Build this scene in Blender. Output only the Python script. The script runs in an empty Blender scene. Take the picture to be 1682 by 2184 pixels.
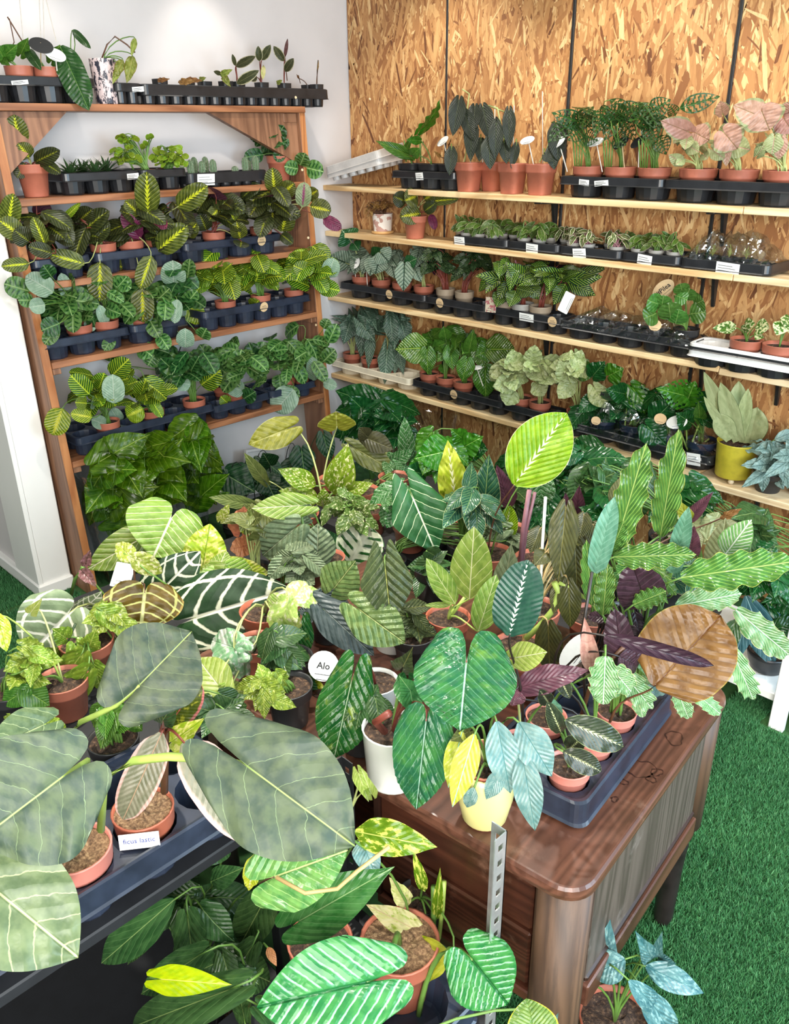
import bpy, math, random
import numpy as np
from mathutils import Vector, Matrix
PI = math.pi
scene = bpy.context.scene
col = scene.collection
# ---------------------------------------------------------------- camera, light, exposure
# room corner at the origin: wood-strand wall on y=0 (x>0), white wall on x=0 (y<0)
cam_d = bpy.data.cameras.new('camera'); cam = bpy.data.objects.new('camera', cam_d); col.objects.link(cam)
def camera_axes(yaw, pitch, roll):
    y, p, r = (math.radians(a) for a in (yaw, pitch, roll))
    f = Vector((math.cos(y)*math.cos(p), math.sin(y)*math.cos(p), -math.sin(p)))
    a = Vector((math.sin(y), -math.cos(y), 0)); u = a.cross(f)
    return math.cos(r)*a+math.sin(r)*u, -math.sin(r)*a+math.cos(r)*u, f
cr, cu, cf = camera_axes(135.169, 24.526, -.6785)
cam.matrix_world = Matrix(((cr.x, cu.x, -cf.x, 3.474), (cr.y, cu.y, -cf.y, -3.165), (cr.z, cu.z, -cf.z, 1.8), (0, 0, 0, 1)))
cam_d.sensor_fit = 'VERTICAL'; cam_d.sensor_height = 36; cam_d.lens = 1785.33/2184*36
cam_d.clip_start = .02
scene.camera = cam
w = bpy.data.worlds.new('daylight'); scene.world = w; w.use_nodes = True
w.node_tree.nodes['Background'].inputs[0].default_value = (.93, .97, 1, 1)
w.node_tree.nodes['Background'].inputs[1].default_value = .19
def light(name, kind, loc, target, energy, color=(1, 1, 1), **kw):
    d = bpy.data.lights.new(name, kind); o = bpy.data.objects.new(name, d); col.objects.link(o)
    o.location = loc; o.rotation_euler = (Vector(target)-Vector(loc)).to_track_quat('-Z', 'Y').to_euler()
    d.energy = energy; d.color = color
    for k, v in kw.items(): setattr(d, k, v)
    return o
# shop-front window daylight (behind the photographer), ceiling spots, and spots added for sunlight
light('shop_window_daylight', 'AREA', (4.7, -4.2, 1.9), (1.8, -1.7, .7), 175, (1, .975, .93), shape='RECTANGLE', size=2.6, size_y=1.9)
light('side_window_daylight', 'AREA', (4.9, -1.2, 1.7), (2.7, -2.0, .3), 75, (.62, .83, 1), shape='RECTANGLE', size=1.6, size_y=1.6)
SPOTS = [((.34, -1.62, 2.66), (.10, -1.62, 1.9), 7, 62), ((.34, -.86, 2.66), (.10, -.86, 1.9), 9, 62),
         ((.75, -.72, 2.66), (.7, -.10, 1.5), 26, 85), ((1.65, -.72, 2.66), (1.6, -.10, 1.45), 30, 85), ((2.55, -.72, 2.66), (2.5, -.10, 1.4), 30, 85),
         ((1.5, -1.75, 2.66), (.3, -1.25, .9), 40, 75), ((1.75, -2.25, 2.66), (1.75, -2.2, .8), 140, 70), ((2.2, -1.6, 2.66), (2.25, -1.65, .8), 85, 75), ((2.6, -2.7, 2.66), (2.45, -2.5, .8), 42, 80)]  # spots pointing down at the tables are added, standing in for a sunbeam
for i, (a, b, e, sz) in enumerate(SPOTS):
    light('ceiling_or_added_spot', 'SPOT', a, b, e, (1, .94, .84), spot_size=math.radians(sz), spot_blend=.6, shadow_soft_size=.035)
scene.view_settings.view_transform = 'Standard'; scene.view_settings.look = 'None'
scene.view_settings.gamma = 1; scene.view_settings.use_curve_mapping = False
scene.view_settings.exposure = .62
scene.cycles.max_bounces = 7; scene.cycles.diffuse_bounces = 3; scene.cycles.transparent_max_bounces = 12
scene.cycles.use_denoising = True
# ---------------------------------------------------------------- node helpers
class E:
    """a value in a shader node tree; arithmetic makes Math nodes"""
    def __init__(s, nt, sock): s.nt, s.k = nt, sock
    def op(s, kind, *args):
        n = s.nt.nodes.new('ShaderNodeMath'); n.operation = kind
        for i, a in enumerate((s,)+args): put(s.nt, n.inputs[i], a)
        return E(s.nt, n.outputs[0])
    def __add__(s, o): return s.op('ADD', o)
    def __radd__(s, o): return s.op('ADD', o)
    def __sub__(s, o): return s.op('SUBTRACT', o)
    def __rsub__(s, o): return num(s.nt, o).op('SUBTRACT', s)
    def __mul__(s, o): return s.op('MULTIPLY', o)
    def __rmul__(s, o): return s.op('MULTIPLY', o)
    def __truediv__(s, o): return s.op('DIVIDE', o)
    def __pow__(s, o): return s.op('POWER', o)
    def abs(s): return s.op('ABSOLUTE')
    def fract(s): return s.op('FRACT')
    def max(s, o): return s.op('MAXIMUM', o)
    def min(s, o): return s.op('MINIMUM', o)
    def step(s, a, b):
        n = s.nt.nodes.new('ShaderNodeMapRange'); n.interpolation_type = 'SMOOTHSTEP'
        put(s.nt, n.inputs[0], s); put(s.nt, n.inputs[1], a); put(s.nt, n.inputs[2], b)
        return E(s.nt, n.outputs[0])
def put(nt, inp, v):
    if isinstance(v, E): nt.links.new(v.k, inp)
    elif isinstance(v, tuple) and len(v) == 3 and len(inp.default_value) == 4: inp.default_value = v+(1,)
    else: inp.default_value = v
def num(nt, v):
    n = nt.nodes.new('ShaderNodeValue'); n.outputs[0].default_value = v; return E(nt, n.outputs[0])
def mix(nt, a, b, f):
    n = nt.nodes.new('ShaderNodeMix'); n.data_type = 'RGBA'
    put(nt, n.inputs['Factor'], f); put(nt, n.inputs[6], a); put(nt, n.inputs[7], b)
    return E(nt, n.outputs[2])
def noise(nt, vec, scale, detail=2., rough=.5, out=0):
    n = nt.nodes.new('ShaderNodeTexNoise'); n.inputs['Scale'].default_value = scale
    n.inputs['Detail'].default_value = detail; n.inputs['Roughness'].default_value = rough
    if vec is not None: nt.links.new(vec.k, n.inputs['Vector'])
    return E(nt, n.outputs[out])
def mapping(nt, vec, scale=(1, 1, 1), loc=(0, 0, 0), rot=(0, 0, 0)):
    n = nt.nodes.new('ShaderNodeMapping'); nt.links.new(vec.k, n.inputs[0])
    n.inputs['Scale'].default_value = scale; n.inputs['Location'].default_value = loc; n.inputs['Rotation'].default_value = rot
    return E(nt, n.outputs[0])
def obj_coord(nt):
    return E(nt, nt.nodes.new('ShaderNodeTexCoord').outputs['Object'])
def rnd(nt): return E(nt, nt.nodes.new('ShaderNodeObjectInfo').outputs['Random'])
def ramp(nt, f, stops):
    n = nt.nodes.new('ShaderNodeValToRGB'); cr_ = n.color_ramp
    while len(cr_.elements) < len(stops): cr_.elements.new(.5)
    for e, (p, c) in zip(cr_.elements, stops): e.position = p; e.color = tuple(c)+(1,)
    put(nt, n.inputs[0], f); return E(nt, n.outputs[0])
def bump(nt, h, strength=.3, dist=.01):
    n = nt.nodes.new('ShaderNodeBump'); n.inputs['Strength'].default_value = strength; n.inputs['Distance'].default_value = dist
    put(nt, n.inputs['Height'], h); return E(nt, n.outputs[0])
MATS = {}
def new_mat(name):
    m = bpy.data.materials.new(name); m.use_nodes = True; MATS[name] = m
    return m, m.node_tree, m.node_tree.nodes['Principled BSDF']
def finish(nt, b, color=None, rough=None, normal=None, metal=None, spec=None):
    if color is not None: put(nt, b.inputs['Base Color'], color)
    if rough is not None: put(nt, b.inputs['Roughness'], rough)
    if normal is not None: nt.links.new(normal.k, b.inputs['Normal'])
    if metal is not None: b.inputs['Metallic'].default_value = metal
    if spec is not None: b.inputs['Specular IOR Level'].default_value = spec
def plain(name, c, rough=.5, var=.12, scale=14., metal=0., bmp=.0, c2=None, spec=.5):
    m, nt, b = new_mat(name); o = obj_coord(nt)
    f = noise(nt, o, scale, 4, .6)
    lo = c2 or tuple(x*(1-2*var) for x in c)
    finish(nt, b, mix(nt, lo, c, f.step(.25, .65)), rough, bump(nt, f, bmp, .004) if bmp else None, metal, spec)
    return m
def wood(name, dark, light_, axis=0, scale=1., rough=.55, knots=True, wear=None):
    m, nt, b = new_mat(name); o = obj_coord(nt)
    st = [9., 9., 9.]; st[axis] = .7
    v = mapping(nt, o, tuple(s*scale for s in st))
    warp = noise(nt, v, 1.3, 2, .5)
    g = noise(nt, v, 5., 5, .65)
    ring = ((noise(nt, mapping(nt, o, tuple(s*scale*.55 for s in st)), 1.6, 1, .4)*9.+g*.8).fract()-.5).abs()*2
    f = (ring*.5+g*.6+warp*.2-.15)
    c = mix(nt, dark, light_, f.step(.15, .85))
    if knots:
        n = nt.nodes.new('ShaderNodeTexVoronoi'); kst = [4.2]*3; kst[axis] = 1.4
        nt.links.new(mapping(nt, o, tuple(kst)).k, n.inputs['Vector']); n.inputs['Scale'].default_value = 1.
        k = E(nt, n.outputs['Distance'])
        c = mix(nt, tuple(x*.45 for x in dark), c, k.step(.05, .11))
    if wear:
        wv = noise(nt, o, 7., 6, .7)
        c = mix(nt, c, wear, wv.step(.56, .74)*.55)
    finish(nt, b, c, rough, bump(nt, g, .12, .003))
    return m
# ---------------------------------------------------------------- mesh helpers
class MB:
    def __init__(s): s.v, s.f, s.m, s.uv = [], [], [], None
    def add(s, verts, faces, mi=0):
        o = len(s.v); s.v.extend([tuple(p) for p in verts]); s.f.extend([tuple(i+o for i in f) for f in faces]); s.m.extend([mi]*len(faces)); return s
    def box(s, x0, x1, y0, y1, z0, z1, c=.0, mi=0):
        if c <= 0:
            V = [(x, y, z) for z in (z0, z1) for y in (y0, y1) for x in (x0, x1)]
            return s.add(V, [(0, 2, 3, 1), (4, 5, 7, 6), (0, 1, 5, 4), (2, 6, 7, 3), (0, 4, 6, 2), (1, 3, 7, 5)], mi)
        X = (x0, x0+c, x1-c, x1); Y = (y0, y0+c, y1-c, y1); Z = (z0, z0+c, z1-c, z1)
        def ring(z, ins):
            return [(X[1], Y[ins], z), (X[2], Y[ins], z), (X[3-ins], Y[1], z), (X[3-ins], Y[2], z), (X[2], Y[3-ins], z), (X[1], Y[3-ins], z), (X[ins], Y[2], z), (X[ins], Y[1], z)]
        R = ring(Z[0], 1), ring(Z[1], 0), ring(Z[2], 0), ring(Z[3], 1)
        V = [p for r in R for p in r]; F = [tuple(range(7, -1, -1)), tuple(range(24, 32))]
        for k in range(3):
            for i in range(8): F.append((k*8+i, k*8+(i+1) % 8, k*8+8+(i+1) % 8, k*8+8+i))
        return s.add(V, F, mi)
    def lathe(s, prof, n=24, center=(0, 0, 0), power=None, mi=0, caps=(True, True)):
        V = []; F = []
        for r, z in prof:
            for i in range(n):
                a = 2*PI*i/n; cx_, sy = math.cos(a), math.sin(a); k = 1.
                if power: k = 1/((abs(cx_)**power+abs(sy)**power)**(1/power))
                V.append((center[0]+r*k*cx_, center[1]+r*k*sy, center[2]+z))
        for j in range(len(prof)-1):
            for i in range(n):
                a, b = j*n+i, j*n+(i+1) % n; F.append((a, b, b+n, a+n))
        if caps[0]: F.append(tuple(range(n-1, -1, -1)))
        if caps[1]: F.append(tuple(range((len(prof)-1)*n, len(prof)*n)))
        return s.add(V, F, mi)
    def tube(s, pts, r, n=6, mi=0, cap=True):
        P = [Vector(p) for p in pts]; rs = r if isinstance(r, (list, tuple)) else [r]*len(P)
        V = []; F = []; ref = Vector((0.31, .22, .92)).normalized()
        for i, p in enumerate(P):
            d = (P[min(i+1, len(P)-1)]-P[max(i-1, 0)]).normalized()
            if abs(d.dot(ref)) > .95: a = d.cross(Vector((1, 0, 0))).normalized()
            else: a = d.cross(ref).normalized()
            b = d.cross(a)
            for k in range(n):
                t = 2*PI*k/n; V.append(p+(a*math.cos(t)+b*math.sin(t))*rs[i])
        for i in range(len(P)-1):
            for k in range(n):
                q, e = i*n+k, i*n+(k+1) % n; F.append((q, e, e+n, q+n))
        if cap: F.append(tuple(range(n-1, -1, -1))); F.append(tuple(range((len(P)-1)*n, len(P)*n)))
        return s.add(V, F, mi)
    def prism(s, poly, z0, z1, mi=0, T=None):
        n = len(poly); V = [(x, y, z0) for x, y in poly]+[(x, y, z1) for x, y in poly]
        if T: V = [T(*p) for p in V]
        F = [tuple(range(n-1, -1, -1)), tuple(range(n, 2*n))]+[(i, (i+1) % n, n+(i+1) % n, n+i) for i in range(n)]
        return s.add(V, F, mi)
    def mesh(s, name, mats, smooth=False):
        me = bpy.data.meshes.new(name); me.from_pydata(s.v, [], s.f)
        for m in (mats if isinstance(mats, (list, tuple)) else [mats]): me.materials.append(MATS[m])
        if any(s.m): me.polygons.foreach_set('material_index', s.m)
        if smooth: me.polygons.foreach_set('use_smooth', [True]*len(s.f))
        me.update(); return me
    def obj(s, name, mats, parent=None, smooth=False, **kw):
        return put_obj(name, s.mesh(name, mats, smooth), parent, **kw)
def put_obj(name, me, parent=None, loc=(0, 0, 0), rotz=0., **kw):
    o = bpy.data.objects.new(name, me); col.objects.link(o); o.location = loc; o.rotation_euler = (0, 0, rotz)
    if parent is not None: o.parent = parent
    tag(o, **kw); return o
def tag(o, label=None, cat=None, group=None, kind=None):
    if label: o['label'] = label
    if cat: o['category'] = cat
    if group: o['group'] = group
    if kind: o['kind'] = kind
    return o
def thing(name, loc=(0, 0, 0), rotz=0., **kw):
    return put_obj(name, None, None, loc, rotz, **kw)
def rrect(x0, x1, y0, y1, r, n=5):
    P = []
    for cx_, cy_, a0 in ((x1-r, y1-r, 0), (x0+r, y1-r, PI/2), (x0+r, y0+r, PI), (x1-r, y0+r, 1.5*PI)):
        for i in range(n+1):
            a = a0+PI/2*i/n; P.append((cx_+r*math.cos(a), cy_+r*math.sin(a)))
    return P
def text_part(body, size, parent, mat, loc, rot, name='lettering', extrude=.0002, bold=0.):
    c = bpy.data.curves.new(name, 'FONT'); c.body = body; c.size = size; c.align_x = 'CENTER'; c.align_y = 'CENTER'; c.extrude = extrude; c.offset = bold
    c.resolution_u = 2
    t = bpy.data.objects.new(name, c); dg = bpy.context.evaluated_depsgraph_get(); col.objects.link(t); dg.update()
    me = bpy.data.meshes.new_from_object(t.evaluated_get(bpy.context.evaluated_depsgraph_get())); bpy.data.objects.remove(t)
    me.materials.clear(); me.materials.append(MATS[mat])
    o = bpy.data.objects.new(name, me); col.objects.link(o); o.parent = parent; o.location = loc; o.rotation_euler = rot
    return o
# ---------------------------------------------------------------- surface materials
plain('white_paint', (.66, .625, .62), .6, .03, 3.)
plain('white_gloss', (.86, .85, .82), .35, .02, 3.)
plain('ceiling_paint', (.85, .84, .82), .7, .02, 3.)
plain('turf_backing', (.030, .105, .022), .9, .25, 30.)
plain('black_rail', (.016, .015, .015), .45, .2, 20.)
plain('black_plastic', (.018, .019, .022), .32, .25, 16.)
plain('navy_plastic', (.022, .030, .052), .33, .25, 16.)
plain('white_tray_plastic', (.74, .73, .72), .4, .06, 16.)
plain('cream_tray_plastic', (.70, .62, .47), .45, .08, 16.)
plain('grey_tray_plastic', (.56, .53, .51), .4, .1, 16.)
plain('terracotta', (.43, .135, .083), .45, .14, 9., bmp=.05)
plain('terracotta_pink', (.55, .19, .15), .45, .12, 9., bmp=.05)
plain('terracotta_brown', (.36, .10, .055), .45, .14, 9.)
plain('black_pot', (.022, .022, .024), .4, .2, 12.)
plain('grey_pot', (.38, .36, .33), .5, .1, 12.)
plain('taupe_pot', (.36, .28, .20), .5, .15, 12.)
plain('navy_pot', (.03, .042, .085), .35, .2, 12.)
plain('yellow_glaze', (.74, .67, .27), .22, .04, 5.)
plain('olive_yellow', (.52, .45, .035), .5, .1, 40.)
plain('white_glaze', (.80, .79, .76), .2, .03, 5.)
plain('tan_saucer', (.62, .36, .14), .45, .1, 20.)
plain('pale_wood_ball', (.72, .60, .42), .5, .1, 40.)
plain('paper_white', (.82, .82, .80), .6, .03, 60.)
plain('paper_tan', (.68, .48, .27), .6, .06, 60.)
plain('ink', (.012, .012, .014), .6, .1, 9.)
plain('blue_ink', (.03, .05, .25), .6, .1, 9.)
plain('teal_print', (.02, .16, .22), .5, .1, 9.)
plain('tag_black', (.012, .012, .013), .4, .1, 9.)
plain('stake_white', (.76, .74, .68), .5, .06, 40.)
plain('stake_wood', (.62, .47, .27), .6, .1, 40.)
plain('wire_black', (.012, .012, .012), .35, .1, 40.)
plain('wire_white', (.62, .56, .50), .5, .1, 40.)
plain('steel', (.62, .63, .64), .32, .1, 30., metal=.75)
plain('dark_steel', (.010, .011, .014), .6, .15, 30.)
plain('teal_cloth', (.02, .13, .19), .85, .25, 60., bmp=.4)
plain('bench_black', (.02, .02, .022), .6, .2, 12.)
wood('pine', (.58, .35, .15), (.84, .64, .36), 0, 1., .6)
wood('pine_pale', (.60, .42, .23), (.80, .63, .40), 0, 1., .6)
wood('rack_wood_y', (.20, .072, .028), (.37, .155, .068), 1, 1., .5)
wood('rack_wood_z', (.16, .070, .036), (.31, .150, .080), 2, 1., .5)
wood('rack_edge_z', (.32, .11, .035), (.50, .215, .078), 2, 1., .5)
wood('desk_wood_x', (.030, .010, .006), (.062, .020, .011), 0, 1.5, .30, False, (.24, .13, .085))  # tone lowered so the shade over the drawer fronts sits in the colour
wood('desk_wood_y', (.060, .023, .014), (.118, .047, .029), 1, 1.5, .32, False, (.23, .135, .095))
wood('desk_panel', (.050, .036, .029), (.105, .078, .066), 2, 1.5, .45, False, (.27, .23, .21))
wood('desk_post', (.040, .020, .011), (.095, .050, .027), 2, 1.6, .55, False)
plain('desk_dark', (.03, .012, .008), .4, .3, 12.)
plain('desk_leg', (.022, .017, .016), .4, .3, 18.)
m, nt, b = new_mat('strand_base'); finish(nt, b, (.36, .17, .065), .65)
m, nt, b = new_mat('strand')
at_ = nt.nodes.new('ShaderNodeAttribute'); at_.attribute_name = 'shade'; sh = E(nt, at_.outputs['Fac'])
g_ = noise(nt, mapping(nt, obj_coord(nt), (60, 60, 9)), 3., 4, .6)
c_ = ramp(nt, sh, [(0, (.13, .042, .013)), (.25, (.30, .12, .038)), (.55, (.46, .225, .080)), (.8, (.60, .34, .135)), (1, (.74, .49, .23))])
finish(nt, b, mix(nt, c_, (.26, .11, .04), g_.step(.45, .8)*.5), .6, bump(nt, g_, .15, .002))
m, nt, b = new_mat('turf')
at_ = nt.nodes.new('ShaderNodeAttribute'); at_.attribute_name = 'shade'; sh = E(nt, at_.outputs['Fac'])
finish(nt, b, ramp(nt, sh, [(0, (.018, .092, .026)), (.5, (.042, .19, .060)), (1, (.11, .30, .11))]), .6)
def film(name, gloss=.18, tint=(.93, .97, 1), rough=.08):
    m = bpy.data.materials.new(name); m.use_nodes = True; MATS[name] = m; nt = m.node_tree; nt.nodes.remove(nt.nodes['Principled BSDF'])
    t = nt.nodes.new('ShaderNodeBsdfTransparent'); t.inputs[0].default_value = tint+(1,)
    g = nt.nodes.new('ShaderNodeBsdfGlossy'); g.inputs['Roughness'].default_value = rough
    n = noise(nt, obj_coord(nt), 11., 3, .6); bm = bump(nt, n, .7, .03); nt.links.new(bm.k, g.inputs['Normal'])
    fr = nt.nodes.new('ShaderNodeLayerWeight'); fr.inputs[0].default_value = .35; nt.links.new(bm.k, fr.inputs['Normal'])
    mx = nt.nodes.new('ShaderNodeMixShader'); f = E(nt, fr.outputs['Facing'])*.5+gloss*.35
    put(nt, mx.inputs[0], f); nt.links.new(t.outputs[0], mx.inputs[1]); nt.links.new(g.outputs[0], mx.inputs[2])
    nt.links.new(mx.outputs[0], nt.nodes['Material Output'].inputs[0])
film('clear_film', .26); film('clear_sheet', .22, (.95, .98, 1), .05)
# ---------------------------------------------------------------- the room
MB().box(-2.5, 6, -6, .15, -.03, 0).obj('floor', 'turf_backing', kind='structure', label='green artificial turf floor')
MB().box(-2.5, 6, -6, .15, 2.72, 2.8).obj('ceiling', 'ceiling_paint', kind='structure')
MB().box(-1.6, 0, -2.03, .1, 0, 2.72).obj('wall_left', 'white_paint', kind='structure', label='white painted wall behind the wooden plant rack')
t = MB().box(0, .21, -2.03, -1.905, 0, 2.72, .004).obj('trim_1', 'white_gloss', kind='structure', label='white painted pilaster beside the wooden plant rack')
MB().box(-.02, .214, -2.048, -2.028, 0, 2.72, .003).obj('moulding', 'white_gloss', t)
MB().box(-.5, .225, -2.055, -1.90, 0, .062, .006).obj('baseboard_left', 'white_gloss', kind='structure')
wall = MB().box(-.1, 3.6, .006, .12, 0, 2.72).obj('wall_back', 'strand_base', kind='structure', label='wall clad in wood-strand board panels')
PX = [.004, .656, 1.318, 1.989, 2.66, 3.33]
rng = np.random.default_rng(5)
def strands(name, x0, x1, z0, z1, n, seed, parent):
    r = np.random.default_rng(seed)
    px, pz = r.uniform(x0, x1, n), r.uniform(z0, z1, n)
    ln, wd = r.gamma(4., .016, n)+.018, r.gamma(3., .0026, n)+.003
    big = r.random(n) < .25; ln[big] *= 1.5; wd[big] *= 1.5
    an = r.normal(0, .42, n); an[r.random(n) < .12] = r.uniform(-1.5, 1.5, (r.random(n) < .12).sum()) if False else 1.1
    an = np.where(r.random(n) < .1, r.uniform(-1.5, 1.5, n), r.normal(0, .36, n))
    T = [(-.5, -.2), (-.46, .3), (-.2, .5), (.2, .46), (.44, .34), (.5, -.1), (.4, -.5), (-.1, -.46), (-.42, -.5)]
    k = len(T); V = np.zeros((n, k, 3)); yy = -r.uniform(.0002, .0024, n)
    for i, (a, c) in enumerate(T):
        l = ln*(a+r.uniform(-.13, .13, n)); q = wd*(c+r.uniform(-.16, .16, n))
        V[:, i, 0] = np.clip(px+q*np.cos(an)-l*np.sin(an), x0, x1); V[:, i, 2] = np.clip(pz+q*np.sin(an)+l*np.cos(an), z0, z1)
        V[:, i, 1] = yy
    me = bpy.data.meshes.new(name); me.from_pydata(V.reshape(-1, 3).tolist(), [], (np.arange(n)[:, None]*k+np.arange(k)[None, :]).tolist())
    a = me.attributes.new('shade', 'FLOAT', 'FACE'); a.data.foreach_set('value', np.clip(r.normal(.55, .25, n), 0, 1).astype(np.float32))
    me.materials.append(MATS['strand']); return put_obj(name, me, parent, kind='stuff')
for i in range(5):
    pnl = MB().box(PX[i]+.002, PX[i+1]-.002, -.0001, .01, .002, 2.7).obj('strand_board_panel', 'strand_base', wall)
    strands('wood_strands', PX[i]+.003, PX[i+1]-.003, .03, 2.68, 11500, 10+i, pnl)
for i in range(1, 5):
    MB().box(PX[i]-.006, PX[i]+.006, -.010 if i > 1 else -.004, 0, 0, 2.7, .001).obj('rail', 'black_rail', wall)
# turf blades (real geometry, too many to count)
def turf(name, regions, seed, label):
    r = np.random.default_rng(seed); V = []
    for x0, x1, y0, y1, n in regions:
        p = np.stack([r.uniform(x0, x1, n), r.uniform(y0, y1, n), np.zeros(n)], 1)
        a = r.uniform(0, 2*PI, n); h = r.uniform(.010, .020, n); wd = r.uniform(.0011, .0022, n); ln = r.uniform(.003, .014, n); b2 = r.uniform(0, 2*PI, n)
        s = np.stack([np.cos(a)*wd, np.sin(a)*wd, np.zeros(n)], 1); tip = p+np.stack([np.cos(b2)*ln, np.sin(b2)*ln, h], 1)
        V.append(np.stack([p-s, p+s, tip], 1))
    V = np.concatenate(V); n = len(V)
    me = bpy.data.meshes.new(name); me.vertices.add(n*3); me.vertices.foreach_set('co', V.reshape(-1).astype(np.float32))
    me.loops.add(n*3); me.loops.foreach_set('vertex_index', np.arange(n*3, dtype=np.int32))
    me.polygons.add(n); me.polygons.foreach_set('loop_start', np.arange(0, n*3, 3, dtype=np.int32))
    me.update(calc_edges=True); me.validate()
    at = me.attributes.new('shade', 'FLOAT', 'FACE'); at.data.foreach_set('value', np.clip(r.normal(.5, .22, n), 0, 1).astype(np.float32))
    me.materials.append(MATS['turf'])
    put_obj(name, me, None, label=label, cat='turf', kind='stuff')
turf('turf_blades', [(2.62, 3.45, -1.58, -.76, 90000), (2.97, 3.5, -2.0, -1.58, 48000), (2.62, 2.74, -.76, -.45, 9000), (3.03, 3.5, -2.5, -2.0, 40000), (2.6, 2.97, -2.25, -1.58, 36000), (-.6, .2, -2.5, -2.06, 26000), (.23, 1.3, -2.6, -1.92, 40000), (-.6, 1.3, -3.1, -2.6, 40000), (.40, 1.2, -1.92, -.4, 50000)], 3, 'short green blades of artificial turf covering the floor')
# ---------------------------------------------------------------- shelves on the strand-board wall
LZ = [1.550, 1.328, 1.000, .575]      # upper faces
ORD = ['topmost', 'second', 'third', 'lowest']
for k, z in enumerate(LZ):
    for j, (x0, x1) in enumerate(((.002, 2.166 if k == 3 else 2.183), (2.169 if k == 3 else 2.186, 3.3))):
        dz = -.008*j if k in (2, 3) else 0
        y0 = -.197-(.045 if (k == 3 and j) else 0)
        o = MB().box(x0, x1, y0, -.012, z-.024+dz, z+dz, .002).obj('shelf_board', 'pine_pale' if j else 'pine')
        tag(o, '%s pine wall shelf board, %s' % (ORD[k], ('long piece starting at the white wall', 'short piece beyond the joint')[j]), 'shelf', 'pine boards on the strand-board wall')
    for x in (1.30, 2.045, 2.345):
        if (k < 2 and x > 2.3) or (k == 3 and x < 2.): continue
        zb = z-.0245
        br = MB().prism([(-.165, zb), (-.0105, zb), (-.0105, zb-.13), (-.020, zb-.132), (-.046, zb-.016), (-.165, zb-.009)], x-.006, x+.006, T=lambda a, b_, c: (c, a, b_))
        o = br.obj('shelf_bracket', 'black_rail'); 
        MB().box(x-.016, x+.016, -.160, -.0125, zb-.004, zb).obj('flange', 'black_rail', o)
        for yy in (-.14, -.05): MB().lathe([(.004, 0), (.003, -.002)], 8, (x+.011, yy, zb-.004)).obj('screw', 'steel', o)
        tag(o, 'black tapered bracket under the %s pine wall shelf, %s' % (ORD[k], {1.30: 'beside the middle wall rail', 2.045: 'just before the board joint', 2.345: 'beyond the board joint'}[x]), 'bracket', 'black brackets carrying the %s wall shelf' % ORD[k])
# ---------------------------------------------------------------- leaning wooden plant rack
RK = .062                                                    # lean: front plane x = .36 - RK*z
rack = thing('plant_rack', (.36, -1.19, 0), label='tall reddish wooden plant rack leaning on the white wall', cat='rack')
lean = lambda x, y, z: (x-.36-RK*z, y+1.19, z)
def rk(mb): mb.v = [lean(*p) for p in mb.v]; return mb
for y0, y1 in ((-1.893, -1.862), (-.525, -.494)):
    o = rk(MB().box(.185, .357, y0, y1, 0, 1.90, .002)).obj('side_post', 'rack_wood_z', rack)
    rk(MB().box(.357, .362, y0, y1, 0, 1.90, .001)).obj('post_edge', 'rack_edge_z', o)
RZ = [1.90, 1.588, 1.293, 1.000, .598]
for k, z in enumerate(RZ):
    y0, y1 = (-2.0, -.497) if k == 0 else (-1.860, -.527)
    o = rk(MB().box(.165, .366 if k else .372, y0, y1, z-.025, z, .002)).obj('shelf_board', 'rack_wood_y', rack)
    if k:
        for ya, yb in ((-1.858, -1.825), (-.562, -.529)):
            rk(MB().box(.175, .358, ya, yb, z-.05, z-.0255, .002)).obj('cleat', 'rack_wood_z', o)
        for y in (-1.75, -1.3, -.7): rk(MB().lathe([(.006, -.001), (.005, .0015)], 10)).obj('filler_plug', 'pine_pale', o).matrix_local = Matrix.Translation(Vector(lean(.3665, y, z-.013)))@Matrix.Rotation(PI/2, 4, 'Y')
for ya, yb, yc in ((-1.862, -1.862, -1.60), (-.525, -.525, -.985)):
    zt = 1.874; zl = 1.665 if yb < -1 else 1.66
    pl = [(ya, zl), (ya, zt), (yc, zt)] if ya < -1 else [(yc, zt), (ya, zt), (ya, zl)]
    rk(MB().prism(pl, .305, .335, T=lambda a, b_, c: (c, a, b_))).obj('corner_brace', 'rack_wood_z', rack)
rk(MB().box(.20, .34, -.60, -.527, 1.835, 1.873, .002)).obj('top_block', 'rack_wood_z', rack)
# ---------------------------------------------------------------- antique desk
DT = math.radians(6)
desk = thing('writing_desk', (3.012, -2.305, 0), DT, label='antique dark wooden desk with rounded corners and worn water-marked top', cat='desk')
def slab(x0, x1, y0, y1, r, prof, mi=0):
    mb = MB(); rings = []
    for off, z in prof: rings.append([(x, y, z) for x, y in rrect(x0+off, x1-off, y0+off, y1-off, max(r-off, .004), 7)])
    n = len(rings[0]); V = [p for rr in rings for p in rr]
    F = [tuple(range(n-1, -1, -1)), tuple(range(len(V)-n, len(V)))]
    for k in range(len(rings)-1): F += [(k*n+i, k*n+(i+1) % n, k*n+n+(i+1) % n, k*n+n+i) for i in range(n)]
    return mb.add(V, F, mi)
top = slab(-1.02, 0, 0, .70, .055, [(.006, .672), (.001, .676), (0, .684), (.002, .694), (.006, .699), (.009, .700)]).obj('desk_top', 'desk_wood_y', desk)
slab(-.86, -.165, .13, .60, .004, [(0, .699), (0, .7006), (.001, .7008)]).obj('inlaid_panel', 'desk_wood_x', top)
for (x0, x1, y0, y1) in ((-.87, -.155, .121, .127), (-.161, -.155, .121, .61), (-.87, -.155, .604, .61)): MB().box(x0, x1, y0, y1, .699, .7012).obj('inlay_line', 'desk_dark', top)
r_ = random.Random(4)
m, nt, b = new_mat('water_mark'); finish(nt, b, (.028, .010, .007), .28)
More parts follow.
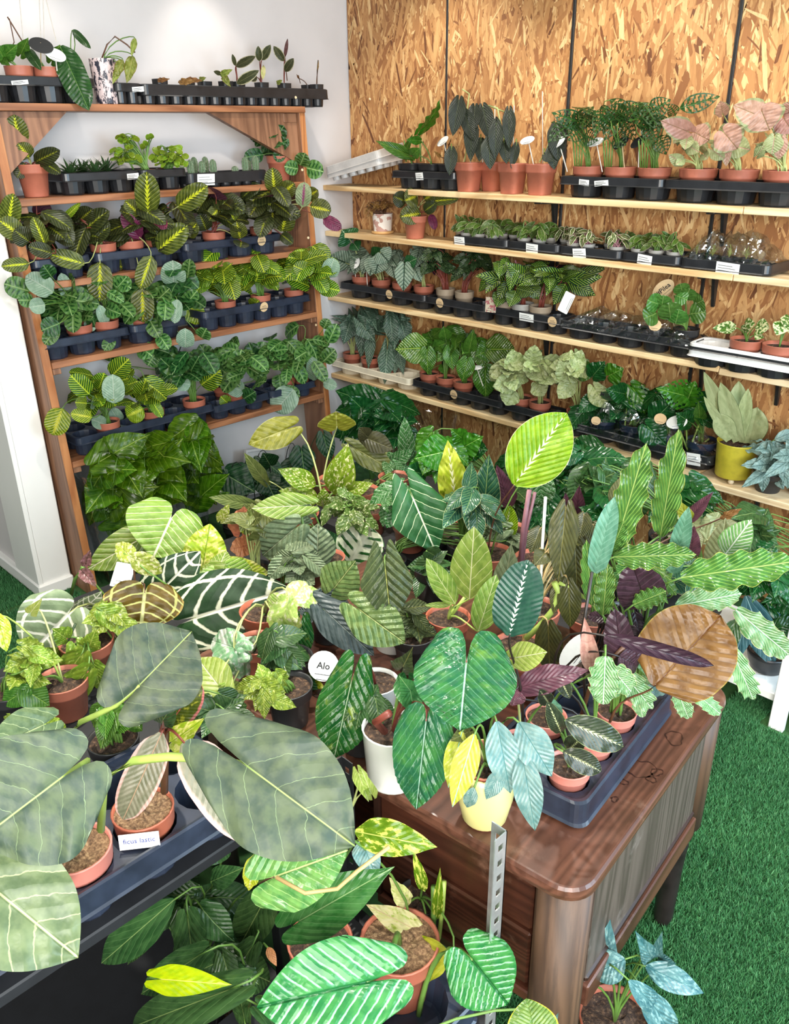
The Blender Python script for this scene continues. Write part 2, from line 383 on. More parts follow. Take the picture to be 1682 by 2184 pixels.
def ring_mark(cx_, cy_, r, seed):
    q = random.Random(seed); ph = [q.uniform(0, 6) for _ in range(4)]
    pts = []
    for i in range(40):
        a = 2*PI*i/40; rr = r*(1+.16*math.sin(2*a+ph[0])+.10*math.sin(3*a+ph[1])+.05*math.sin(7*a+ph[2]))
        pts.append((cx_+rr*math.cos(a), cy_+rr*1.05*math.sin(a), .7004))
    mb = MB(); V = []; F = []
    for i, p in enumerate(pts):
        d = Vector((p[0]-cx_, p[1]-cy_, 0)).normalized()*(.0012+.0008*math.sin(i*.7+seed))
        V += [(p[0]-d.x, p[1]-d.y, p[2]), (p[0]+d.x, p[1]+d.y, p[2])]
    F = [(2*i, 2*i+1, (2*i+3) % 80, (2*i+2) % 80) for i in range(40)]
    mb.add(V, F).obj('water_mark', 'water_mark', top)
for a in ((-.056, .34, .026, 1), (-.026, .350, .010, 2), (-.026, .326, .008, 3), (-.063, .288, .007, 4), (-.038, .464, .018, 5), (-.057, .237, .006, 6), (-.09, .18, .010, 7)): ring_mark(*a)
for s, (cx_, cy_) in enumerate(((-.052, .052), (-.052, .648), (-.968, .052), (-.968, .648))):
    MB().lathe([(.047, 0 if s == 0 else .34), (.047, .672)], 28, (cx_, cy_, 0)).obj('corner_post', 'desk_post', desk, True)
    if s: 
        o = MB().lathe([(.014, 0), (.020, .012), (.023, .03), (.026, .20), (.029, .26), (.030, .268), (.024, .276), (.024, .285), (.034, .295), (.036, .315), (.030, .330), (.034, .34)], 20, (cx_, cy_, 0)).obj('leg', 'desk_leg', desk, True)
MB().box(-.028, -.016, .095, .605, .40, .672, .001).obj('side_panel', 'desk_panel', desk)
MB().box(-.03, -.006, .09, .61, .345, .40, .003).obj('lower_rail', 'desk_wood_y', desk)
MB().box(-.032, -.012, .095, .61, .40, .415, .004).obj('panel_bead', 'desk_dark', desk)
MB().box(-.97, -.05, .66, .675, .40, .672).obj('back_panel', 'desk_dark', desk)
MB().box(-1.01, -.99, .09, .61, .345, .672).obj('side_panel', 'desk_panel', desk)
for x0, x1 in ((-.44, -.10), (-.92, -.58)):
    for z0, z1 in ((.525, .66), (.385, .515)):
        o = MB().box(x0, x1, .035, .060, z0, z1, .004).obj('drawer', 'desk_wood_x', desk)
    MB().box(x0-.01, x1+.01, .03, .65, .35, .375, .003).obj('drawer_rail', 'desk_wood_x', desk)
    MB().box(x0-.012, x0, .03, .65, .375, .672).obj('drawer_stile', 'desk_dark', desk)
MB().box(-.97, -.05, .40, .42, .40, .60).obj('modesty_panel', 'desk_dark', desk)
# ---------------------------------------------------------------- benches and racks that carry the middle plants
def bench(x0, x1, y0, y1, z, label):
    t = thing('display_bench', ((x0+x1)/2, (y0+y1)/2, 0), label=label, cat='bench')
    hx, hy = (x1-x0)/2, (y1-y0)/2
    MB().box(-hx, hx, -hy, hy, z-.03, z, .003).obj('bench_top', 'bench_black', t)
    for sx in (-1, 1):
        for sy in (-1, 1): MB().box(sx*(hx-.04)-.02, sx*(hx-.04)+.02, sy*(hy-.04)-.02, sy*(hy-.04)+.02, 0, z-.03, .002).obj('leg', 'bench_black', t)
    MB().box(-hx+.05, hx-.05, -hy+.03, -hy+.05, .1, .14).obj('stretcher', 'bench_black', t)
bench(1.22, 1.92, -2.46, -1.52, .52, 'dark display bench hidden under the plants beside the wooden rack')
bench(1.30, 2.62, -1.50, -.95, .58, 'dark display bench hidden under the plants behind the desk')
def angle_upright(parent, x, y, z1, sx, sy, mat='steel'):
    """slotted steel angle: two flanges of strips and bridges"""
    mb = MB(); w_ = .030; t_ = .002
    for fl in (0, 1):
        def bx(u0, u1, z0, z1_):
            if fl == 0: mb.box(min(sx*u0, sx*u1), max(sx*u0, sx*u1), 0, t_*sy if sy > 0 else 0, z0, z1_) if sy > 0 else mb.box(min(sx*u0, sx*u1), max(sx*u0, sx*u1), -t_, 0, z0, z1_)
            else: mb.box(0, t_, min(sy*u0, sy*u1), max(sy*u0, sy*u1), z0, z1_) if sx > 0 else mb.box(-t_, 0, min(sy*u0, sy*u1), max(sy*u0, sy*u1), z0, z1_)
        bx(0, .009, 0, z1); bx(.021, w_, 0, z1)
        z = z1
        while z > 0:
            bx(.009, .021, max(z-.017, 0), z); z -= .032
    o = mb.obj('upright', mat, parent); o.location = (x, y, 0); return o
shelv = thing('steel_shelving', (0, 0, 0), label='low slotted steel shelving unit in front of the desk drawers', cat='shelving')
angle_upright(shelv, 2.900, -2.355, .806, -1, -1)
angle_upright(shelv, 2.545, -2.385, .76, 1, -1, 'dark_steel')
angle_upright(shelv, 2.545, -3.35, .80, 1, 1); angle_upright(shelv, 2.900, -3.35, .80, -1, 1)
MB().box(2.548, 2.897, -3.34, -2.36, .335, .355, .002).obj('shelf', 'dark_steel', shelv)
fr = thing('display_rack', (2.1, -2.97, 0), label='dark steel display rack carrying trays of big-leaved plants', cat='rack')
MB().box(-.46, .375, -.6, .50, .625, .650, .003).obj('shelf', 'dark_steel', fr)
for x in (-.44, .355):
    for y in (-.58, .48): MB().box(x-.015, x+.015, y-.015, y+.015, 0, .625, .002).obj('upright', 'dark_steel', fr)
MB().box(.372, .380, -.55, -.05, .612, .640, .001).obj('wood_edge_strip', 'pine', fr)
MB().box(-.46, .375, -.6, .50, .10, .120, .003).obj('lower_shelf', 'dark_steel', fr)
# white low stand by the strand-board wall
ws = thing('plant_stand', (2.77, -.69, 0), label='white painted low plant stand with a square post on the turf', cat='stand')
MB().box(-.62, .5, -.03, .42, .085, .115, .003).obj('shelf', 'white_gloss', ws)
MB().box(-.002, .045, -.055, -.032, 0, .75, .002).obj('post', 'white_gloss', ws)
for x, y in ((-.6, 0), (-.6, .4), (.48, .4)): MB().box(x-.018, x+.018, y-.018, y+.018, 0, .085).obj('foot', 'white_gloss', ws)
# ---------------------------------------------------------------- trays, pots, labels
def deck(nx, ny, p, H, r, rim=.024, taper=.86, seg=16, over=.010, crn=.024):
    """moulded tray: deck with round cups, skirt around the edge"""
    mb = MB(); lx, ly = nx*p/2, ny*p/2
    for i in range(nx):
        for j in range(ny):
            cx_, cy_ = -lx+(i+.5)*p, -ly+(j+.5)*p; V = []; F = []
            for k in range(seg):
                a = 2*PI*k/seg; c, s = math.cos(a), math.sin(a); q = p/2/max(abs(c), abs(s))
                V.append((cx_+c*q, cy_+s*q, H))
            for rr, z in ((r, H), (r*.985, H-.006), (r*taper, .006), (r*taper*.92, 0)):
                for k in range(seg):
                    a = 2*PI*k/seg; V.append((cx_+rr*math.cos(a), cy_+rr*math.sin(a), z))
            for q in range(4): F += [(q*seg+k, q*seg+(k+1) % seg, q*seg+seg+(k+1) % seg, q*seg+seg+k) for k in range(seg)]
            F.append(tuple(range(4*seg, 5*seg))); mb.add(V, F)
    x, y = lx+over, ly+over; rings = []
    for off, z in ((over, H), (over, H+.006), (.004, H+.008), (0, H+.005), (-.001, H-rim), (-.005, H-rim-.004)):
        rings.append([(a, b_, z) for a, b_ in rrect(-x+off, x-off, -y+off, y-off, crn)])
    n = len(rings[0]); V = [q for rr in rings for q in rr]; F = []
    for k in range(5): F += [(k*n+i, k*n+(i+1) % n, k*n+n+(i+1) % n, k*n+n+i) for i in range(n)]
    return mb.add(V, F)
TRAYS = {}
def tray(loc, rotz, nx, ny, p, H, r, mat, label, group=None, tilt=None, stickers=(), rim=.024, name='plant_tray'):
    key = (nx, ny, p, H, r, mat, rim)
    if key not in TRAYS: TRAYS[key] = deck(nx, ny, p, H, r, rim).mesh('plant_tray', mat)
    o = put_obj(name, TRAYS[key], None, loc, rotz, label=label, cat='plant tray', group=group)
    if tilt: o.rotation_euler = (tilt[0], tilt[1], rotz)
    for s in stickers:                                        # (position along the front, kind, width, height)
        u, kind, sw, sh = s; front = -ny*p/2-.0115
        if kind == 'tan':
            q = MB().lathe([(sw/2, -.0005), (sw/2, .0005)], 20); q.v = [(a, c, b_) for a, b_, c in q.v]
            so = q.obj('round_sticker', 'paper_tan', o)
            for dz, w_ in ((.004, .5), (-.003, .7)): MB().box(-sw*w_/2, sw*w_/2, -.0009, -.0004, dz-.0008, dz+.0008).obj('print_line', 'ink', so)
        else:
            q = MB().box(-sw/2, sw/2, -.0008, .0002, -sh/2, sh/2); so = q.obj('price_label', 'paper_white', o)
            for dz, w_ in ((.22, .62), (0, .75), (-.22, .5)): MB().box(-sw*.42, sw*(w_-.42), -.0013, -.0006, sh*dz-.0007, sh*dz+.0007).obj('print_line', 'ink', so)
        so.location = (u, front-.0015, H-rim/2-.004); so.rotation_euler = (.12, random.Random(u*99).uniform(-.12, .12), 0)
    return o
def pot_mesh(mb, kind, r, h):
    sq = 5. if kind.startswith('sq') else None; n = 32 if sq else 26
    if kind == 'bowl': prof = [(r*.62, 0), (r*.70, h*.05), (r*.86, h*.4), (r*.97, h*.8), (r, h), (r*.93, h), (r*.9, h*.85)]
    elif kind == 'cyl': prof = [(r*.84, 0), (r*.86, h*.03), (r*.98, h*.97), (r, h), (r*.95, h), (r*.93, h*.85)]
    else: prof = [(r*.70, 0), (r*.72, h*.03), (r*.87, h*.70), (r*.93, h*.71), (r*.95, h*.76), (r*.985, h*.98), (r, h), (r*.93, h), (r*.89, h*.80)]
    if sq: prof = [(a*.9, b_) for a, b_ in prof]
    mb.lathe(prof, n, power=sq, caps=(True, False)); return mb
POTM = {}
m, nt, b = new_mat('soil'); f_ = noise(nt, obj_coord(nt), 130., 5, .7)
finish(nt, b, ramp(nt, f_, [(.3, (.012, .007, .005)), (.52, (.055, .030, .018)), (.68, (.20, .115, .06)), (.8, (.42, .28, .16))]), .9, bump(nt, f_, .9, .01))
m, nt, b = new_mat('soil_straw'); f_ = noise(nt, obj_coord(nt), 150., 5, .7)
finish(nt, b, ramp(nt, f_, [(.3, (.05, .025, .012)), (.5, (.23, .13, .065)), (.7, (.52, .35, .19))]), .9, bump(nt, f_, .9, .01))
def pot_part(parent, kind, mat, r, h, soil='soil', depth=.12, name='pot'):
    key = (kind, mat, round(r, 3), round(h, 3))
    if key not in POTM: POTM[key] = pot_mesh(MB(), kind, r, h).mesh('pot', mat, True)
    put_obj(name, POTM[key], parent)
    if soil:
        k2 = ('soil', soil, kind[:2], round(r, 3), round(h, 3))
        if k2 not in POTM:
            q = np.random.default_rng(int(r*1e4)); mb = MB(); R_ = r*(.92 if not kind.startswith('sq') else .84); V = [(0, 0, h*(1-depth)+.004)]; F = []; n = 20
            for j in (1, 2, 3, 4):
                for i in range(n):
                    a = 2*PI*i/n; pw = 5. if kind.startswith('sq') else 2.
                    kk = 1/((abs(math.cos(a))**pw+abs(math.sin(a))**pw)**(1/pw))
                    V.append((R_*kk*j/4*math.cos(a), R_*kk*j/4*math.sin(a), h*(1-depth)+q.uniform(-.003, .005)*(j < 4)))
            F += [(0, 1+i, 1+(i+1) % n) for i in range(n)]
            for j in range(3): F += [(1+j*n+i, 1+j*n+n+i, 1+j*n+n+(i+1) % n, 1+j*n+(i+1) % n) for i in range(n)]
            POTM[k2] = mb.add(V, F).mesh('soil', soil, False)
        put_obj('soil', POTM[k2], parent)
# ---------------------------------------------------------------- leaves
def leaf_mat(name, c, c2=None, back=None, band=None, vein=None, mid=None, blot=None, stripe=None, mott=None, edge=None, collect=None,
             rough=.42, trans=.16, N=8, k=.25, p=1., quilt=.35, glow=None):
    m, nt, b = new_mat('leaf_'+name)
    uvn = nt.nodes.new('ShaderNodeUVMap'); uvn.uv_map = 'leaf'; sx_ = nt.nodes.new('ShaderNodeSeparateXYZ'); nt.links.new(uvn.outputs[0], sx_.inputs[0])
    uvf = nt.nodes.new('ShaderNodeUVMap'); uvf.uv_map = 'flat'; sf = nt.nodes.new('ShaderNodeSeparateXYZ'); nt.links.new(uvf.outputs[0], sf.inputs[0])
    a = ((E(nt, sx_.outputs[0])-.5)*2).abs(); t = E(nt, sx_.outputs[1]); xf = ((E(nt, sf.outputs[0])-.5)*2).abs()
    rn = rnd(nt); cmb = nt.nodes.new('ShaderNodeVectorMath'); cmb.operation = 'ADD'; nt.links.new(uvf.outputs[0], cmb.inputs[0])
    off = nt.nodes.new('ShaderNodeCombineXYZ'); put(nt, off.inputs[2], rn*37.); nt.links.new(off.outputs[0], cmb.inputs[1]); vec = E(nt, cmb.outputs[0])
    nz = noise(nt, vec, 6., 3, .55)
    yf = E(nt, sf.outputs[1]); ap = xf if p == 1. else xf**p
    s = (yf-ap*k)*N+(nz-.5)*.4+5.
    saw = s.fract(); d = (saw-.5).abs()*2
    c2 = c2 or tuple(x*.72 for x in c)
    colr = mix(nt, c2, c, nz.step(.32, .66))
    if stripe: colr = mix(nt, colr, stripe[0], ((stripe[1]-saw).step(0, .12))*(a.step(.06, .14))*(1-a.step(.86, .97)))
    if blot: colr = mix(nt, colr, blot[0], ((.44-d).step(0, .16))*(a.step(blot[1], blot[1]+.12))*(1-a.step(blot[2], blot[2]+.14)))
    if mott:
        mn = noise(nt, vec, mott[1], 3, .6); colr = mix(nt, colr, mott[0], mn.step(mott[2], mott[2]+mott[3]))
    if edge: colr = mix(nt, colr, edge[0], (a+(nz-.5)*edge[1]*1.2).step(1-edge[1], 1-edge[1]*.55))
    if band:
        env = 1-(t*2-1)**2*.75
        colr = mix(nt, colr, band[0], ((env*band[1]+(saw-.4)*band[2]+(nz-.5)*band[2]*.4)-a).step(0, .05))
    vm = None
    if vein:
        vm = d.step(1-vein[1], 1-vein[1]*.35)
        colr = mix(nt, colr, vein[0], vm*(vein[2] if len(vein) > 2 else .9))
    if collect: colr = mix(nt, colr, collect[0], 1-((a-collect[1]+(nz-.5)*.12).abs()).step(collect[2]*.6, collect[2]))
    if mid: colr = mix(nt, colr, mid[0], (mid[1]-xf).step(0, mid[1]*.6))
    hs = nt.nodes.new('ShaderNodeHueSaturation'); put(nt, hs.inputs['Value'], rn*.34+.61); hs.inputs['Saturation'].default_value = 1.13; put(nt, hs.inputs['Hue'], rn*.026+(.464 if c[1] > c[0]*1.05 else .487)); put(nt, hs.inputs['Color'], colr)
    colr = E(nt, hs.outputs[0])
    if back:
        gm = nt.nodes.new('ShaderNodeNewGeometry')
        colr = mix(nt, colr, mix(nt, tuple(x*.78 for x in back), back, d.step(.5, 1.)), E(nt, gm.outputs['Backfacing']))
    h = d*-.6+nz*.5+(xf.step(0, .05))*.8
    nrm = bump(nt, h, quilt, .006)
    finish(nt, b, colr, rough*.85, nrm, spec=.34)
    tr = nt.nodes.new('ShaderNodeBsdfTranslucent'); ht = nt.nodes.new('ShaderNodeHueSaturation'); ht.inputs['Value'].default_value = 1.35; ht.inputs['Hue'].default_value = .485
    put(nt, ht.inputs['Color'], colr); nt.links.new(ht.outputs[0], tr.inputs[0])
    mx = nt.nodes.new('ShaderNodeMixShader'); mx.inputs[0].default_value = trans
    nt.links.new(b.outputs[0], mx.inputs[1]); nt.links.new(tr.outputs[0], mx.inputs[2]); nt.links.new(mx.outputs[0], nt.nodes['Material Output'].inputs[0])
def hexc(h):
    h = h.lstrip('#'); v = [int(h[i:i+2], 16)/255 for i in (0, 2, 4)]
    return tuple(x/12.92 if x <= .04045 else ((x+.055)/1.055)**2.4 for x in v)
H = hexc
LM = leaf_mat
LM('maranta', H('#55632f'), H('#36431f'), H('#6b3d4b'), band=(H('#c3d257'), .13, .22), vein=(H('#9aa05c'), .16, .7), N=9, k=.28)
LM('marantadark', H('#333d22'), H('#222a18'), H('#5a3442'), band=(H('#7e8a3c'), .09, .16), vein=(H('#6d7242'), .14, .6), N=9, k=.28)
LM('marantaback', H('#7a3b52'), H('#5a2a3e'), H('#55632f'), vein=(H('#8f5266'), .2, .5), N=9, k=.28)
LM('marantapink', H('#8fa37c'), H('#748a66'), H('#7a3b52'), band=(H('#8a4a5c'), .16, .2), vein=(H('#7f5060'), .16, .5), N=8, k=.3)
LM('lemon', H('#3c6a2c'), H('#28511f'), H('#8fa98a'), vein=(H('#b5d05c'), .34, .95), mid=(H('#b5d05c'), .08), N=9, k=.36)
LM('lemonlight', H('#7fa03c'), H('#557d2c'), H('#8fa98a'), band=(H('#d3e06a'), .14, .22), vein=(H('#cfdf7a'), .28, .9), N=9, k=.3)
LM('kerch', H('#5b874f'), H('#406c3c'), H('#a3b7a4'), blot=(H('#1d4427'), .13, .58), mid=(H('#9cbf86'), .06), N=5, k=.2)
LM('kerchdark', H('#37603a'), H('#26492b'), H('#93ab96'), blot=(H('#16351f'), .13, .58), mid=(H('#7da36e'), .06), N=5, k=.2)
LM('palegrey', H('#9db3a0'), H('#86a08d'), H('#6d9a62'), vein=(H('#8a9f90'), .2, .5), mid=(H('#b9c9b6'), .05), N=10, k=.3)
LM('darkvelvet', H('#2c3428'), H('#20281f'), H('#3a4234'), mid=(H('#4d5a40'), .03), N=10, k=.4, rough=.5)
LM('skeleton', H('#2f5530'), H('#23431f'), H('#49653f'), mid=(H('#3f6a34'), .05), N=7, k=.12)
LM('pinksyn', H('#c49f93'), H('#b08c7e'), H('#a08070'), mid=(H('#8d7558'), .03), vein=(H('#a5836a'), .09, .6), edge=(H('#9aa07a'), .2), N=6, k=.35, trans=.25)
LM('paleSyn', H('#a9b58c'), H('#93a074'), H('#8d9a78'), mid=(H('#c5a08e'), .05), vein=(H('#7f8f5c'), .1, .6), N=6, k=.35)
LM('mottle', H('#b9c79a'), H('#9cb078'), H('#9fae86'), mott=(H('#4d6b3c'), 15., .60, .05), vein=(H('#8ea26e'), .1, .5), N=6, k=.35)
LM('hoya', H('#56753d'), H('#3d5a2a'), H('#7b8d5c'), edge=(H('#c9cba0'), .10), N=6, k=.3, rough=.35)
LM('hoyavar', H('#4f6f38'), H('#3a552a'), H('#7b8d5c'), edge=(H('#dcd9b8'), .35), mid=(H('#c48a8a'), .06), N=6, k=.3)
LM('dragon', H('#8b9b88'), H('#76897a'), H('#74806a'), vein=(H('#33463a'), .42, .85), mid=(H('#2c3f33'), .09), N=6, k=.38, rough=.5)
LM('dragongreen', H('#3d6b48'), H('#2a5236'), H('#74806a'), vein=(H('#1d3a28'), .4, .8), mid=(H('#b5c9a5'), .03), N=6, k=.38)
LM('dragonlong', H('#4d6457'), H('#384f44'), H('#5b6a58'), vein=(H('#a3b5a5'), .12, .7), mid=(H('#9fb3a0'), .04), mott=(H('#6f8878'), 20., .55, .08), N=10, k=.3)
LM('beauty', H('#27402a'), H('#1b301f'), H('#5a3a4a'), stripe=(H('#9cc455'), .27), mid=(H('#a9c87a'), .035), N=10, k=.34, rough=.32)
LM('caldarkfine', H('#1f3524'), H('#172a1c'), H('#532f3f'), stripe=(H('#7f9a63'), .2), N=9, k=.3)
LM('pilea', H('#4f7d43'), H('#3c6834'), H('#7e9e6a'), mid=(H('#8fae6e'), .03), N=5, k=.3, rough=.3)
LM('pothos', H('#4f7d3c'), H('#3b652e'), H('#7e9e6a'), mott=(H('#d5dcae'), 5., .48, .06), N=6, k=.3, rough=.35)
LM('brasil', H('#4b7f37'), H('#356427'), H('#7e9e6a'), stripe=(H('#dbe3a8'), .18), mid=(H('#a9cc6c'), .03), N=9, k=.55, rough=.25)
LM('heartgreen', H('#4a7a3a'), H('#32602a'), H('#7e9e6a'), vein=(H('#7fa85e'), .1, .6), mid=(H('#86ac5e'), .03), N=8, k=.5, rough=.3)
LM('monstera', H('#37752f'), H('#265c24'), H('#6e9a55'), vein=(H('#5c9448'), .1, .5), mid=(H('#76a85a'), .03), N=6, k=.35, rough=.26)
LM('monsteradark', H('#285535'), H('#1b4229'), H('#5b8054'), vein=(H('#4c7d54'), .1, .5), mid=(H('#6b9a66'), .025), N=7, k=.4, rough=.25)
LM('moonshine', H('#a9b58a'), H('#95a378'), H('#a9b58a'), mott=(H('#8a9a72'), 9., .55, .2), edge=(H('#5d6e4a'), .05), N=2, k=.1, rough=.45, quilt=.1)
LM('silverleaf', H('#8fa6a2'), H('#6f8886'), H('#6d7a70'), mid=(H('#4d6460'), .08), vein=(H('#5c7570'), .18, .6), N=7, k=.3)
LM('sleeve', H('#4c7a2e'), H('#305a1f'), H('#7e9e5a'), vein=(H('#84a852'), .1, .6), mid=(H('#8fb35c'), .03), N=7, k=.4, rough=.3)
LM('darkheart', H('#24452f'), H('#193423'), H('#3d5a40'), vein=(H('#5b7d5a'), .09, .8), mid=(H('#7f9d70'), .03), N=6, k=.45, rough=.42)
LM('crystal', H('#28452c'), H('#1d3722'), H('#7e9277'), vein=(H('#e3e8cf'), .27, 1.), mid=(H('#eef0dc'), .06), collect=(H('#dfe5ca'), .80, .045), N=4, k=.5, p=1.7, rough=.55)
LM('crystalpale', H('#8b9f7e'), H('#74896a'), H('#9cab8c'), vein=(H('#eef0de'), .27, 1.), mid=(H('#f4f4e6'), .06), collect=(H('#eaeeda'), .80, .045), N=4, k=.5, p=1.7, rough=.55)
LM('crystalbrown', H('#6e5c2a'), H('#5a4a22'), H('#8a7a44'), vein=(H('#cdd08a'), .25, 1.), mid=(H('#dfe0a5'), .06), collect=(H('#c5c780'), .80, .04), edge=(H('#b09a5a'), .06), N=4, k=.5, p=1.7, trans=.3)
LM('anthgreen', H('#84a65a'), H('#6a9048'), H('#8fa868'), vein=(H('#e2e8b8'), .13, .9), mid=(H('#eef0cc'), .035), N=6, k=.5, trans=.25)
LM('limegreen', H('#b5d060'), H('#8fb84a'), H('#a5c26a'), mott=(H('#e6ec98'), 7., .5, .1), mid=(H('#6f9a3c'), .03), N=9, k=.4, trans=.28, rough=.36)
LM('varlime', H('#a9bf68'), H('#87a44c'), H('#a5b87a'), mott=(H('#e5eab0'), 8., .5, .08), vein=(H('#6f8f42'), .12, .6), N=6, k=.35, trans=.25)
LM('brownpurple', H('#8f6a6a'), H('#5f4a40'), H('#a58a80'), mid=(H('#4d3c34'), .05), N=6, k=.3)
LM('synlime', H('#d0e39a'), H('#a5cc7a'), H('#c5d89a'), mott=(H('#f2f4d4'), 6., .52, .1), vein=(H('#8cbb66'), .12, .7), N=6, k=.38, trans=.28)
LM('synwhite', H('#c6e2c8'), H('#98cba5'), H('#bcd6b8'), mott=(H('#eff6ea'), 6., .5, .1), vein=(H('#7fb58a'), .12, .6), N=6, k=.38, trans=.25)
LM('synpale', H('#a6bf72'), H('#8cab5c'), H('#a5b87a'), vein=(H('#dbe6ae'), .11, .8), mid=(H('#e6edc4'), .035), N=6, k=.42, trans=.25)
LM('philopale', H('#7f9c4a'), H('#5f803a'), H('#8fa468'), mott=(H('#b9cb80'), 12., .58, .1), mid=(H('#b5c878'), .04), N=8, k=.4, rough=.34)
LM('alogrey', H('#57654e'), H('#3d4b42'), H('#8a9a80'), vein=(H('#8fa67e'), .03, .55), mid=(H('#9cb878'), .016), N=3.6, k=.5, p=1.3, rough=.6, quilt=.3)
LM('alopale', H('#788d69'), H('#5c7355'), H('#a0ae88'), vein=(H('#c5d4a8'), .08, .6), mid=(H('#c9d8a5'), .025), N=3.6, k=.5, p=1.3, rough=.42)
LM('ficuspink', H('#8f8a78'), H('#74745f'), H('#a59a86'), edge=(H('#dcb3ac'), .22), mid=(H('#c2a08a'), .03), N=14, k=.2, rough=.4)
LM('ficusvar', H('#55682c'), H('#3f5222'), H('#8a8a5a'), edge=(H('#d9a088'), .2), mid=(H('#c28a6a'), .04), mott=(H('#a5b050'), 5., .55, .1), N=14, k=.2, rough=.35, trans=.3)
LM('glossheart', H('#3c7046'), H('#285a3f'), H('#7e9a70'), vein=(H('#9cc290'), .12, .5), mid=(H('#b5d4b0'), .025), mott=(H('#7fa84e'), 4., .54, .2), N=7, k=.5, rough=.22, quilt=.6)
LM('pleatheart', H('#44744a'), H('#2f5c46'), H('#6f8f66'), vein=(H('#7aa68c'), .16, .4), mid=(H('#a3c4b4'), .025), mott=(H('#6f9a4a'), 3., .56, .25), N=7, k=.62, rough=.24, quilt=.7)
LM('silverblue', H('#8fa9a8'), H('#6a8a8e'), H('#7f9a92'), vein=(H('#5f8790'), .14, .55), mid=(H('#4f7a80'), .025), N=11, k=.3, rough=.32)
LM('silverblue2', H('#64868c'), H('#476a74'), H('#6f8f8c'), mott=(H('#93b3b5'), 9., .5, .15), mid=(H('#3f6a74'), .025), N=9, k=.35, rough=.35)
LM('yellowgreen', H('#c2c86a'), H('#9fae52'), H('#b5b872'), vein=(H('#8f9a46'), .14, .6), mid=(H('#a5d0c0'), .05), N=9, k=.3, rough=.3)
LM('feather', H('#33544a'), H('#26443e'), H('#6a4a56'), band=(H('#dfeadd'), .05, .17), N=14, k=.2, rough=.34)
LM('featherdark', H('#3a4434'), H('#2a3428'), H('#6a4a56'), band=(H('#c5d0a0'), .06, .2), edge=(H('#8a9a6a'), .04), N=12, k=.3, rough=.32)
LM('purpleback', H('#6f4a55'), H('#573a45'), H('#6f4a55'), vein=(H('#8a6570'), .15, .5), mid=(H('#4a2f35'), .03), N=12, k=.3, rough=.35)
LM('purpledark', H('#43303a'), H('#33242c'), H('#43303a'), vein=(H('#5c4550'), .18, .5), mid=(H('#2a1c22'), .03), N=9, k=.2, rough=.32)
LM('brownback', H('#80603f'), H('#694c33'), H('#80603f'), vein=(H('#5f4630'), .3, .5), mid=(H('#5c3a22'), .022), edge=(H('#8f7a44'), .03), N=9, k=.30, rough=.4, trans=.15)
LM('pinkpale', H('#d9b5a5'), H('#c09688'), H('#cbb09a'), vein=(H('#b58a80'), .2, .5), N=5, k=.1)
LM('calyellow', H('#8fb84c'), H('#6c9c3a'), H('#b5c878'), band=(H('#eef2d2'), .05, .16), vein=(H('#c0d470'), .2, .5), edge=(H('#e3e8b8'), .02), N=12, k=.42, trans=.35, rough=.36, quilt=.6)
LM('calwhite', H('#7fae74'), H('#5f9560'), H('#a5b88a'), stripe=(H('#e2eedb'), .35), mid=(H('#eef4e6'), .06), N=10, k=.38, rough=.3)
LM('caldark', H('#35594a'), H('#25463a'), H('#6a4a56'), stripe=(H('#5b805c'), .25), mid=(H('#86a86e'), .03), edge=(H('#c5d09a'), .03), N=10, k=.32, rough=.3)
LM('marbyellow', H('#c5d46a'), H('#9cb84c'), H('#c0cc86'), band=(H('#f0f3cf'), .07, .2), mott=(H('#7f9a3c'), 6., .57, .1), N=9, k=.35, trans=.3)
LM('frydek', H('#3a6442'), H('#2c5435'), H('#7e9a70'), vein=(H('#c9dcb5'), .09, .95), mid=(H('#e6efd2'), .035), N=5, k=.45, rough=.5)
LM('quilted', H('#4d5c3e'), H('#3a4932'), H('#7a7f5e'), vein=(H('#75865a'), .14, .6), mid=(H('#a5b070'), .03), N=6, k=.5, rough=.4, quilt=.9)
LM('quiltgreen', H('#6d8454'), H('#4f6a42'), H('#8a946a'), vein=(H('#9fb380'), .12, .6), mid=(H('#b5c48a'), .03), N=6, k=.5, rough=.4, quilt=.9)
LM('slate', H('#565f62'), H('#3f494d'), H('#6b7268'), vein=(H('#717a7c'), .14, .5), mid=(H('#8a9590'), .025), N=8, k=.45, rough=.45, quilt=.7)
LM('greyquilt', H('#7f9274'), H('#64785e'), H('#8a946a'), vein=(H('#a5b595'), .13, .6), mid=(H('#b9c6a5'), .03), N=6, k=.45, rough=.45, quilt=.8)
LM('oliveback', H('#8f9a4a'), H('#768238'), H('#8f9a4a'), vein=(H('#b3bb70'), .09, .7), mid=(H('#b9c27a'), .03), edge=(H('#b9c27a'), .03), N=5, k=.45, trans=.35)
LM('darkolive', H('#4d4c34'), H('#3c3c29'), H('#4d4c34'), vein=(H('#6a6a48'), .12, .5), mid=(H('#7a7a54'), .03), N=7, k=.35, trans=.25)
LM('olivegreen', H('#6c7a4a'), H('#55643a'), H('#6c7a4a'), vein=(H('#8a9862'), .12, .6), mid=(H('#a5ad7a'), .03), edge=(H('#a5ad7a'), .03), N=7, k=.4, trans=.25)
LM('dieff', H('#82a64a'), H('#65903a'), H('#9cb36e'), mott=(H('#e6ebb8'), 14., .54, .06), edge=(H('#7fa34a'), .12), mid=(H('#9cbf5c'), .03), N=7, k=.4, trans=.25)
LM('syndark', H('#4f7d54'), H('#37643f'), H('#7e9a70'), vein=(H('#c9dcc2'), .14, .6), mott=(H('#9cbf9a'), 16., .57, .06), N=6, k=.36, rough=.3)
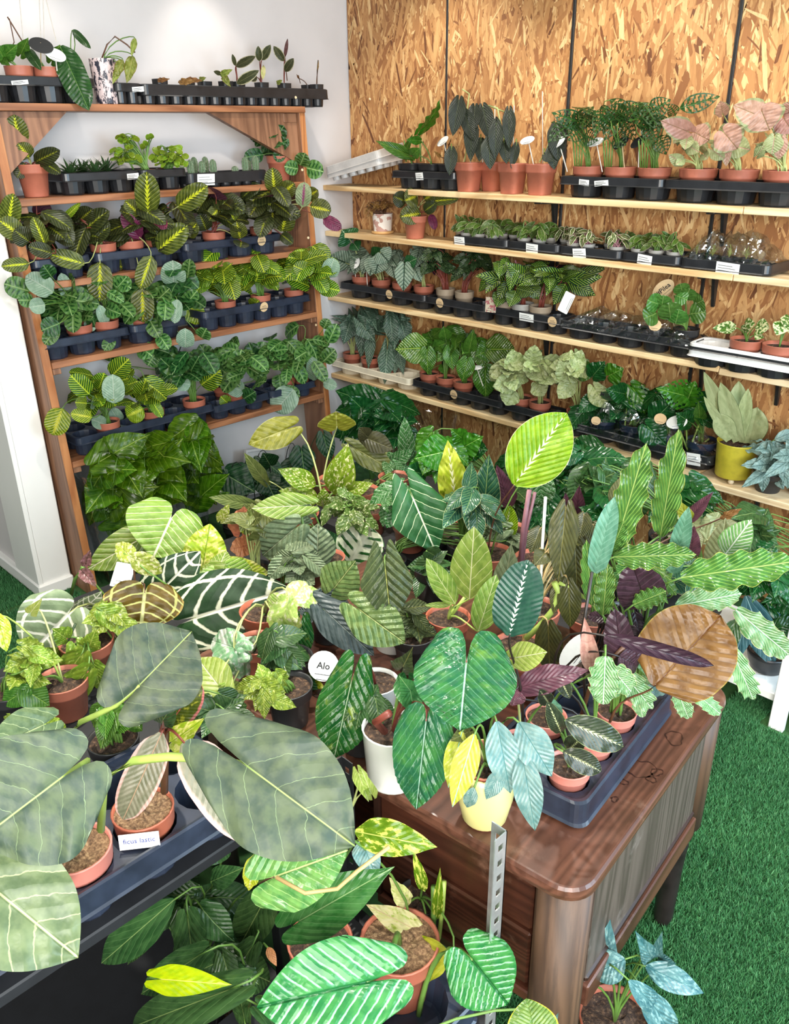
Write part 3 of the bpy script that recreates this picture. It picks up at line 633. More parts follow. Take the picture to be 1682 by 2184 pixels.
LM('whitepatch', H('#eff1da'), H('#dfe6c5'), H('#b5c09a'), blot=(H('#2f5c2a'), .08, .80), edge=(H('#3a6a34'), .06), N=5, k=.22, trans=.2)
LM('pothosv', H('#5c7a44'), H('#456334'), H('#7e8f62'), mott=(H('#d0d9b0'), 8., .58, .05), N=6, k=.3)
LM('ficusgreen', H('#8fb366'), H('#6d9650'), H('#a5bc80'), vein=(H('#d5e3ae'), .09, .8), mid=(H('#e3ecc2'), .03), N=6, k=.34, trans=.28)
LM('micans', H('#4d4d2c'), H('#3a3c24'), H('#6a6044'), vein=(H('#62623c'), .2, .5), mid=(H('#7a7446'), .03), N=9, k=.45, rough=.42)
LM('wavy', H('#4f8046'), H('#386639'), H('#7a9a62'), stripe=(H('#74a35c'), .34), mid=(H('#a3c47c'), .05), edge=(H('#b5c470'), .03), N=12, k=.4, rough=.24, quilt=.5)
LM('wavylight', H('#7fa97c'), H('#568a5c'), H('#9abf9a'), stripe=(H('#a3c49e'), .36), mid=(H('#d9ecd5'), .05), edge=(H('#c9d8a0'), .04), N=12, k=.4, rough=.26)
LM('tealback', H('#6a9080'), H('#56806f'), H('#6f9a8c'), vein=(H('#86ad9f'), .2, .5), N=12, k=.2, rough=.4)
LM('olivepale', H('#8a9270'), H('#74805c'), H('#8a9270'), vein=(H('#a5ad86'), .14, .6), mid=(H('#b9c09a'), .035), edge=(H('#a5905a'), .03), N=8, k=.35)
LM('slateblue', H('#4d6b74'), H('#36525c'), H('#55706f'), vein=(H('#8fb0b8'), .1, .6), mid=(H('#a5c2c5'), .03), N=6, k=.5, rough=.35)
LM('burle', H('#6f9a3f'), H('#4d7d30'), H('#8fa85c'), mott=(H('#c9d87a'), 6., .52, .06), mid=(H('#c5d87f'), .04), N=8, k=.35, rough=.3, trans=.22)
LM('burleyellow', H('#bfcb62'), H('#93b04a'), H('#b5bd70'), mott=(H('#7f9f3c'), 5., .56, .08), mid=(H('#cbd88a'), .04), N=9, k=.35, rough=.3, trans=.25)
LM('cream', H('#e6dfae'), H('#cbcf8a'), H('#d9d3a0'), mott=(H('#a5b85c'), 5., .58, .1), mid=(H('#d8c49a'), .05), N=8, k=.35, trans=.25)
LM('plowgreen', H('#6fa060'), H('#4d8452'), H('#8fa868'), vein=(H('#a5cc8c'), .14, .6), mid=(H('#c5d89a'), .03), N=7, k=.5, rough=.28, quilt=.6, trans=.2)
LM('greensmooth', H('#4a7a4f'), H('#356440'), H('#7e9a70'), vein=(H('#72a070'), .08, .5), mid=(H('#86ad7a'), .025), N=8, k=.5, rough=.3)
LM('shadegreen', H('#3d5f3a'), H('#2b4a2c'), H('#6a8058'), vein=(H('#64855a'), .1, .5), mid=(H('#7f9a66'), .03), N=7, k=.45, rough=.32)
LM('limebright', H('#a9cf3c'), H('#8abf2c'), H('#e3ee9a'), vein=(H('#a0c030'), .1, .5), mid=(H('#e6f08a'), .04), N=7, k=.45, trans=.3)
LM('mamei', H('#4f8a58'), H('#38744c'), H('#8fae86'), stripe=(H('#9cc3a5'), .26), mid=(H('#2f6440'), .05), N=8, k=.45, rough=.26, quilt=.6)
LM('limeedge', H('#6f9a55'), H('#528348'), H('#9ab070'), vein=(H('#b0c98a'), .14, .6), edge=(H('#c2d45c'), .07), N=9, k=.5, rough=.3)
LM('succulent', H('#3c5a34'), H('#2c4728'), H('#3c5a34'), edge=(H('#5f7d4f'), .15), N=5, k=0., quilt=.1)
LM('jade', H('#7fa34a'), H('#648a3a'), H('#7fa34a'), edge=(H('#a5b85c'), .12), N=3, k=0., quilt=.1, rough=.3)
LM('ficusdark', H('#4d5238'), H('#3a402c'), H('#6a5f4a'), edge=(H('#c5c2a0'), .22), mid=(H('#7f7f5c'), .04), N=12, k=.2)
LM('longleaf', H('#2c5230'), H('#1f4225'), H('#5f7d55'), vein=(H('#47703f'), .14, .5), mid=(H('#5f8a50'), .03), N=16, k=.12, rough=.34)
LM('dry', H('#a5825c'), H('#7f5f3f'), H('#a5825c'), mid=(H('#7a5a38'), .05), N=7, k=.3)
LM('wilt', H('#8fa05c'), H('#6f8544'), H('#a5a874'), mid=(H('#b5b87a'), .05), edge=(H('#a5753c'), .05), N=7, k=.3)
LM('salmon', H('#d99a7c'), H('#c0836a'), H('#c9a088'), mid=(H('#b87a66'), .04), N=6, k=.35, trans=.3)
LM('bromel', H('#4d6a3c'), H('#3a552f'), H('#5f7d4f'), N=3, k=0.)
LM('airgrass', H('#b9b56a'), H('#8f9a54'), H('#b9b56a'), N=3, k=0.)

for n_, c_ in (('green', '#5d8038'), ('pale', '#a8b070'), ('dark', '#33452a'), ('red', '#7a3b30'), ('brown', '#5a3a26'), ('lime', '#9db457'), ('pink', '#9a6a72'), ('black', '#231b18'), ('straw', '#b99d68')):
    plain('stem_'+n_, H(c_), .45, .1, 30.)
OUT = {  # half-width along the blade (t: attachment -> tip), lobe depth behind the attachment
 'ellip': ([0, .08, .2, .4, .6, .8, .93, 1], [.10, .48, .78, 1, .97, .70, .33, 0], 0),
 'oval': ([0, .06, .2, .4, .6, .8, .93, 1], [.25, .62, .9, 1, .98, .78, .45, 0], .03),
 'lance': ([0, .08, .22, .4, .6, .8, .93, 1], [.12, .5, .88, 1, .86, .5, .18, 0], 0),
 'heart': ([0, .1, .25, .42, .6, .78, .9, 1], [.80, .96, 1, .92, .72, .42, .17, 0], .24),
 'broad': ([0, .1, .25, .42, .6, .78, .92, 1], [.86, .98, 1, .95, .80, .52, .22, 0], .30),
 'arrow': ([0, .08, .2, .4, .6, .78, .9, 1], [.66, .86, 1, .88, .62, .34, .14, 0], .42),
 'shield': ([0, .1, .25, .45, .65, .82, .93, 1], [.74, .9, 1, .96, .78, .48, .2, 0], .34),
 'round': ([0, .05, .15, .3, .5, .7, .85, .95, 1], [.2, .50, .77, .95, 1, .95, .76, .46, 0], 0),
 'strap': ([0, .1, .25, .5, .75, .9, 1], [.22, .7, .95, 1, .86, .5, 0], 0),
 'spear': ([0, .12, .3, .55, .8, .93, 1], [.62, .70, .90, 1, .70, .32, 0], 0),
 'spike': ([0, .2, .5, .8, 1], [1, .86, .6, .28, 0], 0),
 'hast': ([0, .06, .14, .3, .5, .75, .92, 1], [.9, 1, .85, .78, .68, .42, .14, 0], .30),
 'drop': ([0, .06, .18, .38, .6, .8, .93, 1], [.58, .82, .98, 1, .82, .50, .20, 0], .16),
}
def crv(ts, ws, t):
    ts, ws = np.array(ts), np.array(ws); i = np.clip(np.searchsorted(ts, t)-1, 0, len(ts)-2)
    mslope = np.gradient(ws, ts); h = ts[i+1]-ts[i]; q = (t-ts[i])/h
    return np.maximum((2*q**3-3*q**2+1)*ws[i]+(q**3-2*q**2+q)*h*mslope[i]+(3*q**2-2*q**3)*ws[i+1]+(q**3-q**2)*h*mslope[i+1], 0)
def _s(shape, N=8, k=.25, **kw): return dict(shape=shape, N=N, k=k, **kw)
SPEC = dict(
 maranta=_s('oval', 9, .28, sag=.06, stem='pale'), marantadark=_s('oval', 9, .28, stem='red'), marantaback=_s('oval', 9, .28, stem='red'), marantapink=_s('oval', 8, .3, stem='pale'),
 lemon=_s('oval', 9, .36, wave=.05), lemonlight=_s('oval', 9, .3), kerch=_s('oval', 5, .2, wave=.06), kerchdark=_s('oval', 5, .2, wave=.06), palegrey=_s('oval', 10, .3),
 darkvelvet=_s('drop', 10, .4, stem='green', sag=.05), skeleton=_s('lance', 7, .12, holes=1, stem='green'), pinksyn=_s('shield', 6, .35, stem='pale', wave=.06), paleSyn=_s('shield', 6, .35, stem='pale'),
 mottle=_s('shield', 6, .35, wave=.1, stem='pale'), hoya=_s('ellip', 6, .3, sag=.1), hoyavar=_s('ellip', 6, .3, sag=.1, stem='pink'),
 dragon=_s('heart', 6, .38, stem='pale', pleat=.03), dragongreen=_s('heart', 6, .38, stem='pale', pleat=.03), dragonlong=_s('arrow', 10, .3, stem='pale', wave=.06),
 beauty=_s('lance', 11, .34, sag=.12, stem='red', wave=.05), caldarkfine=_s('lance', 9, .3, sag=.1, stem='red', wave=.08), pilea=_s('round', 5, .3, fold=-.06, stem='green'), pothos=_s('drop', 6, .3, stem='green'),
 brasil=_s('heart', 9, .55, stem='green'), heartgreen=_s('heart', 8, .5, stem='green'), monstera=_s('heart', 6, .35, stem='green', wave=.08), monsteradark=_s('heart', 7, .4, stem='green', wave=.06),
 split=_s('heart', 6, .35, holes=2, stem='green', mat='monstera'),
 moonshine=_s('spear', 2, .1, fold=.25, sag=.03), silverleaf=_s('lance', 7, .3, wave=.22, wf=3, sag=.12), sleeve=_s('heart', 7, .4, wave=.06), darkheart=_s('heart', 6, .45, stem='dark'),
 crystal=_s('broad', 5, .32, stem='pale', fold=.1, pr=.003), crystalpale=_s('broad', 5, .32, stem='pale', fold=.1, pr=.003), crystalbrown=_s('broad', 5, .32, stem='brown', fold=.1), anthgreen=_s('broad', 6, .5, stem='green', pleat=.03, pr=.003),
 limegreen=_s('drop', 9, .4, wave=.08, stem='lime'), varlime=_s('drop', 6, .35, wave=.1), brownpurple=_s('lance', 6, .3, wave=.25, roll=.9, stem='green'), synlime=_s('shield', 6, .38, wave=.06, stem='pale'), synwhite=_s('shield', 6, .38, wave=.06, stem='pale'),
 synpale=_s('shield', 6, .42, stem='pale'), philopale=_s('heart', 8, .4, wave=.12), alogrey=_s('shield', 3.6, .5, stem='lime', pleat=.018, wave=.05, wf=3, pr=.0045), alopale=_s('shield', 3.6, .5, stem='lime', pleat=.03, pr=.0045),
 ficuspink=_s('oval', 14, .2, stem='red', fold=.2), ficusvar=_s('oval', 14, .2, stem='red'), glossheart=_s('shield', 7, .5, pleat=.08, stem='red'), pleatheart=_s('broad', 7, .62, pleat=.11, stem='red', pr=.003),
 silverblue=_s('lance', 11, .3, sag=.14, wave=.1, wf=2, stem='green'), silverblue2=_s('lance', 9, .35, sag=.12, wave=.1, wf=2), yellowgreen=_s('lance', 9, .3, sag=.08, wave=.1), feather=_s('oval', 14, .2, stem='black', sag=.05, pleat=.02), featherdark=_s('ellip', 12, .3, pleat=.02, wave=.08),
 purpleback=_s('lance', 12, .3, wave=.12, wf=3, stem='black'), purpledark=_s('oval', 9, .2, wave=.06, stem='black'), brownback=_s('oval', 9, .3, pleat=.05, stem='brown', sag=-.04), darkrolled=_s('strap', 9, .2, roll=1.3, wave=.1, stem='black', mat='purpledark'), pinkpale=_s('lance', 5, .1, roll=.8),
 calyellow=_s('ellip', 12, .42, pleat=.04, stem='brown', sag=.04), calwhite=_s('ellip', 10, .38, stem='green'), caldark=_s('lance', 10, .32, stem='green', wave=.06), marbyellow=_s('lance', 9, .35, wave=.14), frydek=_s('arrow', 5, .45, stem='green'),
 quilted=_s('arrow', 6, .5, pleat=.05, stem='green'), quiltgreen=_s('shield', 6, .5, pleat=.05), slate=_s('shield', 8, .45, pleat=.04), greyquilt=_s('shield', 6, .45, pleat=.04, wave=.06),
 oliveback=_s('broad', 5, .45, stem='pale', pr=.003), darkolive=_s('shield', 7, .35, stem='pale'), olivegreen=_s('shield', 7, .4, stem='pale'), dieff=_s('lance', 7, .4, stem='green', pr=.0035), syndark=_s('shield', 6, .36, wave=.08),
 whitepatch=_s('round', 5, .22, stem='pale'), pothosv=_s('lance', 6, .3, wave=.1), ficusgreen=_s('ellip', 6, .34, stem='lime'), micans=_s('drop', 9, .45, sag=.1, stem='straw'), wavy=_s('strap', 12, .4, wave=.34, wf=5.5, pleat=.04, sag=.07), wavylight=_s('strap', 12, .4, wave=.3, wf=5, pleat=.03, sag=.12),
 tealback=_s('strap', 12, .2, wave=.1, roll=.6), olivepale=_s('drop', 8, .35), slateblue=_s('lance', 6, .5, sag=.05), burle=_s('lance', 8, .35, wave=.14, sag=.1), burleyellow=_s('oval', 9, .35, wave=.1), cream=_s('lance', 8, .35, wave=.15),
 plowgreen=_s('broad', 7, .5, pleat=.08, wave=.05, stem='brown', pr=.003), greensmooth=_s('heart', 8, .5), shadegreen=_s('heart', 7, .45), shadelong=_s('lance', 7, .45, mat='shadegreen', pleat=.05), limebright=_s('heart', 7, .45, roll=.5), mamei=_s('broad', 8, .45, pleat=.09, stem='green', pr=.0045), limeedge=_s('broad', 9, .5, pleat=.05),
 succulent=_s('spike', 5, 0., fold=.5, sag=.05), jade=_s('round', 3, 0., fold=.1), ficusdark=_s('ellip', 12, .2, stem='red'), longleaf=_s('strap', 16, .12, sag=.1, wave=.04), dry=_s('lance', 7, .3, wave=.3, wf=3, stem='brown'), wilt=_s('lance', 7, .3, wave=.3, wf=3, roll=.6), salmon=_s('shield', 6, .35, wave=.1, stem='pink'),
 bromel=_s('spike', 3, 0., fold=.3, sag=.1), airgrass=_s('spike', 3, 0., sag=.2))

def blade(sp, L, W, q, o):
    g = SPEC[sp]; G = lambda k, d: o.get(k, g.get(k, d))
    ts, ws, lobe = OUT[G('shape', 'ellip')]; lobe = G('lobe', lobe)
    big = W > .085; nt_, nu = (30, 18) if big else ((17, 8) if W > .04 else (10, 6))
    if G('wave', 0) > .05 or G('holes', 0): nt_ = max(nt_, 26)
    if G('wave', 0) > .25 and W > .03: nt_, nu = 44, 10
    if G('holes', 0): nu = 14
    s = np.linspace(0, 1, nt_+1); t = s*.55+.45*(1-np.cos(PI*s))/2; u = np.linspace(-1, 1, nu+1); u = np.sign(u)*np.abs(u)**1.25
    Tg, U = np.meshgrid(t, u, indexing='ij'); A = np.abs(U); wt = crv(ts, ws, Tg); hw = W/2
    X = U*wt*hw
    if G('wave', 0) > .25: X = X*(1+.13*A**2*np.sin(2*PI*G('wf', 4)*Tg+np.where(U > 0, 0, 1.7)))
    lf = np.sin(PI*np.clip(A, 0, 1)**.8) if G('shape', '') in ('arrow', 'hast') else 1-np.abs(2*A**.72-1)**2.8
    Y = L*Tg-lobe*L*lf*(1-Tg)**2.0
    N_, k_ = g.get('N', 8), g.get('k', .25)
    ss = (Y/L-A*wt*k_)*N_
    sag, fold, wave, wf, pleat, cup, curl = G('sag', .08), G('fold', .12), G('wave', 0), G('wf', 4), G('pleat', 0), G('cup', 0), G('curl', .0)
    ph = q.uniform(0, 6.28, 3)
    Z = sag*L*4*Tg*(1-Tg)+fold*A*wt*hw*(1-.5*A)*1.4+cup*hw*A*A
    Z = Z+wave*hw*A**2*np.where(U > 0, np.sin(2*PI*wf*Tg+ph[0]), np.sin(2*PI*wf*Tg+ph[1]))*np.minimum(wt*2, 1)
    Z = Z-pleat*hw*np.cos(2*PI*ss)*np.minimum(A*3, 1)*(1-A*.35)*np.minimum(wt*1.5, 1)
    Z = Z+np.where(Tg < .35, -(1-Tg/.35)**2*A*lobe*hw*G('lobedrop', .25), 0)
    Z = Z-curl*L*Tg**3.5+.03*hw*np.sin(7*U+ph[2])*np.sin(5*Tg*PI+ph[0])
    tw = G('twist', 0)*Tg
    X, Z = X*np.cos(tw)-(Z-sag*L*4*Tg*(1-Tg))*np.sin(tw), X*np.sin(tw)+Z
    roll_ = G('roll', 0)
    if roll_: # edges rolled inwards
        ang = A*roll_; rr = wt*hw/max(roll_, .01); X2 = np.sign(U)*rr*np.sin(ang); Z = Z+rr*(1-np.cos(ang)); X = X2
    n1 = nu+1; F = []
    hol = G('holes', 0)
    for i in range(nt_):
        for j in range(nu):
            if hol:
                am, tm = abs(u[j]+u[j+1])/2, (t[i]+t[i+1])/2; fr = ((tm-am*k_)*N_) % 1
                if hol == 1 and .14 < am < .84 and .10 < tm < .92 and .26 < fr < .80: continue
                if hol == 2 and am > .45 and .12 < tm < .88 and fr < .34: continue
            a = i*n1+j; F.append((a, a+1, a+n1+1, a+n1))
    wm = max(ws)
    return np.stack([X, Y, Z], -1).reshape(-1, 3), F, np.stack([U*.5+.5, Tg], -1).reshape(-1, 2), np.stack([X/(hw*wm)*.5+.5, Y/L], -1).reshape(-1, 2)
SEED = [0]
def leaf(parent, org, sp, B, T, nrm, W, S=None, o=None, name='leaf'):
    o = o or {}; SEED[0] += 1; q = np.random.default_rng(SEED[0]); g = SPEC[sp]
    B, T, nrm = Vector(B), Vector(T), Vector(nrm)
    ax = T-B; L = ax.length; ax.normalize(); z = (nrm-ax*nrm.dot(ax)); z = z.normalized() if z.length > 1e-4 else ax.orthogonal().normalized(); x = ax.cross(z)
    V, F, uv, fl = blade(sp, L, W, q, o)
    M_ = np.array([[x.x, ax.x, z.x], [x.y, ax.y, z.y], [x.z, ax.z, z.z]])
    P_ = V@M_.T+np.array(B-Vector(org)); nb = len(P_); verts = P_.tolist(); faces = list(F); mi = [0]*len(F)
    if S is not None:
        S = Vector(S); d = B-S; r = o.get('pr', g.get('pr', .0022)); up = o.get('up', g.get('up', .55))
        c1 = S+Vector((d.x*.12, d.y*.12, d.length*up)); bz = []
        c2 = B-ax*min(.25*d.length, .12)*o.get('arr', 1.)+Vector((0, 0, -.02*d.length))-z*min(.22*d.length, .07)
        for i in range(8):
            f = i/7; bz.append(S*(1-f)**3+c1*3*f*(1-f)**2+c2*3*f*f*(1-f)+B*f**3-Vector(org))
        tb = MB().tube(bz, [r*(1.25-.5*i/7) for i in range(8)], 6)
        verts += tb.v; faces += [tuple(i+nb for i in f) for f in tb.f]; mi += [1]*len(tb.f)
    me = bpy.data.meshes.new(name); me.from_pydata(verts, [], faces); me.materials.append(MATS['leaf_'+o.get('mat', g.get('mat', sp))]); me.materials.append(MATS['stem_'+g.get('stem', 'green')])
    me.polygons.foreach_set('material_index', mi); me.polygons.foreach_set('use_smooth', [True]*len(faces))
    li = np.zeros(len(me.loops), dtype=np.int32); me.loops.foreach_get('vertex_index', li)
    for nm, arr in (('leaf', uv), ('flat', fl)):
        full = np.zeros((len(verts), 2), np.float32); full[:nb] = arr; me.uv_layers.new(name=nm).data.foreach_set('uv', full[li].reshape(-1))
    return put_obj(name, me, parent)
WIN = Vector((.62, -.62, .45))            # where the window light comes from: leaves turn that way
def bush(parent, org, S, sp, n, c, rad, ln, wd, seed, o=None):
    q = np.random.default_rng(seed); S = Vector(S); c = Vector(c)
    for i in range(n):
        th = 2*PI*(i*.618+q.uniform(0, .25)); ph = q.uniform(-.45, 1.) ; rr = q.uniform(.35, .95)
        out = Vector((math.cos(th), math.sin(th), 0)); cs = math.sqrt(max(0, 1-ph*ph*.8))
        p = c+Vector((out.x*rad[0]*cs*rr, out.y*rad[1]*cs*rr, rad[2]*ph*rr*1.05))
        hang = q.uniform(-1.05, .2)+ph*.35
        ax = (out*.8+Vector((0, 0, hang))+Vector(tuple(q.normal(0, .25, 3)))).normalized()
        nn = (Vector((0, 0, .45))+out*.3+WIN*1.05+Vector(tuple(q.normal(0, .28, 3))))
        l = ln*q.uniform(.72, 1.15); w_ = wd*q.uniform(.8, 1.15)*l/ln
        B = p-ax*l*.5; T = p+ax*l*.5
        if T.z < S.z-.035 and p.z < S.z: T.z = max(T.z, S.z-.06)
        leaf(parent, org, sp, B, T, nn, w_, S+Vector((q.uniform(-.012, .012), q.uniform(-.012, .012), 0)), o)
def tagplate(P_, dirx, tilt, size, shape, mat, label, stake, base, group=None, text=None, name='plant_tag', tcol='ink', asp=.55, tsize=.3):
    """oval plant tag on a stake: plate centre P_, stake foot base"""
    t = thing(name, base, label=label, cat='plant tag', group=group)
    if stake: MB().tube([(0, 0, -.02), tuple(Vector(P_)-Vector(base)+Vector((0, 0, size*.12)))], .0022, 6).obj('stake', stake, t)
    mb = MB(); n = 24
    pl = [(size/2*math.cos(2*PI*i/n), size*asp/2*math.sin(2*PI*i/n)) for i in range(n)] if shape == 'oval' else rrect(-size/2, size/2, -size*asp/2, size*asp/2, size*.04, 2)
    o = mb.prism(pl, -.0006, .0006).obj('plate', mat, t)
    X_ = Vector(dirx).normalized(); Z_ = Vector(tilt).normalized(); Z_ = (Z_-X_*Z_.dot(X_)).normalized(); Y_ = Z_.cross(X_)
    o.matrix_local = Matrix(((X_.x, Y_.x, Z_.x, P_[0]-base[0]), (X_.y, Y_.y, Z_.y, P_[1]-base[1]), (X_.z, Y_.z, Z_.z, P_[2]-base[2]), (0, 0, 0, 1)))@Matrix.Translation((0, 0, .0032))
    if text: text_part(text, size*tsize, o, tcol, (0, 0, .0008), (0, 0, 0), bold=.0004)
    for dy, w_ in ((-.28, .5), (-.45, .35)) if shape == 'oval' else ((-.25, .6), (-.4, .7)): MB().box(-size*w_/2, size*w_/2, size*asp*dy-.0006, size*asp*dy+.0006, .0005, .0009).obj('print_line', tcol, o)
    return t
def P(name, label, cat, group, base, pot, leaves=(), bushes=(), S=None, stemrod=None):
    """a potted plant: pot, soil and each leaf"""
    t = thing(name, base, label=label, cat=cat, group=group); b0 = Vector(base); h = 0
    for k, pt in enumerate(pot):
        kind, mat, r, h = pt[:4]; soil = pt[4] if len(pt) > 4 else 'soil'
        if soil == 'none': soil = None
        pot_part(t, kind, mat, r, h, soil, pt[5] if len(pt) > 5 else .12, pt[6] if len(pt) > 6 else 'pot')
    S = Vector(S) if S else b0+Vector((0, 0, h*.86))
    for st in (stemrod or ()):
        pts, r, mt = st; MB().tube([Vector(p)-b0 for p in pts], r, 7).obj('stem', mt, t, True)
    for L_ in leaves:
        sp, v, w_ = L_[0], L_[1], L_[2]; o = L_[3] if len(L_) > 3 else {}
        s_ = None if o.get('nop') else (Vector(o['S']) if 'S' in o else S)
        v = [q/1000 for q in v]                              # millimetres: attachment, tip; then the facing direction
        leaf(t, b0, sp, v[0:3], v[3:6], v[6:9], w_/1000, s_, o)
    for bsh in bushes: bush(t, b0, S, *bsh)
    return t
# ---------------------------------------------------------------- small builders used by the plant lists
m, nt, b = new_mat('fern_print'); o_ = obj_coord(nt)
w1 = noise(nt, mapping(nt, o_, (26, 26, 14)), 2.6, 4, .7)
finish(nt, b, mix(nt, (.62, .50, .50), (.03, .03, .045), w1.step(.49, .53)), .35)
m, nt, b = new_mat('pink_leaf_print'); o_ = obj_coord(nt)
w1 = noise(nt, mapping(nt, o_, (14, 14, 16)), 2.2, 3, .5)
finish(nt, b, mix(nt, (.80, .76, .72), (.50, .30, .26), w1.step(.5, .515)), .4)
m, nt, b = new_mat('cactus_skin'); finish(nt, b, (.09, .15, .075), .6)
m, nt, b = new_mat('cactus_wool'); finish(nt, b, (.62, .60, .50), .8)
def cactus(base, h, label):
    t = thing('potted_cactus', base, label=label, cat='cactus', group='woolly cacti on the rack second shelf')
    pot_part(t, 'round', 'black_pot', .024, .045)
    n = 20; prof = [(.55, 0), (.85, .15), (1, .4), (.97, .7), (.72, .9), (.30, .99), (.02, 1)]; mb = MB(); V = []; F = []; r = .015
    for q, z in prof:
        for i in range(n):
            a = 2*PI*i/n; k = r*q*(1 if i % 2 else .82); V.append((k*math.cos(a), k*math.sin(a), .04+z*h))
    for j in range(len(prof)-1): F += [(j*n+i, j*n+(i+1) % n, j*n+n+(i+1) % n, j*n+n+i) for i in range(n)]
    mb.add(V, F).obj('cactus_body', 'cactus_skin', t)
    sp = MB(); q = np.random.default_rng(int(h*1e4)+int(abs(base[1])*1e3))
    for j in range(16):
        z = .04+h*(j+.5)/16; kk = np.interp((j+.5)/16, [p[1] for p in prof], [p[0] for p in prof])*r
        for i in range(10):
            a = 2*PI*(2*i+1)/n
            for _ in range(3):
                d = q.normal(0, .5, 3); d[0] += math.cos(a); d[1] += math.sin(a); d = d/np.linalg.norm(d)*.008; p0 = np.array([kk*math.cos(a), kk*math.sin(a), z])
                s = np.cross(d, [0, 0, 1]); s = s/(np.linalg.norm(s)+1e-9)*.0005; sp.add([p0-s, p0+s, p0+d], [(0, 1, 2)])
    o = sp.obj('spines', 'cactus_wool', t); o['kind'] = 'stuff'
def film_sleeve(t, r0, r1, h, seed):
    n = 28; V = []; F = []; q = np.random.default_rng(seed)
    ph = q.uniform(0, 6, 3)
    for j in range(9):
        z = .01+h*j/8; r = r0+(r1-r0)*(j/8)**.8
        for i in range(n):
            a = 2*PI*i/n; k = r*(1+.07*math.sin(3*a+ph[0]+j*.35)+.05*math.sin(7*a+ph[1])); V.append((k*math.cos(a), k*math.sin(a), z))
    for j in range(8): F += [(j*n+i, j*n+(i+1) % n, j*n+n+(i+1) % n, j*n+n+i) for i in range(n)]
    MB().add(V, F).obj('clear_sleeve', 'clear_film', t, True)
def wire_hoop(A, B_, C_, label):
    A, B_, C_ = Vector(A), Vector(B_), Vector(C_); pts = []
    for i in range(15):
        a = PI*i/14; p = A.lerp(B_, (1-math.cos(a))/2); pts.append(p+(C_-(A+B_)/2)*math.sin(a)**.8)
    dn = Vector((0, 0, -.16)); pts = [A+dn]+pts+[B_+dn]
    o = MB().tube([p-A for p in pts], .0022, 6).obj('wire_hoop', 'wire_black', None, True); o.location = A
    tag(o, label, 'plant support', 'wire hoops under the rack')
def leaning_tray(Q):
    Q = [Vector(p) for p in Q]; t = thing('plastic_tray', Q[0], label='white plastic tray leaning upright on the white wall under the rack', cat='plastic tray')
    u = (Q[1]-Q[0]); v = (Q[3]-Q[0]); n = u.cross(v).normalized(); W_, H_ = u.length, v.length; u.normalize(); v = (v-u*v.dot(u)).normalized()
    for nm, (x0, x1, y0, y1, z0, z1) in (('panel', (0, W_, 0, H_, 0, .003)), ('rim', (0, W_, 0, .012, 0, .022)), ('rim', (0, W_, H_-.012, H_, 0, .022)), ('rim', (0, .012, .012, H_-.012, 0, .022)), ('rim', (W_-.012, W_, .012, H_-.012, 0, .022)), ('rib', (.04, W_-.04, .04, .048, .003, .010)), ('rib', (.04, W_-.04, H_-.06, H_-.052, .003, .010))):
        o = MB().box(x0, x1, y0, y1, z0, z1, .001).obj(nm, 'white_tray_plastic', t)
        o.matrix_local = Matrix(((u.x, v.x, n.x, 0), (u.y, v.y, n.y, 0), (u.z, v.z, n.z, 0), (0, 0, 0, 1)))
def rosette(name, z, n, ln, seed, sp='succulent', wd=.018, el0=.25, el1=1.15):
    t = [o for o in bpy.data.objects if o.name.startswith(name) and o.parent is None][-1]
    t = max((o for o in bpy.data.objects if o.name.split('.')[0] == name and o.parent is None), key=lambda o: o.name)
    q = np.random.default_rng(seed); b0 = t.location
    for j in range(n):
        a = j*2.4+q.uniform(-.2, .2); el = el0+(el1-el0)*j/n; L_ = ln*(1-.25*j/n)*q.uniform(.85, 1.1)
        d = Vector((math.cos(a)*math.cos(el), math.sin(a)*math.cos(el), math.sin(el))); nn = Vector((-math.cos(a)*math.sin(el), -math.sin(a)*math.sin(el), math.cos(el)))
        B = b0+Vector((0, 0, z))+d*.004; leaf(t, b0, sp, B, B+d*L_, nn, wd)
m, nt, b = new_mat('print_pink'); o_ = obj_coord(nt)
finish(nt, b, mix(nt, (.62, .55, .42), (.42, .12, .14), noise(nt, o_, 60., 3, .6).step(.48, .56)), .5)
def tuft(base, label, seed):
    t = thing('potted_air_plant', base, label=label, cat='potted plant', group='tufted air plants under clear film on the second wall shelf')
    pot_part(t, 'round', 'black_pot', .028, .042); q = np.random.default_rng(seed)
    for j in range(22):
        a = q.uniform(0, 2*PI); el = q.uniform(.3, 1.4); L_ = q.uniform(.035, .06); d = Vector((math.cos(a)*math.cos(el), math.sin(a)*math.cos(el), math.sin(el)))
        B = t.location+Vector((0, 0, .04)); leaf(t, t.location, 'airgrass', B, B+d*L_, Vector((-d.x, -d.y, 1)), .004)
def film_box(name, a, b_, label, seed=1, nx=26, ny=10):
    """crumpled clear film tented over a tray: open below"""
    q = np.random.default_rng(seed); (x0, y0, z0), (x1, y1, z1) = a, b_; t = Vector(((x0+x1)/2, (y0+y1)/2, z0)); V = []; F = []
    prof = [(0, 0), (.02, .35), (.06, .7), (.2, .95), (.4, 1.), (.6, .97), (.8, .8), (.95, .45), (1, 0)]
    for i in range(nx+1):
        f = i/nx; end = min(1, 4.5*min(f, 1-f)+.12)
        for (u, h) in prof:
            V.append((x0+(x1-x0)*f+q.normal(0, .004)-t.x, y0+(y1-y0)*u+q.normal(0, .004)-t.y, (z1-z0)*h*end*(1+q.normal(0, .10))+.001))
    n = len(prof)
    for i in range(nx): F += [(i*n+j, i*n+j+1, i*n+n+j+1, i*n+n+j) for j in range(n-1)]
    o = MB().add(V, F).obj(name, 'clear_film'); o.location = t; tag(o, label, 'plastic film')
from mathutils import Euler
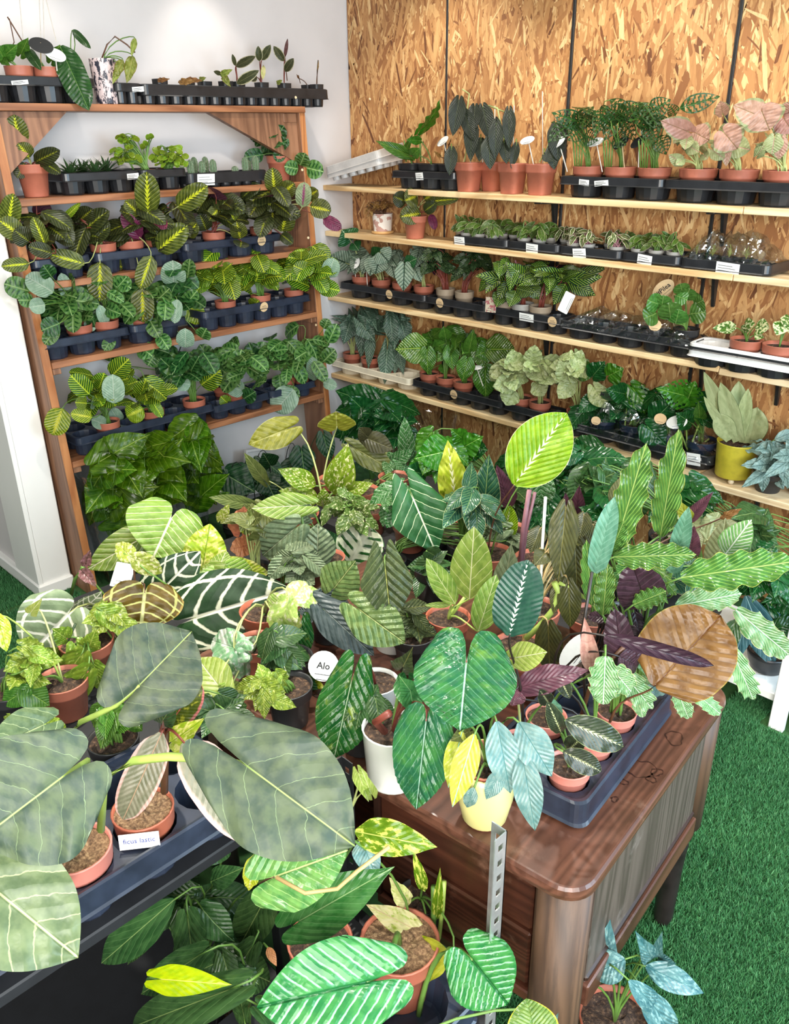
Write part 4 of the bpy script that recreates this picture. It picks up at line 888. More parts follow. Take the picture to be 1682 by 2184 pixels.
def folded_cloth(P_):
    V = []; F = []; nx, ny = 22, 14; q = np.random.default_rng(2)
    for i in range(nx+1):
        for j in range(ny+1):
            u, v = i/nx, j/ny
            V.append(((u-.5)*.13, (v-.5)*.075+.008*math.sin(9*u), .006+.016*abs(math.sin(5.5*v*PI+2*u))*(1-.4*u)+.004*math.sin(14*u+3*v)))
    for i in range(nx): F += [(i*(ny+1)+j, i*(ny+1)+j+1, (i+1)*(ny+1)+j+1, (i+1)*(ny+1)+j) for j in range(ny)]
    o = MB().add(V, F).obj('folded_cloth', 'teal_cloth', None, True); o.location = P_; o.rotation_euler = (0, 0, .5)
    tag(o, 'crumpled teal cleaning cloth lying on the desk edge', 'cloth')
# ---------------------------------------------------------------- the plants
tray((0.133, -1.686, 1.9), PI/2, 4, 2, 0.0992, 0.078, 0.0481, 'black_plastic', 'black tray of terracotta pots on the rack top board beside a patterned pot', None, stickers=((-0.081, 'white', 0.06, 0.014),), rim=0.019, name='plant_tray')
P('potted_climber', 'small green plant in terracotta pot hung with thin wires, rack top', 'potted plant', 'climbing plants in the black tray on the rack top board', (0.183, -1.736, 1.907), [('round', 'terracotta', 0.049, 0.112, 'soil', 0.12)],
 [('heartgreen',(184,-1777,2051,250,-1753,2081,47,-77,-42),55),
 ('heartgreen',(181,-1781,2041,199,-1805,2085,86,-22,-47),58),
 ('heartgreen',(176,-1785,2037,223,-1780,2017,28,-84,47),29)], [], stemrod=[(((0.154,-1.765,2.036),(0.183,-1.735,2.093),(0.182,-1.737,2.164)),0.002,'stem_brown')])
P('potted_climber', 'terracotta pot with a drooping narrow leaf and a black oval tag, rack top', 'potted plant', 'climbing plants in the black tray on the rack top board', (0.183, -1.637, 1.907), [('round', 'terracotta', 0.049, 0.112, 'soil', 0.12)],
 [('longleaf',(173,-1689,2073,268,-1693,2003,45,-62,65),36),
 ('heartgreen',(156,-1706,2060,210,-1694,2108,60,-59,-53),49)], [], stemrod=[(((0.153,-1.667,2.037),(0.134,-1.686,2.106),(0.109,-1.711,2.177)),0.0025,'stem_brown')])
P('potted_climber', 'terracotta pot with one very long dark leaf hanging over the rack edge, rack top', 'potted plant', 'climbing plants in the black tray on the rack top board', (0.183, -1.538, 1.907), [('round', 'terracotta', 0.049, 0.112, 'soil', 0.12)],
 [('longleaf',(209,-1582,2087,305,-1556,1876,80,-52,30),98,{'sag':0.06}),
 ('heartgreen',(163,-1600,2042,219,-1586,2091,59,-63,-50),51),
 ('longleaf',(200,-1520,2141,268,-1495,2079,59,-73,34),27)], [], stemrod=[(((0.186,-1.534,2.028),(0.2,-1.52,2.095),(0.202,-1.518,2.141)),0.002,'stem_green')])
hw=thing('hanging_wires',(0.083, -1.736, 1.907),label='bundle of thin hanger wires rising from the rack top board tray',cat='wire hanger')
MB().tube([(0.052, 0.053, 0.162),(0.066, 0.066, 0.376)],.0016,5).obj('wire','wire_white',hw)
MB().tube([(0.097, 0.097, 0.176),(0.116, 0.117, 0.374)],.0016,5).obj('wire','wire_white',hw)
MB().tube([(0.137, 0.137, 0.193),(0.124, 0.125, 0.367)],.0016,5).obj('wire','wire_white',hw)
MB().tube([(0.102, 0.102, 0.149),(0.127, 0.128, 0.383)],.0016,5).obj('wire','wire_white',hw)
tagplate((0.248, -1.67, 2.081),(.5,.8,-.25),(.8,-.4,.3),.082,'oval','tag_black','black oval plant tag leaning in the rack top board tray','stake_wood',(0.189, -1.658, 2.031),asp=.62)
tagplate((0.26, -1.629, 2.053),(.3,.9,-.3),(.8,-.4,.3),.07,'oval','paper_white','white oval plant tag leaning in the rack top board tray','stake_white',(0.229, -1.618, 2.015),asp=.6)
P('patterned_planter', 'pale planter printed with dark fern fronds holding a wilting plant', 'potted plant', None, (0.178, -1.41, 1.9), [('cyl', 'fern_print', 0.05, 0.155, 'soil', 0.1)],
 [('wilt',(279,-1337,2061,290,-1383,1969,89,-36,28),46),
 ('wilt',(300,-1331,2118,311,-1362,2058,88,-33,34),24),
 ('wilt',(261,-1370,2048,260,-1413,1990,93,-31,21),38),
 ('wilt',(250,-1380,2030,253,-1421,1967,92,-32,24),28)], [], stemrod=[(((0.17,-1.419,2.036),(0.197,-1.391,2.102),(0.221,-1.368,2.128),(0.249,-1.339,2.101),(0.268,-1.32,2.075)),0.003,'stem_brown'),(((0.17,-1.419,2.036),(0.197,-1.391,2.06),(0.219,-1.369,2.057),(0.235,-1.353,2.044)),0.002,'stem_green')])
tray((0.183, -1.346, 1.9), PI/2, 2, 2, 0.0488, 0.066, 0.0237, 'black_plastic', 'small black tray tucked between the patterned planter and the cuttings tray', None, stickers=((0.033, 'white', 0.05, 0.018),), rim=0.019, name='plant_tray')
tray((0.17, -0.815, 1.9), PI/2, 15, 2, 0.0621, 0.065, 0.0301, 'black_plastic', 'long black tray of rooted cuttings on the rack top board', None, stickers=(), rim=0.03, name='plant_tray')
P('potted_cutting', 'black pot with one dried brown cutting in the rack top tray', 'potted plant', 'cuttings in the long black tray on the rack top board', (0.201, -1.188, 1.907), [('sq', 'black_pot', 0.029, 0.086, 'soil', 0.12)],
 [('dry',(220,-1211,1986,282,-1191,1990,31,-94,-12),18)], [])
P('potted_cutting', 'black pot with curled dry leaves in the rack top tray', 'potted plant', 'cuttings in the long black tray on the rack top board', (0.201, -1.063, 1.907), [('sq', 'black_pot', 0.029, 0.086, 'soil', 0.12)],
 [('dry',(202,-1105,1983,278,-1071,1987,41,-91,-9),26),
 ('dry',(223,-1084,1992,297,-1052,1987,40,-92,-1),22)], [])
P('potted_cutting', 'black pot with a pale dry leaf in the rack top tray', 'potted plant', 'cuttings in the long black tray on the rack top board', (0.139, -0.939, 1.907), [('sq', 'black_pot', 0.029, 0.086, 'soil', 0.12)],
 [('wilt',(150,-971,1999,197,-966,2005,12,-96,-25),19)], [])
P('potted_cutting', 'black pot with small pale green cutting leaves in the rack top tray', 'potted plant', 'cuttings in the long black tray on the rack top board', (0.201, -0.877, 1.907), [('sq', 'black_pot', 0.029, 0.086, 'soil', 0.12)],
 [('wilt',(213,-908,2015,275,-888,2033,36,-90,-26),27),
 ('wilt',(220,-901,2015,265,-898,1968,51,-73,45),31),
 ('ficusdark',(216,-905,2018,219,-944,2027,97,2,-23),19)], [])
P('potted_cutting', 'rubber plant cutting with three spread leaves in the rack top tray', 'potted plant', 'cuttings in the long black tray on the rack top board', (0.201, -0.815, 1.907), [('sq', 'black_pot', 0.029, 0.086, 'soil', 0.12)],
 [('ficusdark',(224,-834,2048,308,-792,2083,51,-83,-23),35),
 ('ficusdark',(223,-836,1985,315,-785,2031,55,-81,-22),39),
 ('ficusdark',(223,-836,2051,241,-860,2092,74,-39,-56),19)], [], stemrod=[(((0.198,-0.818,1.986),(0.2,-0.816,2.053)),0.0022,'stem_brown')])
P('potted_cutting', 'rubber plant cutting with upright dark leaves in the rack top tray', 'potted plant', 'cuttings in the long black tray on the rack top board', (0.201, -0.691, 1.907), [('sq', 'black_pot', 0.029, 0.086, 'soil', 0.12)],
 [('ficusdark',(224,-711,2073,247,-730,2127,70,-52,-49),32),
 ('ficusdark',(231,-703,2077,284,-692,2131,56,-73,-40),36),
 ('ficusdark',(213,-721,2011,212,-765,2005,100,-4,4),32),
 ('ficusdark',(235,-699,2056,254,-723,2001,75,-47,46),20,{'mat':'cream'})], [], stemrod=[(((0.198,-0.694,2.0),(0.204,-0.688,2.075)),0.0025,'stem_brown')])
P('potted_cutting', 'rubber plant cutting with a red pointed bud in the rack top tray', 'potted plant', 'cuttings in the long black tray on the rack top board', (0.201, -0.567, 1.907), [('sq', 'black_pot', 0.029, 0.086, 'soil', 0.12)],
 [('ficusdark',(228,-582,2078,223,-630,2133,84,-45,-31),36),
 ('ficusdark',(229,-581,2038,282,-571,2086,51,-77,-39),37),
 ('ficusdark',(231,-579,2092,267,-586,2161,66,-63,-41),16,{'mat':'brownpurple'}),
 ('wilt',(202,-608,1991,244,-609,2004,11,-91,-40),20)], [], stemrod=[(((0.211,-0.557,2.003),(0.208,-0.56,2.098)),0.0022,'stem_brown')])
P('potted_cutting', 'bare brown cutting stem in the rack top tray', 'potted plant', 'cuttings in the long black tray on the rack top board', (0.139, -0.38, 1.907), [('sq', 'black_pot', 0.029, 0.086, 'soil', 0.12)],
 [('dry',(135,-427,2018,151,-453,2035,66,-8,-75),9)], [], stemrod=[(((0.115,-0.404,2.0),(0.11,-0.409,2.034)),0.0018,'stem_brown')])
P('potted_cutting', 'thin bare twig cutting at the end of the rack top tray', 'potted plant', 'cuttings in the long black tray on the rack top board', (0.201, -0.38, 1.907), [('sq', 'black_pot', 0.029, 0.086, 'soil', 0.12)],
 [('dry',(230,-394,2048,257,-409,2087,55,-58,-61),6)], [], stemrod=[(((0.203,-0.378,1.997),(0.205,-0.376,2.05),(0.21,-0.372,2.091)),0.002,'stem_black')])
P('potted_prayer_plant', 'prayer plant alone in a terracotta pot against the rack left post, second shelf', 'potted plant', None, (0.193, -1.755, 1.589), [('round', 'terracotta', 0.06, 0.112, 'soil', 0.12)],
 [('maranta',(199,-1790,1768,231,-1801,1864,87,-37,-33),77),
 ('maranta',(220,-1770,1724,228,-1805,1772,94,-20,-29),67),
 ('marantadark',(233,-1756,1709,330,-1701,1748,54,-82,-20),57),
 ('marantadark',(253,-1736,1708,323,-1708,1670,51,-77,38),41),
 ('marantadark',(205,-1785,1705,209,-1823,1656,94,-23,25),51),
 ('maranta',(195,-1795,1838,195,-1837,1856,99,-7,-16),46)], [])
tray((0.152, -1.516, 1.589), PI/2, 3, 2, 0.0996, 0.071, 0.0483, 'black_plastic', 'black tray of spiky succulents on the rack second shelf', None, stickers=((0.123, 'white', 0.05, 0.022),), rim=0.019, name='plant_tray')
P('potted_succulent', 'dark spiky succulent, rack second shelf, front pot nearest the lone prayer plant', 'potted plant', 'spiky succulents on the rack second shelf', (0.202, -1.616, 1.596), [('round', 'terracotta', 0.046, 0.062, 'soil', 0.12)],
 [], [])
rosette('potted_succulent', 0.058, 20, 0.086, 1)
P('potted_succulent', 'dark spiky succulent, rack second shelf, front pot nearest the jade plants', 'potted plant', 'spiky succulents on the rack second shelf', (0.202, -1.516, 1.596), [('round', 'terracotta', 0.046, 0.062, 'soil', 0.12)],
 [], [])
rosette('potted_succulent', 0.058, 20, 0.084, 2)
P('potted_succulent', 'dark spiky succulent, rack second shelf, back pot nearest the lone prayer plant', 'potted plant', 'spiky succulents on the rack second shelf', (0.102, -1.516, 1.596), [('round', 'terracotta', 0.046, 0.062, 'soil', 0.12)],
 [], [])
rosette('potted_succulent', 0.058, 20, 0.082, 3)
P('potted_succulent', 'dark spiky succulent, rack second shelf, back pot nearest the jade plants', 'potted plant', 'spiky succulents on the rack second shelf', (0.102, -1.416, 1.596), [('round', 'terracotta', 0.046, 0.062, 'soil', 0.12)],
 [], [])
rosette('potted_succulent', 0.058, 20, 0.091, 4)
tray((0.157, -1.248, 1.589), PI/2, 2, 2, 0.0946, 0.071, 0.0459, 'black_plastic', 'black tray of jade plants on the rack second shelf', None, stickers=(), rim=0.019, name='plant_tray')
P('potted_jade_plant', 'leggy jade plant with tall thin shoots in a terracotta pot on the rack second shelf', 'potted plant', 'jade plants on the rack second shelf', (0.204, -1.295, 1.596), [('round', 'terracotta', 0.046, 0.07, 'soil', 0.12)],
 [('jade',(176,-1366,1780,206,-1379,1800,41,-36,-84),22),
 ('jade',(167,-1375,1767,196,-1388,1787,42,-36,-83),22),
 ('jade',(182,-1360,1763,212,-1373,1784,42,-36,-83),22),
 ('jade',(248,-1293,1776,271,-1313,1796,63,-8,-77),22),
 ('jade',(256,-1285,1779,279,-1305,1799,63,-9,-77),22),
 ('jade',(239,-1303,1754,261,-1323,1774,63,-9,-77),22),
 ('jade',(230,-1312,1742,252,-1332,1763,63,-9,-77),22)], [('jade',47,(0.164,-1.365,1.709),(0.073,0.058,0.058),0.032,0.024,11),('jade',18,(0.176,-1.352,1.765),(0.048,0.039,0.034),0.028,0.022,12)], stemrod=[(((0.168,-1.331,1.663),(0.153,-1.347,1.722),(0.149,-1.35,1.787)),0.003,'stem_green'),(((0.168,-1.331,1.663),(0.157,-1.343,1.696),(0.119,-1.381,1.714)),0.003,'stem_green'),(((0.187,-1.312,1.662),(0.209,-1.291,1.721),(0.225,-1.274,1.786)),0.003,'stem_green')])
P('potted_jade_plant', 'bushy round-leaved jade plant in a terracotta pot on the rack second shelf', 'potted plant', 'jade plants on the rack second shelf', (0.204, -1.201, 1.596), [('round', 'terracotta', 0.046, 0.07, 'soil', 0.12)],
 [], [('jade',72,(0.232,-1.201,1.701),(0.094,0.075,0.064),0.032,0.027,13)], stemrod=[(((0.217,-1.188,1.666),(0.199,-1.206,1.71),(0.188,-1.217,1.74)),0.003,'stem_green'),(((0.217,-1.188,1.666),(0.232,-1.172,1.709),(0.247,-1.157,1.727)),0.003,'stem_green'),(((0.217,-1.188,1.666),(0.216,-1.189,1.719),(0.218,-1.187,1.745)),0.003,'stem_green')])
tray((0.196, -0.938, 1.589), PI/2, 7, 2, 0.0554, 0.05, 0.0269, 'black_plastic', 'black tray of small cacti on the rack second shelf', None, stickers=((-0.122, 'white', 0.085, 0.045),), rim=0.03, name='plant_tray')
cactus((0.224, -1.104, 1.596),0.062,'small woolly column cactus in a tray cup on the rack second shelf')
cactus((0.168, -1.048, 1.596),0.07,'small woolly column cactus in a tray cup on the rack second shelf')
cactus((0.224, -1.048, 1.596),0.055,'small woolly column cactus in a tray cup on the rack second shelf')
cactus((0.168, -0.993, 1.596),0.07,'small woolly column cactus in a tray cup on the rack second shelf')
cactus((0.224, -0.993, 1.596),0.06,'small woolly column cactus in a tray cup on the rack second shelf')
cactus((0.224, -0.882, 1.596),0.03,'small woolly column cactus in a tray cup on the rack second shelf')
cactus((0.224, -0.827, 1.596),0.065,'small woolly column cactus in a tray cup on the rack second shelf')
cactus((0.168, -0.771, 1.596),0.05,'small woolly column cactus in a tray cup on the rack second shelf')
cactus((0.224, -0.771, 1.596),0.068,'small woolly column cactus in a tray cup on the rack second shelf')
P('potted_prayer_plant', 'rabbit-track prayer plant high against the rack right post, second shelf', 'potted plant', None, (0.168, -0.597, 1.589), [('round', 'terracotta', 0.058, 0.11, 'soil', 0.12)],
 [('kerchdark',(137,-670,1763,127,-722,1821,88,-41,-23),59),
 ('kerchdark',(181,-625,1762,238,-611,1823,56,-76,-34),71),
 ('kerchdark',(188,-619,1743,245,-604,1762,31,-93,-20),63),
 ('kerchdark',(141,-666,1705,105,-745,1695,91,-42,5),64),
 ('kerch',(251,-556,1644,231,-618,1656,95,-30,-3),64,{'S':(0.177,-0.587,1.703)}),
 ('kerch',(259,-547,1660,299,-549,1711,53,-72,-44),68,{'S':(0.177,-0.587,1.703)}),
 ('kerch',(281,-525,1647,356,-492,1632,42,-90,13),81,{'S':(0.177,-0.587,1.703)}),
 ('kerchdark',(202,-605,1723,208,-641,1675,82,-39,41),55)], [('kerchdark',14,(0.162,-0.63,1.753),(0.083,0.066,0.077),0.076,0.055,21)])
tray((0.165, -1.737, 1.293), PI/2, 2, 2, 0.105, 0.076, 0.0509, 'navy_plastic', 'dark tray at the rack left post end of the third shelf', None, stickers=(), rim=0.019, name='plant_tray')
tray((0.149, -1.411, 1.293), PI/2, 3, 2, 0.1208, 0.076, 0.0586, 'navy_plastic', 'dark tray in the middle of the rack third shelf', None, stickers=(), rim=0.019, name='plant_tray')
tray((0.142, -0.946, 1.293), PI/2, 4, 2, 0.1274, 0.076, 0.0618, 'navy_plastic', 'dark tray with a tan sticker near the right post, rack third shelf', None, stickers=((0.135, 'tan', 0.045, 0.045),), rim=0.019, name='plant_tray')
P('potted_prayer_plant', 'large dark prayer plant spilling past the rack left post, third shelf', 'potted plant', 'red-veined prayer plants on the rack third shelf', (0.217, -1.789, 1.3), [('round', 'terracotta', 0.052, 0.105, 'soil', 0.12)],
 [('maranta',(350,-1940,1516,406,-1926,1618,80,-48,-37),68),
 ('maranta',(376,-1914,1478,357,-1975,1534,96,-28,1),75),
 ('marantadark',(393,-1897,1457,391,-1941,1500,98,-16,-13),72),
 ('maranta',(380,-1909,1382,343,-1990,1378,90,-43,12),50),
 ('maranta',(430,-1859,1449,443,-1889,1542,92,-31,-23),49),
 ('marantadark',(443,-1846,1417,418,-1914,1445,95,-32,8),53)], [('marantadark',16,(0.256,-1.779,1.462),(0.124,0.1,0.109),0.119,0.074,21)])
P('potted_prayer_plant', 'prayer plant with a long lime-striped leaf hanging below the rack third shelf', 'potted plant', 'red-veined prayer plants on the rack third shelf', (0.209, -1.532, 1.3), [('round', 'terracotta', 0.052, 0.105, 'soil', 0.12)],
 [('maranta',(339,-1685,1355,281,-1786,1394,88,-45,14),67),
 ('lemonlight',(114,-1670,1469,223,-1603,1561,65,-72,-24),29),
 ('marantadark',(163,-1621,1477,139,-1688,1511,94,-33,4),54),
 ('marantadark',(184,-1600,1494,254,-1573,1538,51,-80,-31),72),
 ('maranta',(288,-1595,1340,290,-1621,1200,89,-44,10),95),
 ('marantadark',(223,-1561,1493,292,-1534,1461,49,-78,39),62)], [('marantadark',16,(0.175,-1.595,1.44),(0.12,0.096,0.1),0.125,0.078,22)])
P('potted_prayer_plant', 'prayer plant with purple leaf backs in the middle of the rack third shelf', 'potted plant', 'red-veined prayer plants on the rack third shelf', (0.209, -1.411, 1.3), [('round', 'terracotta', 0.052, 0.105, 'soil', 0.12)],
 [('maranta',(342,-1391,1522,388,-1402,1667,81,-50,-29),94),
 ('maranta',(273,-1390,1505,264,-1441,1560,94,-30,-13),63),
 ('marantaback',(265,-1398,1416,252,-1453,1518,92,-38,-9),63),
 ('marantaback',(309,-1354,1509,370,-1335,1453,60,-67,43),56),
 ('marantaback',(245,-1418,1430,301,-1404,1486,57,-72,-39),52),
 ('maranta',(353,-1409,1352,328,-1462,1231,85,-52,5),75),
 ('maranta',(325,-1451,1226,324,-1466,1097,87,-49,5),91),
 ('maranta',(205,-1458,1303,199,-1507,1326,99,-14,-3),57)], [('marantadark',14,(0.255,-1.394,1.447),(0.117,0.094,0.103),0.128,0.08,23)])
P('potted_prayer_plant', 'prayer plant with two tilted lime-feathered leaves on the rack third shelf', 'potted plant', 'red-veined prayer plants on the rack third shelf', (0.209, -1.291, 1.3), [('round', 'terracotta', 0.052, 0.105, 'soil', 0.12)],
 [('maranta',(353,-1260,1532,458,-1182,1609,64,-76,-12),86),
 ('maranta',(282,-1331,1367,391,-1250,1462,66,-74,-12),95),
 ('marantaback',(259,-1283,1420,276,-1309,1492,85,-40,-34),57),
 ('maranta',(326,-1216,1410,383,-1201,1467,55,-76,-35),54),
 ('maranta',(163,-1380,1338,151,-1434,1267,89,-43,18),51)], [('marantadark',13,(0.272,-1.256,1.437),(0.105,0.084,0.105),0.131,0.082,24)])
P('potted_prayer_plant', 'prayer plant in the second cup of the tan-stickered tray, rack third shelf', 'potted plant', 'red-veined prayer plants on the rack third shelf', (0.206, -1.01, 1.3), [('round', 'terracotta', 0.052, 0.105, 'soil', 0.12)],
 [('maranta',(260,-998,1511,246,-1054,1457,88,-42,22),60),
 ('marantadark',(211,-1048,1416,220,-1081,1486,86,-40,-31),72),
 ('maranta',(299,-959,1453,298,-1003,1532,88,-43,-23),68),
 ('maranta',(312,-946,1380,329,-971,1452,80,-48,-36),73),
 ('marantadark',(315,-943,1366,334,-966,1344,64,-18,75),69)], [('marantadark',18,(0.238,-1.006,1.472),(0.121,0.097,0.126),0.138,0.086,25)])
P('potted_prayer_plant', 'tall prayer plant leaning past the rack right post, third shelf', 'potted plant', 'red-veined prayer plants on the rack third shelf', (0.206, -0.755, 1.3), [('round', 'terracotta', 0.052, 0.105, 'soil', 0.12)],
 [('maranta',(282,-721,1558,304,-742,1657,77,-57,-29),79),
 ('maranta',(303,-700,1544,370,-675,1593,48,-84,-23),75),
 ('marantapink',(407,-667,1497,417,-657,1598,77,-64,-1),70),
 ('maranta',(299,-704,1390,342,-703,1492,69,-67,-28),97),
 ('marantadark',(236,-768,1515,310,-735,1497,43,-88,20),88),
 ('maranta',(214,-790,1396,293,-753,1438,47,-87,-12),72),
 ('maranta',(416,-629,1495,480,-564,1474,72,-69,9),84),
 ('marantaback',(456,-589,1443,511,-534,1398,74,-66,10),55),
 ('maranta',(384,-619,1532,442,-603,1563,36,-91,-22),62),
 ('marantadark',(295,-708,1374,355,-691,1336,47,-80,38),51)], [('marantadark',20,(0.248,-0.742,1.474),(0.143,0.114,0.137),0.144,0.09,26)])
tray((0.173, -1.695, 1.0), PI/2, 3, 2, 0.1148, 0.076, 0.0557, 'navy_plastic', 'dark tray of rabbit-track prayer plants at the left of the rack fourth shelf', None, stickers=(), rim=0.019, name='plant_tray')
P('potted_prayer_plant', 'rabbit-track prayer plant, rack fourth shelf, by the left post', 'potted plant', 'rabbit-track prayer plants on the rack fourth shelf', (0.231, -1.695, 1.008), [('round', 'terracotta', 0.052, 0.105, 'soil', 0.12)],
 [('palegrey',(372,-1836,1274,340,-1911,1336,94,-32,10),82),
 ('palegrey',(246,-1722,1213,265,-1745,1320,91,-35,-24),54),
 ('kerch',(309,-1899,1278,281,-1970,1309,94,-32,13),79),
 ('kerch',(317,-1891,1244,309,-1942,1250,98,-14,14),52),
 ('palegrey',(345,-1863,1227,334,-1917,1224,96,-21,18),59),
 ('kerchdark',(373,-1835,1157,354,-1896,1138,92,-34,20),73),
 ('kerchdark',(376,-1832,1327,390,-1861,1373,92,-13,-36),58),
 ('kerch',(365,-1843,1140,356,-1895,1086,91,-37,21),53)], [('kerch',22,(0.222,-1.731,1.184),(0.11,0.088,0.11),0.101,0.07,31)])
P('potted_prayer_plant', 'rabbit-track prayer plant, rack fourth shelf, second from the left post', 'potted plant', 'rabbit-track prayer plants on the rack fourth shelf', (0.231, -1.58, 1.008), [('round', 'terracotta', 0.052, 0.105, 'soil', 0.12)],
 [('palegrey',(258,-1595,1104,275,-1620,1184,90,-33,-29),45),
 ('kerch',(298,-1555,1233,364,-1531,1291,55,-78,-31),59),
 ('kerch',(315,-1538,1269,372,-1522,1246,40,-78,48),66),
 ('kerchdark',(229,-1624,1085,247,-1649,1166,90,-32,-29),56),
 ('kerch',(272,-1581,1046,270,-1625,1000,89,-35,30),49),
 ('palegrey',(225,-1628,1104,225,-1671,1092,95,-8,31),49)], [('kerch',20,(0.258,-1.58,1.195),(0.112,0.09,0.122),0.099,0.067,32)])
tray((0.167, -1.373, 1.0), PI/2, 2, 2, 0.1206, 0.076, 0.0585, 'navy_plastic', 'dark tray in the middle of the rack fourth shelf', None, stickers=(), rim=0.019, name='plant_tray')
P('potted_prayer_plant', 'rabbit-track prayer plant, rack fourth shelf, trailing between the two trays', 'potted plant', 'rabbit-track prayer plants on the rack fourth shelf', (0.228, -1.434, 1.008), [('round', 'terracotta', 0.052, 0.105, 'soil', 0.12)],
 [('kerch',(318,-1386,1175,385,-1361,1227,49,-84,-24),76),
 ('kerch',(287,-1416,1099,338,-1408,1027,72,-52,45),66),
 ('kerch',(252,-1452,982,310,-1436,949,50,-68,54),79),
 ('palegrey',(245,-1459,1061,268,-1478,1154,86,-41,-30),50),
 ('kerch',(311,-1392,1031,361,-1385,978,64,-56,53),63),
 ('palegrey',(376,-1327,1174,386,-1359,1085,84,-47,27),50)], [('kerch',20,(0.29,-1.4,1.116),(0.116,0.093,0.131),0.103,0.07,33)])
P('potted_prayer_plant', 'rabbit-track prayer plant, rack fourth shelf, with a broad pale leaf back showing', 'potted plant', 'rabbit-track prayer plants on the rack fourth shelf', (0.228, -1.313, 1.008), [('round', 'terracotta', 0.052, 0.105, 'soil', 0.12)],
 [('palegrey',(295,-1288,1221,327,-1298,1325,80,-52,-30),101),
 ('kerch',(339,-1244,1255,377,-1248,1330,71,-59,-39),58),
 ('palegrey',(308,-1275,960,341,-1284,1047,77,-53,-35),76),
 ('kerch',(361,-1222,1000,404,-1221,1046,49,-75,-44),68),
 ('kerch',(323,-1260,1139,388,-1237,1202,54,-80,-26),67)], [('kerchdark',16,(0.301,-1.267,1.157),(0.103,0.082,0.129),0.109,0.075,34)])
tray((0.19, -0.858, 1.0), PI/2, 6, 2, 0.098, 0.081, 0.0475, 'navy_plastic', 'dark tray of lime-veined prayer plants at the right of the rack fourth shelf', None, stickers=((0.019, 'tan', 0.045, 0.045),), rim=0.019, name='plant_tray')
P('potted_prayer_plant', 'lime-veined prayer plant, rack fourth shelf, beside the trailing rabbit-track plants', 'potted plant', 'lime-veined prayer plants on the rack fourth shelf', (0.239, -1.005, 1.008), [('round', 'terracotta', 0.048, 0.105, 'soil', 0.12)],
 [('lemonlight',(166,-1163,1127,210,-1120,1023,85,-50,15),92),
 ('lemon',(192,-1095,1222,255,-1074,1206,38,-86,34),82)], [('lemon',27,(0.239,-1.033,1.189),(0.119,0.095,0.119),0.105,0.079,41)])
P('potted_prayer_plant', 'lime-veined prayer plant, rack fourth shelf, in the middle of its tray', 'potted plant', 'lime-veined prayer plants on the rack fourth shelf', (0.239, -0.809, 1.008), [('round', 'terracotta', 0.048, 0.105, 'soil', 0.12)],
 [('lemon',(252,-839,1177,303,-830,1264,63,-71,-30),98),
 ('lemon',(237,-853,1061,282,-851,1098,36,-85,-38),73)], [('lemon',31,(0.245,-0.832,1.197),(0.123,0.098,0.117),0.109,0.082,42)])
P('potted_prayer_plant', 'lime-veined prayer plant, rack fourth shelf, with lime leaves beside the right post', 'potted plant', 'lime-veined prayer plants on the rack fourth shelf', (0.239, -0.613, 1.008), [('round', 'terracotta', 0.048, 0.105, 'soil', 0.12)],
 [('palegrey',(397,-525,1176,425,-511,1262,69,-71,-11),83),
 ('lemonlight',(329,-565,1238,284,-653,1275,90,-44,5),88),
 ('palegrey',(233,-662,1165,313,-624,1217,48,-87,-9),79),
 ('lemon',(349,-545,1130,441,-495,1112,50,-83,23),80)], [('lemon',36,(0.304,-0.576,1.183),(0.138,0.111,0.133),0.112,0.089,43)])
tray((0.208, -1.497, 0.598), PI/2, 6, 2, 0.1052, 0.081, 0.051, 'navy_plastic', 'long dark tray of prayer plants at the left of the rack lowest shelf', None, stickers=(), rim=0.019, name='plant_tray')
P('potted_prayer_plant', 'lime-veined prayer plant, rack lowest shelf, by the left post', 'potted plant', 'prayer plants on the rack lowest shelf', (0.26, -1.655, 0.605), [('round', 'terracotta', 0.052, 0.105, 'soil', 0.12)],
 [('lemonlight',(334,-1865,824,325,-1916,727,89,-44,15),92),
 ('palegrey',(365,-1663,812,354,-1645,923,88,-44,16),87),
 ('lemon',(415,-1783,884,403,-1838,967,97,-23,-1),79),
 ('lemon',(279,-1678,853,331,-1668,929,67,-64,-38),76),
 ('lemon',(325,-1632,911,407,-1592,985,56,-81,-19),83),
 ('lemonlight',(411,-1787,789,384,-1856,815,93,-27,24),55),
 ('palegrey',(283,-1675,703,273,-1727,734,99,-11,13),58),
 ('lemon',(404,-1793,846,402,-1838,859,99,1,17),58)], [('lemon',23,(0.258,-1.685,0.811),(0.125,0.1,0.115),0.102,0.073,51)])
P('potted_prayer_plant', 'lime-veined prayer plant, rack lowest shelf, third cup along', 'potted plant', 'prayer plants on the rack lowest shelf', (0.26, -1.444, 0.605), [('round', 'terracotta', 0.052, 0.105, 'soil', 0.12)],
 [('lemonlight',(298,-1506,734,236,-1554,698,57,-81,10),88),
 ('lemon',(258,-1489,767,308,-1482,857,71,-62,-34),79),
 ('lemon',(234,-1513,809,243,-1546,879,94,-25,-24),67),
 ('palegrey',(184,-1564,664,191,-1599,737,95,-22,-20),60)], [('lemon',22,(0.251,-1.482,0.785),(0.125,0.1,0.11),0.101,0.072,52)])
